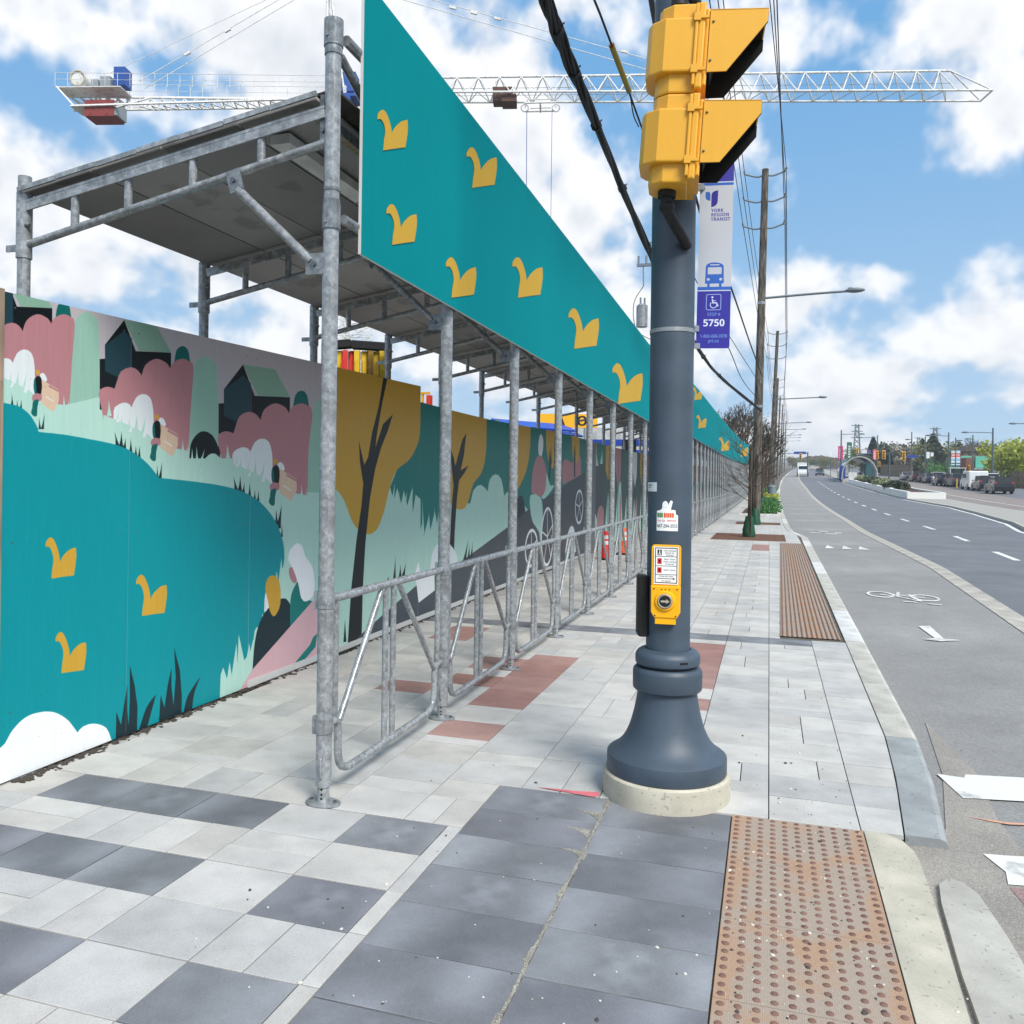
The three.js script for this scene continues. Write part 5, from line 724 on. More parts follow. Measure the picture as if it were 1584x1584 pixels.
  obj('screws', [[-.055, 1.03], [.055, 1.03], [-.05, .90], [.05, .90]].map(([x, y]) => { const c = new THREE.CylinderGeometry(.0035, .0035, .004, 8); c.rotateX(Math.PI / 2); c.translate(x, y, .033); return c; }).concat([-.018, 0, .018].map((x) => { const c = new THREE.CylinderGeometry(.003, .003, .004, 8); c.rotateX(Math.PI / 2); c.translate(x, 1.028, .033); return c; })), M.black, o);
}
{ // a second push button seen edge-on
  const o = thing('crossing_button', 'dark push button box seen edge-on at the left of the traffic pole', 'push button', v3(PX - .125, 0, -PZ + .03), -1.3);
  const g = rbox(.10, .30, .055, .012); g.translate(0, .93, 0); obj('housing', g, M.black, o); const g2 = rbox(.08, .24, .03, .01); g2.translate(0, .93, -.03); obj('back_plate', g2, M.shaft, o);
}
{ // two-section signal head, yellow, facing across the street
  const o = thing('traffic_signal', 'two-section yellow traffic signal head with black-lined visors on the dark pole', 'traffic signal');
  const c0 = at(1050, 303, 3.94); o.position.copy(c0); o.rotation.set(0, .10, -.058, 'YXZ');       // local x: facing, y: up, z: towards the viewer
  const sec = .402, W = .135;       // half width across
  const shell = (y0, y1, d0, d1, hw, ch) => { const g = new THREE.ExtrudeGeometry(shape([[-d0 + ch, -hw], [d1, -hw], [d1, hw], [-d0 + ch, hw], [-d0 + .25 * ch, hw * .72], [-d0, hw * .45], [-d0, -hw * .45], [-d0 + .25 * ch, -hw * .72]]), { depth: y1 - y0 - .016, bevelEnabled: true, bevelSize: .006, bevelThickness: .008, bevelSegments: 2 }); g.rotateX(-Math.PI / 2); g.translate(0, y0 + .008, 0); return g; };
  for (let s = 0; s < 2; s++) {
    const y = .02 + s * sec;
    const body = obj('section_housing', [shell(y, y + sec - .004, .135, .03, W * .86, .06), shell(y + .085, y + .325, .182, .03, W * 1.03, .075)], M.yellow, o);
    const door = obj('door', [(() => { const g = rbox(.032, sec - .02, W * 2 + .03, .008); g.translate(.05, y + sec / 2 - .002, 0); return g; })(), (() => { const g = rbox(.020, sec - .06, W * 2 - .01, .008); g.translate(.075, y + sec / 2 - .002, 0); return g; })(), (() => { const g = rbox(.014, sec - .04, .02, .004); g.translate(.028, y + sec / 2, W + .012); return g; })()], M.yellow, o);
    for (const h of [.09, .32]) obj('latch', [box(.03, y + h, W + .02, .03, .034, .014), box(.05, y + h, W + .016, .06, .012, .014)], M.yellow, door);
    // visor: roof, two cut side walls, black inside
    const vx = .085, top = y + sec - .045, bot = y + .085, prof = [[vx, bot], [vx + .085, bot + .002], [vx + .248, top - .055], [vx + .248, top], [vx, top + .004]];
    const vis = obj('visor', [extr(prof, .006).translate(0, 0, W - .003), extr(prof, .006).translate(0, 0, -W + .003), box(vx + .124, top + .001, 0, .248, .006, W * 2, 0, 0, -.012)], M.yellow, o);
    const p2 = prof.map(([x, yy], i) => [x + (i === 1 || i === 2 || i === 3 ? .0015 : .002), yy + (i < 2 ? -.0015 : i === 2 ? -.002 : -.006)]);
    obj('visor_lining', [extr(p2, .003).translate(0, 0, W - .008), extr(p2, .003).translate(0, 0, -W + .0078), box(vx + .122, top - .005, 0, .24, .003, W * 2 - .018, 0, 0, -.012)], M.visorIn, vis);
    const ls = new THREE.SphereGeometry(.14, 24, 8, 0, 7, 0, .9); ls.scale(1, .35, 1); ls.rotateZ(-Math.PI / 2); ls.translate(.068, y + sec / 2, 0); obj('lens', ls, M.lens, o);
    obj('rivets', [[vx + .015, top - .05], [vx + .012, bot + .05]].map(([x, yy]) => { const q = new THREE.SphereGeometry(.006, 8, 6); q.translate(x, yy, W + .001); return q; }), M.bolt, vis);
  }
  obj('arm', [pipe([v3(-.055, .035, 0), v3(-.055, -.045, 0), v3(-.03, -.085, -.05), v3(.03, -.15, -.16), v3(.05, -.17, -.22)], .026, 12, 28), (() => { const g = new THREE.SphereGeometry(.036, 14, 10); g.translate(-.052, -.05, -.005); return g; })(), tube(v3(-.055, -.01, 0), v3(-.055, .03, 0), .042, 16), tube(v3(-.06, .87, 0), v3(-.06, .92, 0), .04, 14), pipe([v3(-.06, .90, 0), v3(-.06, .97, 0), v3(-.02, .99, -.1), v3(.03, .99, -.24)], .026, 12, 20)], M.black, o);
}
{ // bus stop flag strapped to the pole
  const c = at(1106, 394, 4.44), w = .168, h = .965;
  const o = thing('bus_stop_flag', 'tall blue and grey bus stop sign numbered 5750 strapped to the pole', 'sign', c, FACE * .9);
  o.rotation.z = -.012;
  const face = canvasMat(352, 2020, (x, W2, H2) => {
    x.fillStyle = '#c3c8d2'; x.fillRect(0, 0, W2, H2); const k = W2 / 250, Y = (v) => v * k * 1.0;
    const yy = (f) => f * H2;
    x.fillStyle = '#3a33a0'; x.fillRect(0, 0, W2, yy(.112)); x.fillStyle = '#c9d3e6'; x.fillRect(0, yy(.112), W2, yy(.006)); x.fillStyle = '#2f63c0'; x.fillRect(0, yy(.118), W2, yy(.014));
    x.fillStyle = '#2f63c0'; x.beginPath(); x.moveTo(60, yy(.165)); x.lineTo(96, yy(.165)); x.quadraticCurveTo(112, yy(.168), 112, yy(.19)); x.lineTo(112, yy(.212)); x.quadraticCurveTo(62, yy(.212), 60, yy(.19)); x.fill();
    x.fillStyle = '#2b2790'; x.beginPath(); x.moveTo(192, yy(.158)); x.quadraticCurveTo(124, yy(.16), 122, yy(.185)); x.lineTo(122, yy(.247)); x.quadraticCurveTo(186, yy(.243), 190, yy(.215)); x.closePath(); x.fill();
    x.font = 'bold 50px sans-serif'; x.textAlign = 'left'; x.fillText('YORK', 122, yy(.274), 150); x.fillText('REGION', 122, yy(.297), 205); x.fillText('TRANSIT', 122, yy(.321), 210);
    // bus
    x.fillStyle = '#2f63c0'; x.beginPath(); x.moveTo(78, yy(.655)); x.lineTo(82, yy(.565)); x.quadraticCurveTo(90, yy(.543), 170, yy(.542)); x.quadraticCurveTo(262, yy(.543), 270, yy(.565)); x.lineTo(276, yy(.655)); x.lineTo(252, yy(.655)); x.lineTo(252, yy(.672)); x.lineTo(226, yy(.672)); x.lineTo(226, yy(.655)); x.lineTo(128, yy(.655)); x.lineTo(128, yy(.672)); x.lineTo(102, yy(.672)); x.lineTo(102, yy(.655)); x.fill();
    x.fillStyle = '#c3c8d2'; x.beginPath(); x.roundRect(104, yy(.568), 146, yy(.037), 10); x.fill(); x.fillRect(130, yy(.552), 94, yy(.006)); x.beginPath(); x.arc(112, yy(.632), 15, 0, 7); x.arc(242, yy(.632), 15, 0, 7); x.fill();
    x.fillStyle = '#2f63c0'; x.fillRect(0, yy(.672), W2, yy(.018)); x.fillStyle = '#d3dbea'; x.fillRect(0, yy(.69), W2, yy(.005));
    x.fillStyle = '#332d9c'; x.fillRect(0, yy(.695), W2, H2);
    x.strokeStyle = '#9db7ea'; x.lineWidth = 7; x.beginPath(); x.roundRect(98, yy(.713), 152, yy(.082), 16); x.stroke();
    x.fillStyle = '#d4e0f6'; x.strokeStyle = '#d4e0f6'; x.beginPath(); x.arc(160, yy(.728), 11, 0, 7); x.fill(); x.lineWidth = 12; x.beginPath(); x.moveTo(160, yy(.737)); x.lineTo(166, yy(.758)); x.lineTo(205, yy(.758)); x.lineTo(222, yy(.777)); x.stroke(); x.lineWidth = 8; x.beginPath(); x.moveTo(166, yy(.747)); x.lineTo(196, yy(.747)); x.stroke(); x.beginPath(); x.arc(174, yy(.768), 34, -.2, 3.9); x.stroke();
    x.textAlign = 'center'; x.font = '48px sans-serif'; x.fillStyle = '#7fa4ea'; x.fillText('STOP #', 180, yy(.827), 140); x.font = 'bold 104px sans-serif'; x.fillStyle = '#dfe7f8'; x.fillText('5750', 182, yy(.882), 250); x.font = '46px sans-serif'; x.fillStyle = '#7fb2ee'; x.fillText('1-866-668-3978', 182, yy(.943), 285); x.fillText('yrt.ca', 182, yy(.968), 120);
  }, { roughness: .45 });
  const s = new THREE.Shape(), r = .014, a = w / 2, b = h / 2; s.moveTo(-a + r, -b); s.lineTo(a - r, -b); s.quadraticCurveTo(a, -b, a, -b + r); s.lineTo(a, b - r); s.quadraticCurveTo(a, b, a - r, b); s.lineTo(-a + r, b); s.quadraticCurveTo(-a, b, -a, b - r); s.lineTo(-a, -b + r); s.quadraticCurveTo(-a, -b, -a + r, -b);
  const g = new THREE.ExtrudeGeometry(s, { depth: .003, bevelEnabled: false }); obj('plate', g, mat('#332d9c', .5), o);
  const f = new THREE.ShapeGeometry(s); const uv = f.attributes.uv, p = f.attributes.position; for (let i = 0; i < p.count; i++) { uv.setXY(i, (p.getX(i) + a) / w, (p.getY(i) + b) / h); p.setZ(i, .0042); } const ff = f.toNonIndexed(); ff.userData.keep = true; obj('printed_face', ff, face, o);
  const br = mat('#aab0b5', .4, .5); obj('bracket', [box(-a - .005, b - .135, .004, .05, .03, .03), box(-a + .012, b - .135, .008, .03, .016, .012)], br, o); obj('bracket', [box(-a - .012, -b + .10, .004, .05, .03, .03), box(-a - .022, -b + .06, .004, .03, .10, .03), box(-a - .005, -b + .012, .004, .05, .025, .03)], br, o);
  const st = tag(obj('steel_strap', wrap(.1105, 0, 6.283, 2.285, 2.305, 40), M.zinc), 'thin bright steel band strapped round the dark traffic pole', 'strap'); st.position.set(PX, 0, -PZ);
}
// ================================================================ UTILITY POLES, LAMPS AND WIRES
const dirOf = (px, py) => at(px, py, 1).sub(v3(0, EYE, 0));
function depthAt(px, py, w) { const d = dirOf(px, py), f = v3(-Math.sin(TH), 0, -Math.cos(TH)); return d.multiplyScalar(w / d.dot(f)).add(v3(0, EYE, 0)); }
function spot(px, py, h = YR) { const d = dirOf(px, py); for (let z = 8; z < 700; z += z < 60 ? .05 : .2) if (EYE + d.y * z <= G(z) + h) return v3(d.x * z, G(z) + h, -z); return v3(d.x * 600, G(600), -600); }
const poleTops = [];
{
  const list = [[34, 1168, 806, 1184, 262, 1335, 450], [74, 1190, 775, 1203, 512, 1278, 615], [114, 1196, 757, 1203.5, 585, 1255, 653.6], [154, 1201, 746, 1207, 613.6, 1246.7, 664], [196, 1206, 741, 1211, 626, 1240, 673], [238, 1209, 736, 1213, 639, 1239, 677], [285, 1213, 731, 1216, 650, 1238, 682]];
  const words = ['nearest wooden utility pole with street lamp arm beside the young tree', 'second wooden utility pole with lamp arm along the street', 'third wooden utility pole along the street', 'fourth wooden utility pole along the street', 'fifth distant utility pole along the street', 'sixth distant utility pole along the street', 'farthest small utility pole along the street'];
  list.forEach(([z, bx, by, tx, ty, lx, ly], i) => {
    const b = at(bx, by, z), t = at(tx, ty, z); b.y = G(z) - .1; const o = thing('utility_pole', words[i], 'utility pole', b, 0, 'utility poles along the street'), T0 = t.clone().sub(b);
    obj('shaft', tube(v3(0, 0, 0), T0, .185, i < 2 ? 20 : 10, .125), M.utility, o);
    const P = (f) => T0.clone().multiplyScalar(f); poleTops[i] = [];
    [.985, .913, .838].forEach((f, k) => {
      const c = P(f), g = [], w = .78; for (const s of [-1, 1]) { g.push(pipe([v3(c.x, c.y, c.z), v3(c.x + s * .3, c.y - .06, c.z), v3(c.x + s * w, c.y + .09, c.z)], .035, 6, 8)); if (i < 2) g.push(tube(v3(c.x + s * (w - .04), c.y + .06, c.z), v3(c.x + s * w, c.y + .2, c.z), .05, 8)); }
      obj('cross_arm', g, M.steel, o); poleTops[i].push([v3(b.x + c.x - w, b.y + c.y + .15, b.z + c.z), v3(b.x + c.x + w, b.y + c.y + .15, b.z + c.z)]);
    });
    const l = at(lx, ly, z).sub(b), aY = l.y - .1, f = aY / T0.y, A = P(f);
    const arm = obj('lamp_arm', pipe([A, v3(lerp(A.x, l.x, .5), aY + .08, A.z), v3(l.x - .5, l.y + .02, l.z)], .045, 8, 16), M.lampGrey, o);
    const hd = new THREE.SphereGeometry(.36, 14, 8); hd.scale(1, .26, .42); hd.translate(l.x - .28, l.y + .04, l.z); obj('lamp_head', [hd, box(l.x - .45, l.y + .09, l.z, .16, .1, .16)], M.lampGrey, arm);
    if (i === 0) { obj('collar', [tube(P(.33), P(.337), .185, 14), tube(P(.62), P(.628), .16, 14)], M.zinc, o); }
  });
}
{ // high-voltage conductors from pole to pole and on over the camera
  const where = [['lowest', 2], ['middle', 1], ['top', 0]]; const over = [[[1098, 0, 18.3], [1202, 0, 18.3]], [[1111, 0, 20.2], [1197, 0, 20.2]], [[1119, 0, 22], [1191, 0, 22]]];
  for (const [w, k] of where) for (const s of [0, 1]) {
    const A = poleTops[0][k][s], q = over[2 - k][s], B = at(q[0], q[1], q[2]), C = B.clone().add(B.clone().sub(A).multiplyScalar(1.3)); B.y -= .05; const g = [pipe([C, B, A], .014, 5, 24)];
    for (let i = 0; i + 1 < poleTops.length; i++) { const a = poleTops[i][k][s], b = poleTops[i + 1][k][s], m = a.clone().lerp(b, .5); m.y -= .45; g.push(pipe([a, m, b], .014 + i * .004, 4, 10)); }
    tag(obj('power_line', g, M.wire), w + ' overhead power wire on the ' + (s ? 'road' : 'site') + ' side of the utility poles', 'power line', 'overhead power lines');
  }
}
{ // thick bundle of black cables sagging from the nearest pole over the walkway
  const base = [[1178, 636, 33.8], [1120, 588, 23], [1086, 549, 17], [1045, 478, 13.2], [1010, 400, 11], [960, 285, 8.6], [905, 152, 6.6], [868, 62, 5.7], [838, -20, 5.1], [790, -150, 4.4]].map((q) => at(...q));
  const c = new THREE.CatmullRomCurve3(base), o = thing('cable_bundle', 'thick twisted bundle of black cables sagging from the nearest utility pole', 'cables'), R = rng(8);
  for (let k = 0; k < 6; k++) { const pts = []; for (let i = 0; i <= 60; i++) { const t = i / 60, p = c.getPoint(t), a = k * 1.05 + t * 19, r = lerp(.03, .036, t) * (.8 + .35 * Math.sin(t * 23 + k * 2.1)); pts.push(v3(p.x + r * Math.cos(a), p.y + r * Math.sin(a), p.z)); } obj('cable', pipe(pts, k < 3 ? .017 : .011, 7, 180), M.cable, o); }
  const ties = []; for (let i = 8; i < 60; i += 5) { const p = c.getPoint(i / 60), tn = c.getTangent(i / 60); ties.push(tube(p.clone().addScaledVector(tn, -.012), p.clone().addScaledVector(tn, .012), .05, 8), tube(p, p.clone().add(v3(.05, .045, 0)), .006, 5)); } obj('ties', ties, M.cable, o).userData.kind = 'stuff';
  const w1 = thing('guy_wire', 'black wire with a yellow guard tube left of the signal head', 'wire'); const gp = [[905, -35, 5.7], [920, 0, 6], [947, 72, 6.6], [973, 142, 7.2], [990, 190, 7.8], [1030, 300, 10], [1080, 440, 16], [1179, 600, 33.8]].map((q) => at(...q));
  obj('strand', [pipe(gp, .009, 6, 60), pipe([at(975, 148, 7.25), at(980, 178, 7.5), at(988, 196, 7.8)], .006, 5, 10)], M.cable, w1); obj('guard_tube', tube(at(946, 70, 6.6), at(973, 141, 7.2), .024, 14), mat('#a8923a', .6, 0, { map: T.poleP }), w1); obj('guard_tube_end', tube(at(945.5, 68.5, 6.59), at(946.4, 71, 6.6), .0245, 14), mat('#7a4a2a', .8), w1);
  tag(obj('service_cable', pipe([[1001, -40, 5.1], [1009, 10, 5.5], [1040, 160, 8], [1090, 350, 14], [1129, 440, 19], [1160, 530, 27], [1179, 582, 33.8]].map((q) => at(...q)), .02, 7, 60), M.cable), 'single black service cable passing behind the yellow signal head', 'cable');
  tag(obj('service_cable', pipe([[1080, 440, 16], [1128, 540, 20], [1150, 590, 26], [1177, 622, 33.8]].map((q) => at(...q)), .011, 5, 40), M.cable), 'thin grey drop wire below the bus stop sign', 'cable');
}
{ // transformer pole hidden behind the traffic pole
  const z = 27, b = at(1022, 800, z); b.y = -.1; const o = thing('transformer_pole', 'wooden pole with grey transformer can half hidden behind the traffic pole', 'utility pole', b);
  const H1 = at(1016, 400, z).y; obj('shaft', tube(v3(0, 0, 0), v3(.1, H1, 0), .16, 12, .12), M.utility, o);
  const c = at(993, 490, z).sub(b); const can = obj('transformer', [tube(v3(c.x, c.y - .33, c.z), v3(c.x, c.y + .33, c.z), .18, 18), tube(v3(c.x, c.y + .33, c.z), v3(c.x, c.y + .4, c.z), .19, 18, .12)], M.zinc, o);
  obj('bushing', [tube(v3(c.x - .05, c.y + .4, c.z), v3(c.x - .05, c.y + .62, c.z), .03, 8), tube(v3(c.x + .08, c.y + .4, c.z), v3(c.x + .08, c.y + .6, c.z), .03, 8)], M.steel, can);
  const d = at(995, 410, z).sub(b); obj('cross_arm', [box(d.x + .2, d.y, d.z, .8, .09, .09), ...[-.15, .1, .4].map((x) => tube(v3(d.x + x, d.y, d.z), v3(d.x + x, d.y + .3, d.z), .035, 8)), tube(v3(d.x, d.y, d.z), v3(d.x + .02, d.y - .7, d.z), .02, 6), tube(v3(d.x + .35, d.y, d.z), v3(d.x + .35, d.y - .5, d.z), .03, 6)], M.steel, o);
  obj('lead_wire', [pipe([v3(d.x, d.y - .7, d.z), v3(c.x - .25, c.y + .5, c.z), v3(c.x - .26, c.y - .1, c.z), v3(c.x - .1, c.y - .5, c.z), v3(c.x + .4, c.y - .8, c.z)], .012, 5, 24)], M.cable, o);
}
// ================================================================ TOWER CRANE OVER THE SITE
{
  const o = thing('tower_crane', 'white lattice tower crane with long jib above the site', 'crane');
  const wd = (px) => 70 - 2.7 * (px - 530) / 975, J = (px, py) => depthAt(px, py, wd(px));
  const u = J(1500, 152).sub(J(560, 160)); u.y = 0; u.normalize(); const n = v3(-u.z, 0, u.x);
  const lat = (a0, a1, b0, b1, cells, r) => { const g = []; for (let i = 0; i < cells; i++) { const p = a0.clone().lerp(a1, i / cells), q = b0.clone().lerp(b1, (i + .5) / cells), s = a0.clone().lerp(a1, (i + 1) / cells); g.push(tube(p, q, r, 5), tube(q, s, r, 5)); } return g; };
  const off = (v, k) => v.clone().addScaledVector(n, k);
  // mast
  const base = J(523, 140); const mast = [], hw = .8; const mastTop = base.y, gy = 0;
  const cs = [[-1, -1], [1, -1], [1, 1], [-1, 1]].map(([a, b]) => v3(base.x, 0, base.z).addScaledVector(u, a * hw).addScaledVector(n, b * hw));
  for (const c of cs) mast.push(bar(v3(c.x, gy, c.z), v3(c.x, mastTop, c.z), .16)); for (let k = 0; k < 4; k++) { const a = cs[k], b = cs[(k + 1) % 4]; for (let y = 0; y < mastTop - 1.6; y += 1.65) { mast.push(tube(v3(a.x, y, a.z), v3(b.x, y + 1.65, b.z), .045, 5), tube(v3(a.x, y, a.z), v3(b.x, y, b.z), .045, 5)); } }
  obj('mast', mast, M.craneW, o);
  // A-frame head above the slewing ring
  const apex = J(507, -45), head = []; for (const c of cs) head.push(tube(v3(c.x, mastTop - 1, c.z), apex, .10, 6)); for (let t = .15; t < .9; t += .15) for (let k = 0; k < 4; k++) { const f = (c, tt) => v3(c.x, mastTop - 1, c.z).lerp(apex, tt); head.push(tube(f(cs[k], t), f(cs[(k + 1) % 4], t + .12), .04, 5)); } obj('tower_head', head, M.craneW, o);
  { const c = J(539, 132); obj('operator_cab', [box(c.x, c.y, c.z, 1.5, 1.6, 1.4, Math.atan2(-u.z, u.x))], M.craneBlue, o); obj('slewing_platform', [box(base.x, base.y - 1.2, base.z, 2.6, .5, 2.4, Math.atan2(-u.z, u.x)), box(c.x, c.y - 1.2, c.z, 2.2, .25, 2, Math.atan2(-u.z, u.x))], M.craneBlue, o); }
  // jib
  const jt0 = J(560, 122), jt1 = J(1470, 109.5), jb0 = J(560, 151), jb1 = J(1526, 148), W = .95, cells = 27;
  const a0 = off(jb0, -W), a1 = off(jb1, -W), b0 = off(jb0, W), b1 = off(jb1, W);
  const jib = obj('jib', [tube(jt0, jt1, .10, 7), tube(a0, a1, .09, 7), tube(b0, b1, .09, 7), tube(jt1, a1, .06, 6), tube(jt1, b1, .06, 6), tube(a1, b1, .07, 6)], M.craneW, o);
  const la = a0.clone().lerp(a1, .945), lb = b0.clone().lerp(b1, .945); obj('lacing', [...lat(a0, la, jt0, jt1, cells, .055), ...lat(b0, lb, jt0, jt1, cells, .055), ...lat(a0, la, b0, lb, cells, .04)], M.craneW, jib);
  obj('hoist_rope', [tube(jt0.clone().add(v3(0, -.9, 0)), jt1.clone().add(v3(0, -1.0, 0)), .025, 4), tube(jt0.clone().add(v3(0, -1.5, 0)), jt1.clone().add(v3(0, -1.6, 0)), .022, 4)], M.steel, jib);
  obj('jib_winch', [(() => { const c = J(778, 150); return box(c.x, c.y, c.z, 1.6, 1.1, 1.3, Math.atan2(-u.z, u.x)); })(), (() => { const c = J(788, 157); return box(c.x, c.y, c.z, 1.2, .6, 1.5, Math.atan2(-u.z, u.x)); })()], mat('#5a4034', .8), jib);
  const tr = obj('trolley', [...[-.8, .8].flatMap((k) => [tube(off(J(812, 166), k), off(J(860, 165), k), .07, 6), tube(off(J(820, 161), k), off(J(852, 160), k), .05, 6)]), tube(off(J(836, 167), -.8), off(J(836, 167), .8), .07, 6), ...[812, 860].flatMap((px) => { const c = J(px, 167), t = new THREE.TorusGeometry(.3, .06, 6, 16); t.rotateY(Math.atan2(-u.z, u.x)); t.translate(c.x, c.y, c.z); return [t, bar(c, J(px + (px < 830 ? 6 : -6), 148), .08)]; })], M.craneW, o);
  obj('hoist_rope', [tube(J(815, 170), J(813, 520), .03, 4), tube(J(854, 170), J(850, 520), .03, 4)], M.craneBlue, tr);
  // counter jib
  const c0 = J(98, 150), c1 = J(515, 150), d0 = J(104, 172), d1 = J(515, 157.5); const ca0 = off(c0, -1), ca1 = off(c1, -1), cb0 = off(J(112, 173), 1), cb1 = off(J(515, 158), 1);
  const cj = obj('counter_jib', [bar(off(J(96, 141), -1), off(J(515, 146), -1), .16), bar(off(J(104, 163), -1), off(J(515, 157), -1), .14), bar(off(J(120, 172), 1), off(J(515, 160), 1), .14), ...lat(off(J(130, 160), -1), off(J(515, 157), -1), off(J(130, 143), -1), off(J(515, 146), -1), 22, .075), ...lat(off(J(225, 173), 1), off(J(515, 160), 1), off(J(225, 163), -1), off(J(515, 157), -1), 16, .06)], M.craneW, o);
  const plat = [J(96, 141), J(190, 143)]; for (const [p, q, h] of [[J(96, 141), J(195, 143), .07], [J(118, 170), J(165, 172), .06]]) { const m = p.clone().lerp(q, .5); obj('machine_deck', box(m.x, m.y, m.z, p.distanceTo(q), h, 1.9, Math.atan2(-u.z, u.x)), M.craneW, cj); }
  obj('deck_brace', [...lat(off(J(98, 142), -1), off(J(200, 143), -1), off(J(125, 160), -1), off(J(215, 162), -1), 7, .06), bar(off(J(98, 142), 1), off(J(125, 172), 1), .12), bar(off(J(98, 142), -1), off(J(125, 163), -1), .12), bar(off(J(190, 174), 1), off(J(240, 160), 1), .12)], M.craneW, cj);
  const hand = []; for (const k of [-1, 1]) { for (let i = 0; i <= 22; i++) { const px = lerp(96, 515, i / 22), py = lerp(141, 146, i / 22); hand.push(tube(off(J(px, py), k), off(J(px, py - 20), k), .025, 4)); } hand.push(tube(off(J(96, 121), k), off(J(515, 126), k), .03, 4), tube(off(J(96, 131), k), off(J(515, 136), k), .022, 4)); } obj('handrail', hand, M.craneW, cj);
  { const c = J(126, 126), t = new THREE.CylinderGeometry(.66, .66, 1.1, 24); t.rotateX(Math.PI / 2); t.rotateY(Math.atan2(-u.z, u.x)); t.translate(c.x, c.y, c.z); const dr = obj('winch_drum', t, M.craneW, o); for (const k of [-.58, .58]) { const t2 = new THREE.TorusGeometry(.62, .09, 6, 28); t2.rotateY(Math.atan2(-u.z, u.x)); t2.translate(c.x + n.x * k, c.y, c.z + n.z * k); obj('drum_rim', t2, mat('#b5ab97', .7), dr); } }
  const ang = Math.atan2(-u.z, u.x); const bx2 = (px, py, w, h, d, m, nm) => { const c = J(px, py); obj(nm, box(c.x, c.y, c.z, w, h, d, ang), m, o); };
  bx2(190, 122, .95, 1.5, 1.2, M.craneBlue, 'control_cabinet'); bx2(167, 129, .9, .8, .9, M.craneGrey, 'motor'); bx2(150, 131, .6, .6, .8, M.craneGrey, 'gearbox'); bx2(160, 124, .2, 1.2, .2, M.craneW, 'rope_guide'); bx2(162, 174, 2.5, 1.35, 1.8, M.craneRed, 'counterweight'); bx2(186, 174, .3, 1.1, 1.6, M.craneGrey, 'counterweight_frame');
  // stays
  const stay = (p, q, r, m) => tube(p, q, r, 5); obj('stay', [stay(apex, J(215, 126), .035), stay(apex.clone().add(v3(0, -.75, 0)), J(224, 137), .035), stay(apex, J(170, 113), .028)], M.craneW, o);
  obj('stay', [stay(apex, off(J(1095, 114), -.3), .035), stay(apex.clone().add(v3(0, -.6, 0)), J(1050, 122), .035)], M.craneW, o);
  for (const [px, py] of [[290, 83], [352, 47], [700, 12], [733, 20], [770, 29], [966, 80]]) { const c = J(px, py); obj('stay_link', box(c.x, c.y, c.z, .55, .18, .2, ang, 0, px < 500 ? .5 : -.25), M.craneW, o); }
}
{ // second lattice mast seen between the roof and the hoarding
  const z = 48, a = at(551, 500, z), o = thing('hoist_mast', 'pale lattice mast seen over the hoarding under the canopy roof', 'mast', v3(a.x, 0, a.z)), g = [];
  for (const [x, y] of [[-.8, -.5], [.8, -.5], [.8, .5], [-.8, .5]]) g.push(bar(v3(x, 0, y), v3(x, 14, y), .1)); for (let y = 0; y < 13.4; y += .7) for (const s of [-.5, .5]) { g.push(tube(v3(-.8, y, s), v3(.8, y + .7, s), .03, 4), tube(v3(-.8, y, s), v3(.8, y, s), .03, 4), tube(v3(.8, y, s), v3(-.8, y + .7, s), .02, 4)); } obj('lattice', g, M.craneW, o);
}
// ================================================================ THINGS STORED BEHIND THE HOARDING
{
  const z = 8.3, p = at(558, 560, z); const o = thing('formwork_stack', 'upright red and yellow formwork beams with black caps behind the hoarding', 'formwork', v3(p.x, 0, p.z), .35), y1 = at(555, 530, z).y;
  const cols = ['#e2bd22', '#d22c22', '#d9372a', '#e2bd22', '#dcb520', '#8a6a1c', '#d8b01f', '#e0b924'];
  cols.forEach((c, i) => { const x = -.26 + i * .075; obj('beam', [box(x, y1 / 2 - .05, (i % 2) * .05, .058, y1 - .1, .09, (i % 3) * .2, 0, (i - 3.5) * .006), box(x, y1 / 2 - .1, (i % 2) * .05 + .05, .02, y1 - .2, .03)], mat(c, .55, 0, { map: T.paint }), o); });
  obj('cap', [box(-.20, y1 - .03, .02, .20, .08, .17, 0, 0, .1), box(.10, y1 - .04, .02, .38, .08, .17, 0, 0, -.05)], M.rubber, o);
  const q = at(660, 615, 10.6); const o2 = thing('red_yellow_prop', 'small yellow and red frame peeping over the hoarding step', 'formwork', v3(q.x, 0, q.z)); obj('frame', [box(-.06, q.y / 2, 0, .03, q.y + .1, .03), box(-.02, q.y + .06, 0, .13, .03, .04)], mat('#e0a41f', .6), o2); obj('box', [box(.04, q.y / 2, 0, .06, q.y + .06, .08)], mat('#d2371f', .6), o2);
}
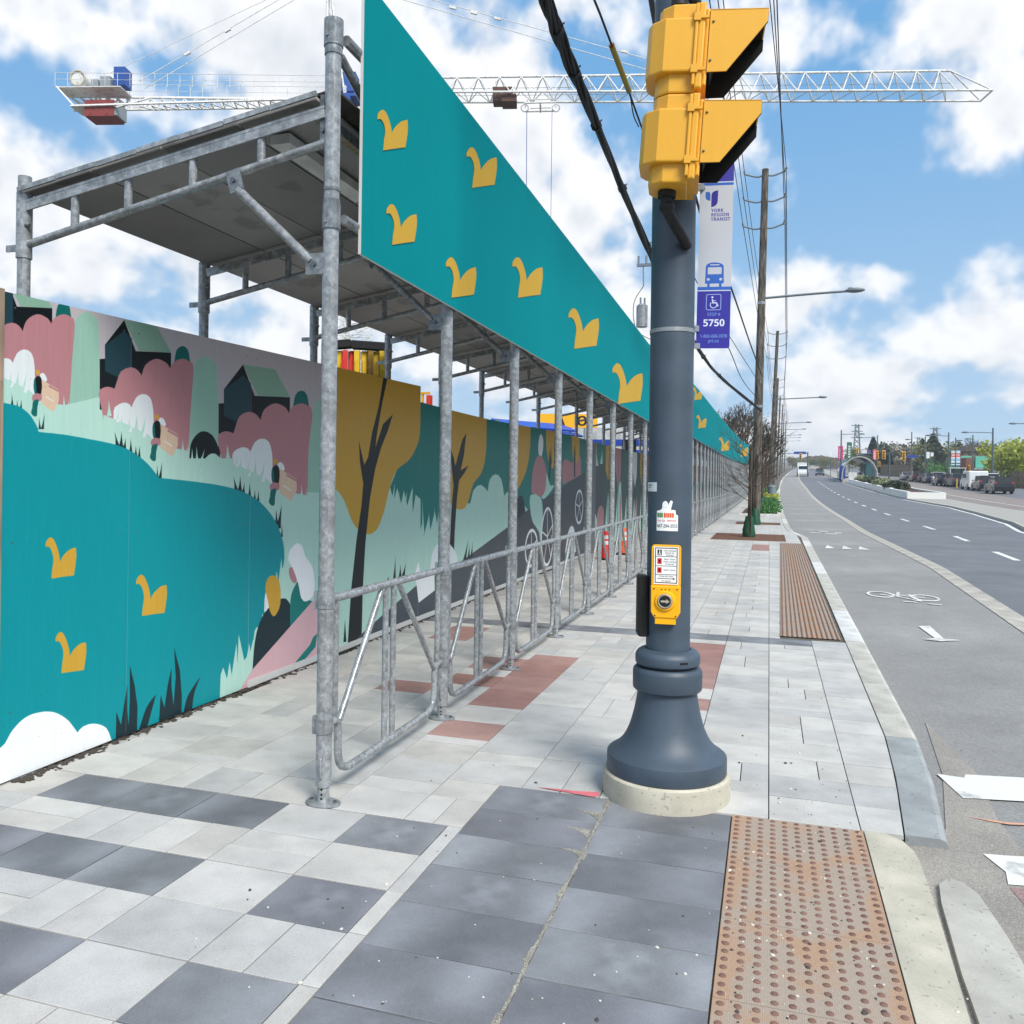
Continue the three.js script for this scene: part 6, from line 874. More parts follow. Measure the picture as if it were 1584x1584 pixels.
{ // striped canopies and boards over the site entrance
  const bl = (px0, py0, px1, py1, z, d, name, label, m, m2, txt) => {
    const a = at(px0, py0, z), b = at(px1, py1, z + d), o = thing(name, label, name.split('_').pop(), v3((a.x + b.x) / 2, (a.y + b.y) / 2, (a.z + b.z) / 2)); return [o, a, b];
  };
  const A = at(770, 648, 21), Bb = at(882, 668, 24), o = thing('blue_awning', 'blue site cabin awning showing above the hoarding', 'awning'); obj('roof_sheet', bar(v3(A.x, A.y - .1, A.z), v3(Bb.x, Bb.y + .1, Bb.z), .5, .06), mat('#1f4fb0', .5), o); obj('front_band', bar(v3(A.x + .3, A.y - .25, A.z), v3(Bb.x + .3, Bb.y - .1, Bb.z), .22, .05), mat('#1b449c', .5), o); obj('cabin', box((A.x + Bb.x) / 2 - .6, 1.25, (A.z + Bb.z) / 2, 1.2, 2.5, 3), M.white, o); obj('post', [box(A.x, A.y / 2, A.z, .06, A.y, .06), box(Bb.x, Bb.y / 2, Bb.z, .06, Bb.y, .06)], M.steel, o);
  const s0 = at(878, 651, 24), sg = thing('hire_sign', 'yellow sign with black letters above the site hoarding', 'sign', v3(s0.x, s0.y, s0.z), .25);
  const m = canvasMat(512, 128, (x, w, h) => { x.fillStyle = '#f2b21a'; x.fillRect(0, 0, w, h); x.fillStyle = '#141414'; x.font = 'bold 130px sans-serif'; x.fillText('A', 150, 110); x.fillText('O', 330, 110); }); const pl = new THREE.PlaneGeometry(1.75, .4); pl.translate(0, 0, .031); const pk = pl.toNonIndexed(); pk.userData.keep = true; obj('board', box(0, 0, 0, 1.75, .4, .05), M.yellowB, sg); obj('lettering', pk, m, sg); obj('post', [box(-.5, -1.75, 0, .06, 3.2, .06), box(.5, -1.75, 0, .06, 3.2, .06)], M.steel, sg);
  const w0 = at(960, 690, 33), bd = thing('site_office', 'white site office with blue stripe beyond the hoarding', 'cabin', v3(w0.x, 0, w0.z)); obj('wall', box(0, 1.7, 0, 2.6, 3.6, 5), M.white, bd); obj('blue_stripe', [box(1.31, 2.95, 0, .04, .22, 4.8), box(1.31, 2.6, 0, .04, .16, 4.8), box(0, 2.95, 2.51, 2.5, .22, .03), box(0, 2.6, 2.51, 2.5, .16, .03)], mat('#2346a5', .6), bd); obj('notice', [box(.75, 2.75, 2.53, .5, .6, .03)], M.matte, bd);
}
function cone(px, py, col, label) { const p = spot(px, py, 0), o = thing('traffic_cone', label, 'traffic cone', p, 0, 'cones in the walkway'); obj('body', lathe([[.10, .02], [.095, .04], [.07, .28], [.042, .53], [.035, .56], [0, .56]], 20), mat(col, .6), o); obj('band', [lathe([[.068, .30], [.06, .37]], 20), lathe([[.057, .41], [.049, .48]], 20)].map((g) => g.scale(1.02, 1, 1.02)), M.white, o); obj('foot', box(0, .02, 0, .28, .04, .28), M.rubber, o); }
cone(937, 866, '#e8281e', 'red delineator cone standing in the covered walkway behind the rail'); cone(965, 858, '#f0632a', 'orange and white delineator cone beside the red one');

// ================================================================ TREES AND PLANTING
function leafCloud(R, n, centre, rad, size, fn) { const p = [], q = v3(0, 0, 0); for (let i = 0; i < n; i++) { const c = fn(R); const s = size * (.6 + R() * .9), a = v3(R() - .5, R() - .5, R() - .5).normalize(), b = v3(R() - .5, R() - .5, R() - .5).cross(a).normalize(); const A = a.multiplyScalar(s), B = b.multiplyScalar(s * .8); const k = [c.clone().sub(A), c.clone().addScaledVector(B, -1), c.clone().add(A), c.clone().add(B)]; for (const t of [0, 1, 2, 0, 2, 3]) p.push(k[t].x, k[t].y, k[t].z); } const g = new THREE.BufferGeometry(); g.setAttribute('position', new THREE.Float32BufferAttribute(p, 3)); g.computeVertexNormals(); return g; }
function branches(R, base, dir, len, r, depth, out, spread = .55, up = .15) { const end = base.clone().addScaledVector(dir, len); out.push(tube(base, end, r, depth > 3 ? 6 : depth > 1 ? 4 : 3, r * .68)); if (!depth) return; const n = depth > 2 ? 3 : 3; for (let i = 0; i < n; i++) { const d = dir.clone().add(v3((R() - .5) * 2 * spread, (R() - .3) * up * 2, (R() - .5) * 2 * spread)).normalize(); branches(R, base.clone().addScaledVector(dir, len * (.55 + .45 * R())), d, len * (.62 + R() * .2), r * .64, depth - 1, out, spread, up); } }
const leafM = (c) => mat(c, .9, 0, { transmission: .25, thickness: 0, side: THREE.DoubleSide });
const LEAF = { olive: leafM('#77783c'), lime: leafM('#a3ab3e'), dark: leafM('#35432e'), fir: leafM('#2b3b31'), bright: leafM('#4d8038'), blossom: leafM('#a8a392'), shrub: leafM('#4f8a3e'), bed: leafM('#3c7432'), brown: leafM('#8b7a62'), sage: leafM('#76805a') };
let treeSeed = 100;
function tree(kind, label, foot, h, r, col, group) {
  const R = rng(treeSeed++), o = thing(kind === 'fir' ? 'fir_tree' : kind === 'bare' ? 'bare_tree' : 'leafy_tree', label, 'tree', foot, R() * 6, group);
  if (kind === 'fir') {
    obj('trunk', tube(v3(0, -.2, 0), v3(0, h * .9, 0), h * .018, 6, h * .004), M.bark, o);
    obj('crown', leafCloud(R, 1300, 0, 0, h * .045, (q) => { const t = Math.pow(q(), .8), y = h * (.1 + .9 * t), tier = 1 - .25 * ((t * 9) % 1), rr = r * (1 - t) * tier * Math.sqrt(.25 + .75 * q()), a = q() * 6.283; return v3(rr * Math.cos(a), y - rr * .2, rr * Math.sin(a)); }), col, o).userData.kind = 'stuff';
  } else if (kind === 'bare') {
    const g = []; branches(R, v3(0, -.2, 0), v3(0, 1, 0), h * .34, h * .032, 6, g, .62, .25); obj('trunk', g.splice(0, 1), M.bark, o); obj('twigs', g, M.bark, o).userData.kind = 'stuff';
    if (col) obj('buds', leafCloud(R, 400, 0, 0, h * .008, (q) => { const a = q() * 6.283, s = Math.sqrt(q()); return v3(r * s * Math.cos(a), h * (.35 + .6 * q()), r * s * Math.sin(a)); }), col, o).userData.kind = 'stuff';
  } else {
    const g = []; branches(R, v3(0, -.2, 0), v3((R() - .5) * .1, 1, (R() - .5) * .1).normalize(), h * .32, h * .025, 3, g, .6, .2); obj('trunk', g.splice(0, 1), M.bark, o); obj('limbs', g, M.bark, o).userData.kind = 'stuff';
    const cl = []; for (let i = 0; i < 16; i++) { const a = R() * 6.283, s = Math.sqrt(R()); cl.push([r * .72 * s * Math.cos(a), h * (.38 + .5 * R()), r * .72 * s * Math.sin(a), r * (.28 + .2 * R())]); }
    obj('crown', leafCloud(R, 2200, 0, 0, h * .036, (q) => { const c = cl[Math.floor(q() * cl.length)], a = q() * 6.283, b = Math.acos(2 * q() - 1), s = c[3] * Math.cbrt(q()); return v3(c[0] + s * Math.sin(b) * Math.cos(a), c[1] + s * Math.cos(b) * .8, c[2] + s * Math.sin(b) * Math.sin(a)); }), col, o).userData.kind = 'stuff';
  }
  return o;
}
{ // young street trees in watering bags
  const spots = [[24.9, -.54, 'nearest young bare street tree with green watering bag in a brown tree pit'], [32.2, -.47, 'second young bare street tree with green watering bag'], [41.5, -.45, 'third young street tree at the head of the planting bed'], [50, -.45, 'fourth young street tree within the planting bed'], [60, -.5, 'fifth small young street tree along the planting beds'], [72, -.5, 'sixth small young street tree along the planting beds'], [86, -.5, 'seventh distant young street tree']];
  spots.forEach(([z, x, label], i) => {
    const R = rng(500 + i), o = thing('young_tree', label, 'tree', V(x, 0, z), R() * 6, 'young street trees'), g = [], h = 2.6;
    obj('trunk', pipe([v3(0, -.05, 0), v3(.04, 1.2, .02), v3(.12, h, .03)], .05, 8, 12), M.bark, o);
    for (let k = 0; k < 12; k++) { const a = R() * 6.283, y = 1.0 + k * .13; branches(R, v3(.04 + .02 * y, y, .02), v3(Math.cos(a), .5 + .4 * R(), Math.sin(a)).normalize(), .42 + .2 * R(), .011, i < 3 ? 3 : 2, g, .6, .3); } obj('twigs', g, M.bark, o).userData.kind = 'stuff';
    if (i < 5) { const b = lathe([[.16, 0], [.18, .06], [.165, .2], [.13, .42], [.10, .56], [.08, .6], [.05, .58]], 18), p = b.attributes.position; for (let k = 0; k < p.count; k++) { const a = Math.atan2(p.getZ(k), p.getX(k)), f = 1 + .12 * Math.sin(a * 5 + p.getY(k) * 12); p.setXYZ(k, p.getX(k) * f, p.getY(k), p.getZ(k) * f); } b.computeVertexNormals(); obj('watering_bag', b, M.bag, o); }
    if (i < 2) { const st = obj('stake', [tube(v3(-.16, -.05, .05), v3(-.13, 1.5, .05), .022, 6)], M.bark, o); obj('tie', tube(v3(-.13, 1.4, .05), v3(.06, 1.4, .02), .01, 5), M.rubber, st); }
  });
  for (const [z0, z1, xa, xb, label] of [[23.4, 26.4, -1.52, .45, 'rust brown tree pit round the nearest young tree'], [32.4, 34.2, -1.2, .42, 'narrow brown tree pit round the second young tree']]) { const o = obj('tree_pit', ribbon(K(xa), K(xb), .005, z0, z1, .5), M.grate); tag(o, label, 'tree pit'); }
  // raised beds with low green planting, pale kerb around
  [[41, 50, 'bed', 'nearest bed of green grasses with pale edging beside the cycle track'], [51.5, 60, 'bed', 'second bed of green grasses beside the utility poles'], [64, 76, 'lime', 'third bed of yellow green planting by the litter bin'], [84, 96, 'shrub', 'far bed of green planting by the kerb']].forEach(([a, b, c, label], i) => {
    const R = rng(900 + i), o = thing('planting_bed', label, 'planting bed', v3(0, 0, 0), 0, 'planting beds along the kerb'); obj('soil', ribbon(K(-1.3), K(.38), .012, a, b, 1), M.mulch, o);
    obj('edging', [bar(V(-1.35, .03, a - .15), V(.5, .03, a - .15), .12, .3), bar(V(-1.35, .03, b + .15), V(.5, .03, b + .15), .12, .3), bar(V(.44, .03, a), V(.44, .03, b), .14, .12)], M.white, o);
    const cl = []; for (let k = 0; k < 26; k++) cl.push([lerp(-.6, .3, R()), lerp(a + .3, b - .3, R()), .25 + .25 * R()]);
    obj('plants', leafCloud(R, 2600, 0, 0, .055, (q) => { const c = cl[Math.floor(q() * 26)], s = Math.sqrt(q()) * c[2], an = q() * 6.28; return V(c[0] + s * Math.cos(an), .05 + q() * .42 * (1 - s * .6), clamp(c[1] + s * Math.sin(an) * 2, a, b)); }), LEAF[c], o).userData.kind = 'stuff';
  });
  const bin = thing('litter_bin', 'grey litter bin at the end of the planting beds', 'bin', V(.05, 0, 70)); obj('drum', lathe([[.3, 0], [.32, .1], [.33, .9], [.3, .92]], 20), M.steel, bin); obj('lid', lathe([[.35, .9], [.35, 1.0], [.2, 1.1], [0, 1.12]], 20), M.lampGrey, bin);
}
{ // woods beyond the site and along the far side
  const wood = [[1112, 694, 92, 8.2], [1128, 694, 100, 9], [1142, 694, 96, 9.2], [1156, 694, 104, 9.4], [1176, 720, 88, 7], [1184, 725, 110, 8]];
  wood.forEach(([px, py, z, h], i) => { const p = at(px, py, z); p.y = G(z); tree('bare', ['leftmost bare brown tree above the far teal fascia', 'second bare brown tree above the far teal fascia', 'third bare brown tree above the far teal fascia', 'bare brown tree just left of the nearest utility pole', 'budding bare tree right behind the nearest utility pole', 'budding bare tree between the first two utility poles'][i], p, h, h * .4, i < 4 ? LEAF.brown : LEAF.sage, 'bare trees beyond the site'); });
  const hs = thing('white_house', 'pale flat wall of a house behind the far end of the fascia', 'house', V(-4.2, 0, 96)); obj('wall', box(0, 2, 0, 5, 5.2, 8), M.white, hs); obj('roof', box(0, 4.7, 0, 5.4, .25, 8.4), M.lampGrey, hs);
  const T1 = [['fir', 1351, 677, 230, 4.2, 'fir', 'tall dark fir just right of the bus station'], ['leafy', 1338, 694, 250, 6, 'olive', 'yellow green tree behind the bus station roof'], ['leafy', 1366, 690, 232, 6, 'dark', 'dark green tree right of the tall fir'], ['leafy', 1377, 692, 236, 6, 'olive', 'olive tree behind the paired signal heads'], ['leafy', 1388, 687, 228, 7, 'dark', 'dense dark tree behind the far fence'], ['leafy', 1401, 689, 222, 3.2, 'blossom', 'pale blossoming tree among the dark trees'], ['leafy', 1412, 692, 230, 6, 'dark', 'dark tree behind the blue street sign'], ['fir', 1427, 680, 224, 4.5, 'fir', 'narrow fir left of the tallest dark fir'], ['fir', 1443, 673, 215, 7, 'dark', 'tallest broad dark fir behind the car queue'], ['leafy', 1460, 689, 214, 7, 'olive', 'olive budding tree right of the tallest fir'], ['leafy', 1458, 716, 175, 3.6, 'bright', 'low bright green bush beside the tall red sign'], ['fir', 1484, 685, 225, 3.4, 'fir', 'small fir behind the tall red and white sign'], ['bare', 1498, 676, 220, 7, null, 'bare tree above the brown roof'], ['leafy', 1558, 684, 138, 4.6, 'lime', 'large yellow green willow at the right edge'], ['bare', 1550, 672, 160, 6, 'lime', 'thin budding tree rising behind the yellow willow'], ['leafy', 1583, 688, 150, 4, 'olive', 'olive tree cut by the right edge of the view'], ['leafy', 1472, 700, 222, 5, 'sage', 'sage tree behind the tall red and white sign'], ['leafy', 1394, 700, 238, 6, 'dark', 'low dark tree filling behind the blossom'], ['leafy', 1420, 698, 236, 6, 'dark', 'low dark tree left of the narrow fir'], ['leafy', 1450, 696, 232, 6, 'brown', 'brown budding tree behind the tallest fir'], ['leafy', 1570, 690, 142, 4.4, 'lime', 'second yellow green willow beside the right edge']];
  T1.forEach(([k, px, py, z, r, c, label]) => { const top = at(px, py, z), f = v3(top.x, G(z) - .1, top.z); tree(k, label, f, top.y - f.y, r, c ? LEAF[c] : null, 'trees on the far side'); });
}
// ================================================================ VEHICLES
const plateM = mat('#e6e6e0', .6), tailM = mat('#b32420', .35, 0, { clearcoat: .5 }), headM = mat('#e8ecee', .2, 0, { clearcoat: .5 }), trimM = mat('#1e2022', .6);
function car(kind, color, label, pos, turn, front = false) {
  const o = thing(kind === 'van' ? 'parked_van' : kind === 'truck' ? 'box_truck' : kind === 'pickup' ? 'pickup_truck' : 'queued_car', label, kind === 'van' ? 'van' : kind === 'truck' ? 'truck' : kind === 'pickup' ? 'pickup' : 'car', pos, turn, kind === 'truck' ? undefined : 'cars in the far queue');
  const P = { sedan: [4.6, 1.45, 1.8], suv: [4.5, 1.68, 1.86], van: [5.3, 2.1, 2.0], pickup: [5.4, 1.85, 1.95], truck: [7.2, 3.1, 2.35] }[kind], [L, Hh, W] = P, a = L / 2, bm = mat(color, .3, .1, { clearcoat: .8, clearcoatRoughness: .1 });
  if (kind === 'truck') {
    obj('cargo_box', rbox(4.8, 2.2, W, .06).translate(-1.1, 1.95, 0), M.white, o); const cab = obj('cab', extr([[1.35, .55], [1.35, 2.3], [2.0, 2.3], [2.55, 1.5], [3.5, 1.35], [3.6, .9], [3.6, .55]], 2.0, .06), bm, o); obj('windscreen', bar(v3(2.06, 2.22, 0), v3(2.56, 1.56, 0), .04, 1.7).translate(.03, .02, 0), M.carGlass, cab); obj('chassis', box(0, .55, 0, 6.8, .3, 1.4), trimM, o); obj('bumper', rbox(.2, .3, 2.1, .05).translate(3.6, .55, 0), M.white, o);
  } else {
    const low = Hh * .57, prof = kind === 'van' ? [[-a, .35], [-a, Hh - .1], [-a + .15, Hh], [a - 1.7, Hh], [a - 1.0, 1.25], [a - .1, 1.05], [a, .85], [a, .35]] : kind === 'pickup' ? [[-a, .4], [-a, 1.05], [a - 1.7, 1.1], [a - .1, 1.05], [a, .85], [a, .4]] : [[-a, .36], [-a - .02, .7], [-a + .04, low + .06], [-a + .3, low + .1], [a - 1.35, low + .05], [a - .4, low - .08], [a - .04, low - .28], [a, .5], [a - .05, .33], [-a + .1, .3]];
    const body = obj('body', extr(prof, W, .07), bm, o);
    if (kind === 'van') { obj('rear_window', [box(-a - .012, 1.55, .47, .02, .55, .72), box(-a - .012, 1.55, -.47, .02, .55, .72)], M.carGlass, body); obj('side_window', [box(.2, 1.6, W / 2 + .005, 2.6, .5, .02), box(.2, 1.6, -W / 2 - .005, 2.6, .5, .02)], M.carGlass, body); obj('windscreen', bar(v3(a - 1.66, Hh - .05, 0), v3(a - 1.02, 1.3, 0), .03, 1.6).translate(.02, .02, 0), M.carGlass, body); }
    else if (kind === 'pickup') { const c = [[-.6, 1.05], [-.45, Hh], [.7, Hh], [1.3, 1.08]]; obj('cabin_glass', extr(c, W - .2, .05), M.carGlass, o); obj('roof', rbox(1.3, .08, W - .22, .03).translate(.12, Hh + .01, 0), bm, o); obj('bed', box(-1.75, 1.1, 0, 1.7, .06, W - .3), trimM, o); }
    else { const s = kind === 'suv', c = s ? [[-a + .05, low + .05], [-a + .28, Hh - .02], [a - 2.1, Hh], [a - 1.3, low + .02]] : [[-a + .45, low + .06], [-a + 1.15, Hh - .02], [a - 2.2, Hh], [a - 1.3, low + .02]]; obj('cabin_glass', extr(c, W - .24, .06), M.carGlass, o); const r0 = s ? -a + .22 : -a + 1.1, r1 = a - 2.05; obj('roof', rbox(r1 - r0, .07, W - .3, .03).translate((r0 + r1) / 2, Hh + .005, 0), bm, o); const pl = []; for (const sd of [-1, 1]) { const zz = sd * (W / 2 - .125); pl.push(bar(v3(c[0][0] + .02, c[0][1], zz), v3(c[1][0] + .02, c[1][1], zz), .07, .04), bar(v3(c[3][0], c[3][1], zz), v3(c[2][0], c[2][1], zz), .07, .04), bar(v3(-.15, low, zz), v3(-.2, Hh, zz), .07, .04)); } obj('pillar', pl, bm, o); }
    const ty = kind === 'van' ? 1.15 : kind === 'sedan' ? .85 : 1.02; for (const s of [-1, 1]) { obj('tail_light', rbox(.05, kind === 'sedan' ? .16 : .3, .22, .015).translate(-a - .005, ty, s * (W / 2 - .16)), tailM, o); obj('headlight', rbox(.06, .16, .36, .02).translate(a - .02, .72, s * (W / 2 - .26)), headM, o); }
    obj('number_plate', box(-a - .03, .78, 0, .02, .15, .32), plateM, o); obj('bumper', [rbox(.16, .24, W - .04, .04).translate(-a + .02, .46, 0), rbox(.14, .24, W - .04, .04).translate(a - .02, .46, 0)], trimM, o);
    obj('mirror', [box(a - 1.6, low + .2, W / 2 + .08, .12, .12, .16), box(a - 1.6, low + .2, -W / 2 - .08, .12, .12, .16)], bm, o);
  }
  const wx = kind === 'truck' ? [-2.2, 2.6] : [-a + .85, a - .9], wr = kind === 'truck' ? .45 : .34;
  for (const x of wx) for (const s of [-1, 1]) { const g = new THREE.CylinderGeometry(wr, wr, .24, 20); g.rotateX(Math.PI / 2); g.translate(x, wr, s * (W / 2 - .1)); const w = obj('wheel', g, M.rubber, o); const h = new THREE.CylinderGeometry(wr * .62, wr * .62, .25, 14); h.rotateX(Math.PI / 2); h.translate(x, wr, s * (W / 2 - .1)); obj('rim', h, M.zinc, w); }
  if (kind === 'truck') for (const s of [-1, 1]) obj('headlight', rbox(.06, .2, .4, .03).translate(3.6, .95, s * .72), headM, o);
  return o;
}
{
  const Q2 = [[1545, 763.5, 'suv', '#17181b', 'nearest black hatchback at the tail of the far queue'], [1522, 759.5, 'suv', '#23262a', 'dark grey hatchback left of the nearest black one'], [1531, 756, 'pickup', '#d9dbdc', 'white pickup half hidden behind the dark hatchbacks'], [1506, 757, 'van', '#e6e8e9', 'white panel van in the far queue'], [1480, 753.5, 'suv', '#2b2f33', 'charcoal car right before the white van'], [1469, 752, 'suv', '#4a4f52', 'grey crossover in the middle of the queue'], [1456, 751, 'sedan', '#1f2225', 'black saloon in the middle of the queue'], [1449, 748, 'suv', '#dfe1e2', 'white crossover in the middle of the queue'], [1439, 747.5, 'sedan', '#3b3650', 'dark violet saloon in the queue'], [1428, 746, 'sedan', '#2a2c2e', 'dark saloon behind the maroon car'], [1418, 745, 'suv', '#5e2326', 'maroon car near the head of the queue'], [1408, 743.5, 'sedan', '#33373b', 'grey saloon near the head of the queue'], [1402, 743, 'sedan', '#d8d2d4', 'pale saloon at the head of the queue']];
  Q2.forEach(([px, py, k, c, label]) => { const p = spot(px, py, YR + .03); car(k, c, label, p, Math.PI / 2 - heading(-p.z)); });
  { const p = spot(1385, 736.5); car('sedan', '#b9bdc0', 'silver saloon crossing beyond the queue near the station', p, Math.PI / 2 - heading(-p.z)); }
  { const p = spot(1268, 736); car('suv', '#39424a', 'dark oncoming car beside the white truck', p, -Math.PI / 2 - heading(-p.z)); }
  { const p = spot(1241.5, 737); car('truck', '#e8eaeb', 'white box truck coming towards the camera on the road', p, -Math.PI / 2 - heading(-p.z)); }
}
// ================================================================ BUS STATION, MEDIAN AND SIGNALS
{
  const o = thing('median_planter', 'long white walled planter with shrubs on the median', 'planter'); const L = (z) => poly1([[76, 10.8], [91, 10.7], [104, 10.7], [114, 10.4], [137, 10.2]])(z), wall = [];
  const cut = [77, 88, 99, 111, 124, 136]; for (let i = 0; i + 1 < cut.length; i++) obj('wall_block', [bar(V(L(cut[i]) + .15, .28, cut[i] + .1), V(L(cut[i + 1]) + .15, .28, cut[i + 1] - .1), .3, .62)], M.whitePlain, o); for (let i = 1; i < 5; i++) obj('wall_joint', box(V(L(cut[i]) + .15, .3, cut[i]).x, V(0, .3, cut[i]).y, -cut[i], .36, .72, .5), M.whitePlain, o);
  obj('wall_block', bar(V(L(77), .26, 76.8), V(13.6, .26, 76.8), .6, .3), M.whitePlain, o); obj('wall_block', bar(V(13.6, .26, 76.9), V(13.2, .26, 95), .3, .6), M.whitePlain, o); obj('wall_block', bar(V(13.2, .26, 95), V(12.8, .26, 136), .3, .6), M.whitePlain, o); obj('soil', ribbon((z) => L(z) + .3, K(13.2), .46, 77, 136, 3), M.mulch, o);
  [[92, 'dark', 2], [103, 'sage', 3.2], [116, 'dark', 2.6], [128, 'sage', 2]].forEach(([z, c, r], i) => { const R = rng(40 + i); obj('shrub', leafCloud(R, 700, 0, 0, .2, (q) => { const a = q() * 6.283, s = Math.sqrt(q()); return V(11.8 + s * 1.1 * Math.cos(a), .5 + q() * .75 * (1.1 - s * .5), z + s * r * 1.8 * Math.sin(a)); }), LEAF[c], o); });
}
{
  const o = thing('bus_station', 'glass bus station shelter with curved arched roof on the median', 'shelter'), z0 = 140, z1 = 176, X = (z) => 11.9 + (z - 140) * .03;
  obj('platform', bar(V(X(z0), .1, z0), V(X(z1), .1, z1), 4.4, .5), M.conc, o); obj('end_wall', box(V(11, .7, 138).x, V(0, .75, 138).y, -138, 1.2, 1.6, .5), M.white, o);
  const arch = (z, r) => { const pts = []; for (let k = 0; k <= 12; k++) { const a = Math.PI * k / 12; pts.push(V(X(z) + .3 - 2.6 * Math.cos(a), .35 + 3.6 * Math.sin(a) ** .8, z)); } return pipe(pts, r, 6, 20); };
  for (let i = 0; i < 7; i++) obj('arch_rib', arch(z0 + 2 + i * 5, i ? .10 : .12), i < 1 ? M.strip : M.lampPole, o);
  const gl = []; for (let i = 0; i < 6; i++) for (let k = 1; k < 6; k++) { const z = z0 + 2 + i * 5, f = (kk) => { const a = Math.PI * kk / 12; return [X(z) + .3 - 2.55 * Math.cos(a), .35 + 3.55 * Math.sin(a) ** .8]; }, [xa, ya] = f(k - 1), [xb, yb] = f(k); const A = V((xa + xb) / 2, (ya + yb) / 2, z + 2.5); const g = box(A.x, A.y, A.z, Math.hypot(xb - xa, yb - ya), .03, 4.8, 0, 0, Math.atan2(yb - ya, xb - xa)); obj('glass_pane', g, M.glass, o); }
  obj('roof_sheet', (() => { const p = []; for (let k = 3; k <= 9; k++) { const a = Math.PI * k / 12; p.push([X(160) + .3 - 2.7 * Math.cos(a), .45 + 3.6 * Math.sin(a) ** .8]); } const g = []; for (let k = 0; k + 1 < p.length; k++) { const A = V((p[k][0] + p[k + 1][0]) / 2, (p[k][1] + p[k + 1][1]) / 2, 162); g.push(box(A.x, A.y, A.z, Math.hypot(p[k + 1][0] - p[k][0], p[k + 1][1] - p[k][1]), .05, 26, 0, 0, Math.atan2(p[k + 1][1] - p[k][1], p[k + 1][0] - p[k][0]))); } return g; })(), mat('#3a5458', .4), o);
  const tq = V(X(160) + 2.2, 1.6, 158); obj('ticket_booth', box(tq.x, tq.y, tq.z, .9, 2.6, 3), mat('#1f5a63', .5), o); const t2 = V(X(143) - 2.2, 1.4, 143); obj('info_pylon', box(t2.x, t2.y, t2.z, .9, 2.3, .3), mat('#1f3f98', .5), o);
}
function banner(px0, py0, px1, py1, z, m, label, name = 'banner_sign') { const a = at(px0, py0, z), b = at(px1, py1, z), o = thing(name, label, 'sign', v3((a.x + b.x) / 2, (a.y + b.y) / 2, a.z)), w = b.x - a.x, h = a.y - b.y; obj('panel', box(0, 0, 0, w, h, .12), m.back ?? m, o); if (m.face) { const p = new THREE.PlaneGeometry(w * .98, h * .98); p.translate(0, 0, .065); const q = p.toNonIndexed(); q.userData.keep = true; obj('print', q, m.face, o); } const g = G(z) - (a.y + b.y) / 2; obj('post', box(w * .0, g / 2, -.12, .12, -g + h * .45, .1), M.lampPole, o); return o; }
const vert = (bg, fg, s) => ({ back: mat(bg, .6), face: canvasMat(64, 256, (x, w, h) => { x.fillStyle = bg; x.fillRect(0, 0, w, h); x.fillStyle = fg; x.save(); x.translate(w / 2, h / 2); x.rotate(-Math.PI / 2); x.textAlign = 'center'; x.font = 'bold 44px sans-serif'; for (let k = 0; k < s; k++) x.fillRect(-92 + k * 184 / s, -14, 184 / s * .66, 28); x.restore(); }) });
banner(1296.5, 690, 1304, 711, 150, vert('#d8487c', '#f3c9d6', 6), 'pink vertical banner sign left of the bus station'); banner(1310, 684, 1317.5, 712, 152, vert('#3f6b58', '#cfd8cf', 5), 'dark green vertical banner sign above the bus station'); banner(1350.5, 695, 1355.5, 712, 158, vert('#d9696b', '#f2d2cd', 5), 'coral vertical banner sign right of the bus station'); banner(1333, 696, 1341, 702, 172, mat('#d9dde2', .6), 'small white panel sign over the station roof'); banner(1341, 696, 1347, 702, 171, mat('#5b4f86', .6), 'small purple panel sign over the station roof');
{ // tall shop sign
  const face = canvasMat(128, 256, (x, w, h) => { x.fillStyle = '#bcd9df'; x.fillRect(0, 0, w, 40); x.fillStyle = '#d33a3c'; x.fillRect(0, 40, w, 56); x.fillStyle = '#f6e9e9'; for (let k = 0; k < 4; k++) x.fillRect(10 + k * 18, 58, 13, 20); x.beginPath(); x.arc(104, 68, 14, 0, 7); x.fill(); x.fillStyle = '#d33a3c'; x.beginPath(); x.arc(104, 68, 7, 0, 7); x.fill(); x.fillStyle = '#f1d8d4'; x.fillRect(0, 96, w, 24); x.fillStyle = '#8fc3df'; x.fillRect(0, 120, w, 44); x.fillStyle = '#e9eef0'; x.fillRect(0, 164, w, 22); x.fillStyle = '#2b6f7c'; x.fillRect(0, 186, w, 70); x.fillStyle = '#e0edf0'; x.fillRect(0, 208, w, 14); });
  banner(1471.5, 697, 1485, 723, 165, { back: mat('#cfd8da', .5), face }, 'tall red, white and blue shop sign beside the car queue', 'shop_sign');
}
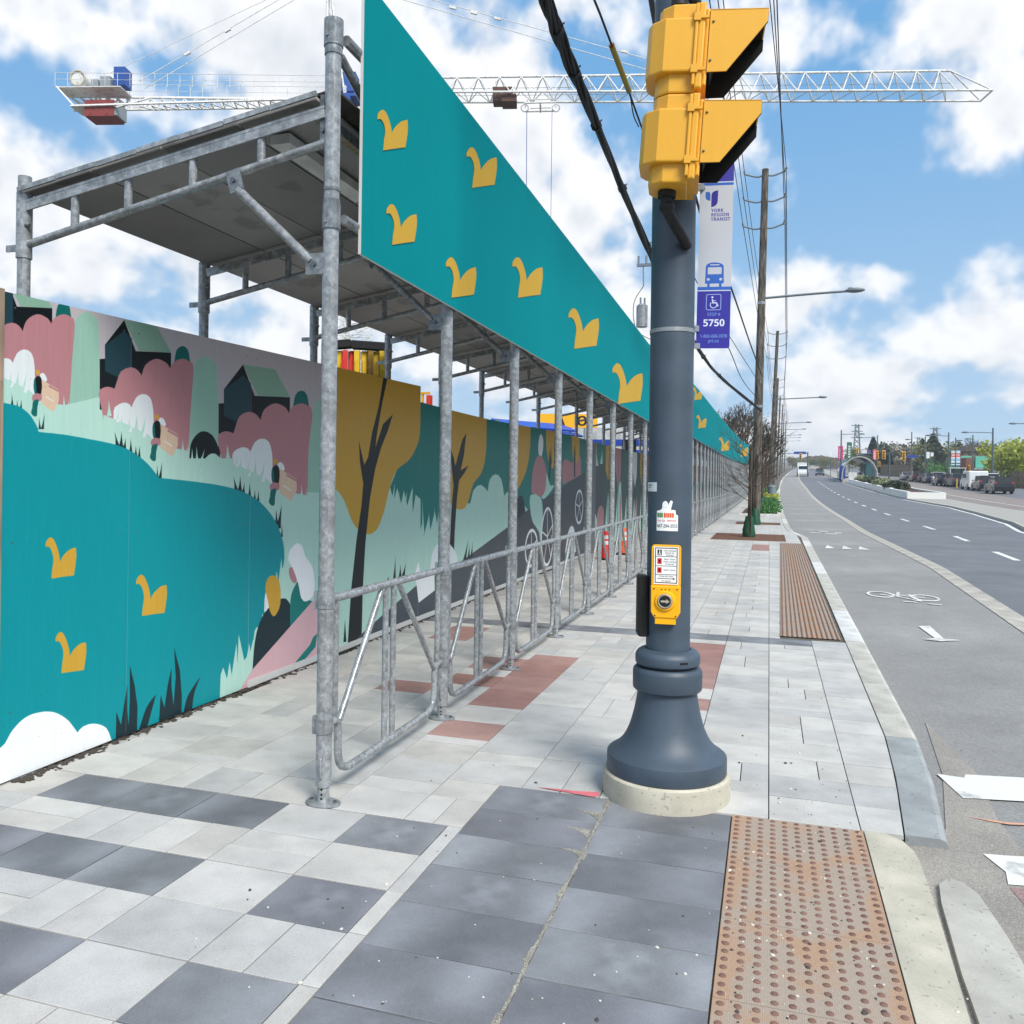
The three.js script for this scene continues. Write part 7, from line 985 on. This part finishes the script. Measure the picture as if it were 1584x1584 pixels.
function lampPost(px, pyT, lx, ly, z, label) { const t = at(px, pyT, z), b = v3(t.x, G(z) - .1, t.z), o = thing('street_lamp', label, 'street lamp', b, 0, 'street lamps on the median and far side'), h = t.y - b.y, l = at(lx, ly, z).sub(b); obj('pole', tube(v3(0, 0, 0), v3(0, h, 0), .15, 10, .10), M.lampPole, o); const a = obj('arm', pipe([v3(0, l.y - .05, 0), v3(l.x * .6, l.y + .02, 0), v3(l.x, l.y, 0)], .06, 6, 10), M.lampGrey, o); const hd = new THREE.SphereGeometry(.5, 12, 8); hd.scale(1, .25, .4); hd.translate(l.x, l.y + .03, 0); obj('lamp_head', hd, M.lampGrey, a); }
[[1301.5, 665.5, 1333, 671.5, 148, 'street lamp left of the bus station with arm to the right'], [1357.5, 673, 1330, 677, 185, 'street lamp right of the station with arm to the left'], [1410.5, 668, 1404, 680, 175, 'street lamp above the blue street sign'], [1431.5, 675, 1436, 673.5, 165, 'slim street lamp left of the tallest fir'], [1467.6, 669, 1437, 674, 150, 'street lamp right of the tallest fir with long arm'], [1478.5, 677, 1485, 681.5, 165, 'thin lamp post in front of the tall shop sign'], [1505, 673, 1497, 679, 160, 'street lamp in front of the brown roof'], [1536, 662, 1493, 669, 128, 'near street lamp with long arm above the far queue'], [1597, 653, 1567, 655.5, 118, 'lamp head reaching in from the right edge']].forEach((a) => lampPost(...a));
function signal(px, py, z, label, s = 1) { const p = at(px, py, z), o = thing('traffic_signal', label, 'traffic signal', p, 0, 'far traffic signals'); obj('housing', rbox(.42 * s, 1.15 * s, .3, .04), M.yellow, o); for (let k = -1; k < 2; k++) { const g = new THREE.CylinderGeometry(.13 * s, .13 * s, .12, 14); g.rotateX(Math.PI / 2); g.translate(0, k * .34 * s, .2); obj('lens', g, k < 0 ? M.lens : mat('#5a3a1c', .4), o); } return o; }
signal(1356.5, 703.5, 160, 'left of the paired yellow signal heads by the station', 1.25); signal(1367, 703.5, 160, 'right of the paired yellow signal heads by the station', 1.35); signal(1398, 705.5, 150, 'yellow signal head left of the blue street sign', 1.3); signal(1326, 698, 200, 'yellow signal head above the station roof', 1.2); signal(1238.5, 706, 186, 'yellow signal head under the far street sign over the road', 1.2); signal(1430.5, 720, 160, 'low yellow pedestrian signal by the car queue', .8); signal(1499, 724, 150, 'yellow signal half hidden by the brick wall', .8); signal(1360, 718, 158, 'low yellow signal beside the station end', .8);
{ // mast arms that carry them
  const arm = (px, pyb, pxe, py, z, label) => { const a = at(px, py, z), e = at(pxe, py, z), o = thing('signal_mast', label, 'mast arm', v3(a.x, G(z), a.z)); obj('pole', tube(v3(0, 0, 0), v3(0, a.y - G(z) + .3, 0), .14, 8), M.lampPole, o); obj('arm', tube(v3(0, a.y - G(z), 0), v3(e.x - a.x, a.y - G(z), e.z - a.z), .07, 6), M.lampPole, o); };
  arm(1431.5, 735, 1396, 705.5, 150.4, 'grey mast arm holding the blue street sign'); arm(1249.5, 720, 1205, 701.5, 186.4, 'distant mast arm over the road ahead'); arm(1376, 730, 1320, 702, 160.4, 'mast arm holding the paired yellow signals');
  const flag = (px0, py0, px1, py1, z, label) => { const a = at(px0, py0, z), b = at(px1, py1, z), o = thing('street_sign', label, 'sign', v3((a.x + b.x) / 2, (a.y + b.y) / 2, a.z)); obj('panel', box(0, 0, 0, b.x - a.x, a.y - b.y, .08), mat('#26458f', .5), o); };
  flag(1403, 704, 1420, 708.5, 149.9, 'blue street name sign on the mast arm by the queue'); flag(1228, 698.5, 1247, 702.5, 185.9, 'blue street name sign over the road ahead');
  for (const [a, b, c, d, z, l] of [[1433, 699, 1438, 709, 149, 'white regulatory sign on the mast beside the tall fir'], [1439.5, 700, 1444, 706, 149.2, 'small white sign right of the regulatory sign'], [1283.5, 698, 1287, 706, 190, 'white sign on a post left of the pink banner']]) { banner(a, b, c, d, z, mat('#dfe3e3', .6), l, 'white_sign'); }
}
{ // buildings and fences on the far side
  const bld = (px0, pyT, px1, z, d, label, name, m, parts) => { const a = at(px0, pyT, z), b = at(px1, pyT, z), w = b.x - a.x, h = a.y - G(z), o = thing(name, label, 'building', v3((a.x + b.x) / 2, G(z) - .2, -z - d / 2)); obj('wall', box(0, h / 2, 0, w, h, d), m, o); parts?.(o, w, h, d); return o; };
  bld(1486, 703, 1529, 180, 14, 'low shop with teal fascia panels behind the queue', 'teal_shop', mat('#7a685c', .8), (o, w, h, d) => { obj('fascia', [box(-w * .27, h * .78, d / 2 + .15, w * .44, h * .4, .3), box(w * .26, h * .74, d / 2 + .15, w * .46, h * .46, .3)], mat('#5bb5a3', .6), o); for (let i = 0; i < 5; i++) obj('shop_window', box(-w * .4 + i * w * .2, h * .25, d / 2 + .03, w * .15, h * .36, .06), M.carGlass, o); obj('canopy', box(w * .2, h * .46, d / 2 + .5, w * .5, .15, 1), M.white, o); });
  bld(1492, 697, 1533, 205, 12, 'brown brick house behind the teal shop', 'brick_house', mat('#7d6558', .85), (o, w, h, d) => { obj('roof', extr([[-w / 2 - .4, h], [-w / 2 + 1, h + 1.5], [w / 2 - 1, h + 1.5], [w / 2 + .4, h]], d + .8), mat('#574b46', .9), o); for (let i = 0; i < 3; i++) obj('window', box(-w * .3 + i * w * .3, h * .86, d / 2 + .03, w * .12, .9, .06), M.carGlass, o); });
  bld(1494, 706, 1503, 150, 4, 'red brown brick gate wall by the shop', 'brick_wall', mat('#7c5446', .85));
  const sh = at(1480, 724, 140), so = thing('bus_shelter', 'small glass roadside bus shelter beside the queue', 'shelter', v3(sh.x, G(140), -140)); const hh = sh.y - G(140); obj('roof', box(0, hh, 0, 2.2, .12, 1.6), M.white, so); obj('post', [-1, 1].flatMap((x) => [-.7, .7].map((y) => box(x, hh / 2, y, .1, hh, .1))), M.white, so); for (const [x, y, w, d] of [[0, -.7, 1.9, .03], [-1, 0, .03, 1.3], [1, 0, .03, 1.3]]) obj('glass_pane', box(x, hh / 2 + .1, y, w, hh - .4, d), M.glass, so);
  const fence = (px0, py0, px1, py1, z0, z1, h, label) => { const a = at(px0, py0, z0), b = at(px1, py1, z1), o = thing('board_fence', label, 'fence'), n = Math.round(a.distanceTo(b) / .6); for (let i = 0; i < n; i++) { const p = a.clone().lerp(b, (i + .5) / n), g = G(-p.z); obj('board', box(p.x, g + h / 2, p.z, a.distanceTo(b) / n * .92, h * (1 + .03 * hash(i, 3, 3)), .06, -Math.atan2(b.z - a.z, b.x - a.x)), i % 3 ? FM[0] : FM[1], o); } };
  const FM = [mat('#9a8468', .85, 0, { map: T.wood }), mat('#8b765c', .85, 0, { map: T.wood })];
  fence(1562, 748, 1600, 750, 122, 116, 2.1, 'wooden board fence under the yellow willow at the right'); fence(1362, 728, 1412, 730, 225, 195, 2.6, 'long grey brown board fence behind the silver car');
  const bol = thing('lane_marker', 'slim yellow lane marker post beside the queue', 'bollard', spot(1480, 755, YR)); obj('post', tube(v3(0, 0, 0), v3(0, 1.1, 0), .07, 10), mat('#d8b23a', .5), bol); obj('cap', tube(v3(0, 1.1, 0), v3(0, 1.25, 0), .1, 10, .06), mat('#d06a2a', .5), bol);
}
{ // far away: pylons, town haze and hills
  const py = (px, pyT, z, label) => { const t = at(px, pyT, z), h = t.y - G(z), o = thing('pylon', label, 'pylon', v3(t.x, G(z), t.z), 0, 'power pylons on the skyline'), g = [], w = h * .09; for (const [a, b] of [[-1, -1], [1, -1], [1, 1], [-1, 1]]) g.push(tube(v3(a * w, 0, b * w), v3(a * w * .35, h, b * w * .35), .22, 4)); for (let i = 0; i < 9; i++) { const f = i / 9, f2 = (i + 1) / 9, r = (q) => w * (1 - .65 * q); for (const s of [-1, 1]) g.push(tube(v3(-r(f), h * f, s * r(f)), v3(r(f2), h * f2, s * r(f2)), .13, 4), tube(v3(r(f), h * f, s * r(f)), v3(-r(f2), h * f2, s * r(f2)), .13, 4)); } for (const f of [.7, .84, .97]) g.push(tube(v3(-h * .12, h * f, 0), v3(h * .12, h * f, 0), .2, 4)); obj('lattice', g, M.steel, o); };
  py(1326, 656, 420, 'power pylon on the skyline above the station'); py(1447, 661, 420, 'power pylon behind the tallest fir'); py(1421, 676, 620, 'small distant power pylon left of the tall fir');
  const R = rng(66), n3 = createNoise2D(rng(4)); const ridge = (z, y0, amp, m, name, f) => { const p = [], ix = [], N = 160; for (let i = 0; i <= N; i++) { const x = lerp(-900, 1100, i / N), h = y0 + amp * n3(x * f, z); p.push(x, G(z) - 10, -z, x, h, -z - 30); } for (let i = 0; i < N; i++) { const a = i * 2; ix.push(a, a + 2, a + 1, a + 1, a + 2, a + 3); } const g = new THREE.BufferGeometry(); g.setAttribute('position', new THREE.Float32BufferAttribute(p, 3)); g.setIndex(ix); g.computeVertexNormals(); struct(name, g, m); };
  ridge(1350, 41, 4, mat('#6f7c80', 1), 'hills', .01); ridge(800, 20.5, 2.5, mat('#6c6a5e', 1), 'terrain', .03);
  // trees and roofs of the far town, each a thing of its own
  const cols = ['#b9b6b0', '#cfc9c2', '#a08b80', '#8d8f93', '#c3a79a', '#9aa0a6'];
  const tm = [LEAF.brown, LEAF.sage, LEAF.olive];
  const TX = ['pale low house at the far left end of the road', 'cream distant house by the end of the road', 'brown distant block right of the road end', 'grey distant house right of the brown block', 'pinkish far house left of the pink banner', 'blue grey far house behind the pink banner'];
  for (let i = 0; i < 6; i++) { const px = 1252 + i * 8 + R() * 3, z = 420 + R() * 60, t = at(px, 709 + R() * 5, z), h = t.y - G(z), o = thing('far_house', TX[i], 'house', v3(t.x, G(z), t.z), 0, 'houses of the far town'); obj('wall', box(0, h / 2, 0, 5 + R() * 4, h, 6), mat(cols[i], .85), o); obj('roof', extr([[-4.5, h], [0, h + 1.5], [4.5, h]], 6.4), mat('#6d5a52', .9), o); }
  const FT = ['distant budding tree at the end of the road', 'distant brown tree left of the road end', 'distant olive tree behind the far houses', 'distant sage tree between the far houses', 'distant brown tree before the pink banner', 'distant olive tree left of the far white sign', 'low dark tree at the road median ahead'];
  FT.forEach((l, i) => { const px = 1226 + i * 11, z = 380 + R() * 80, t = at(px, 707 + R() * 5, z); tree('leafy', l, v3(t.x, G(z), t.z), t.y - G(z), 4, tm[i % 3], 'trees of the far town'); });
}
renderer.render(scene, camera);
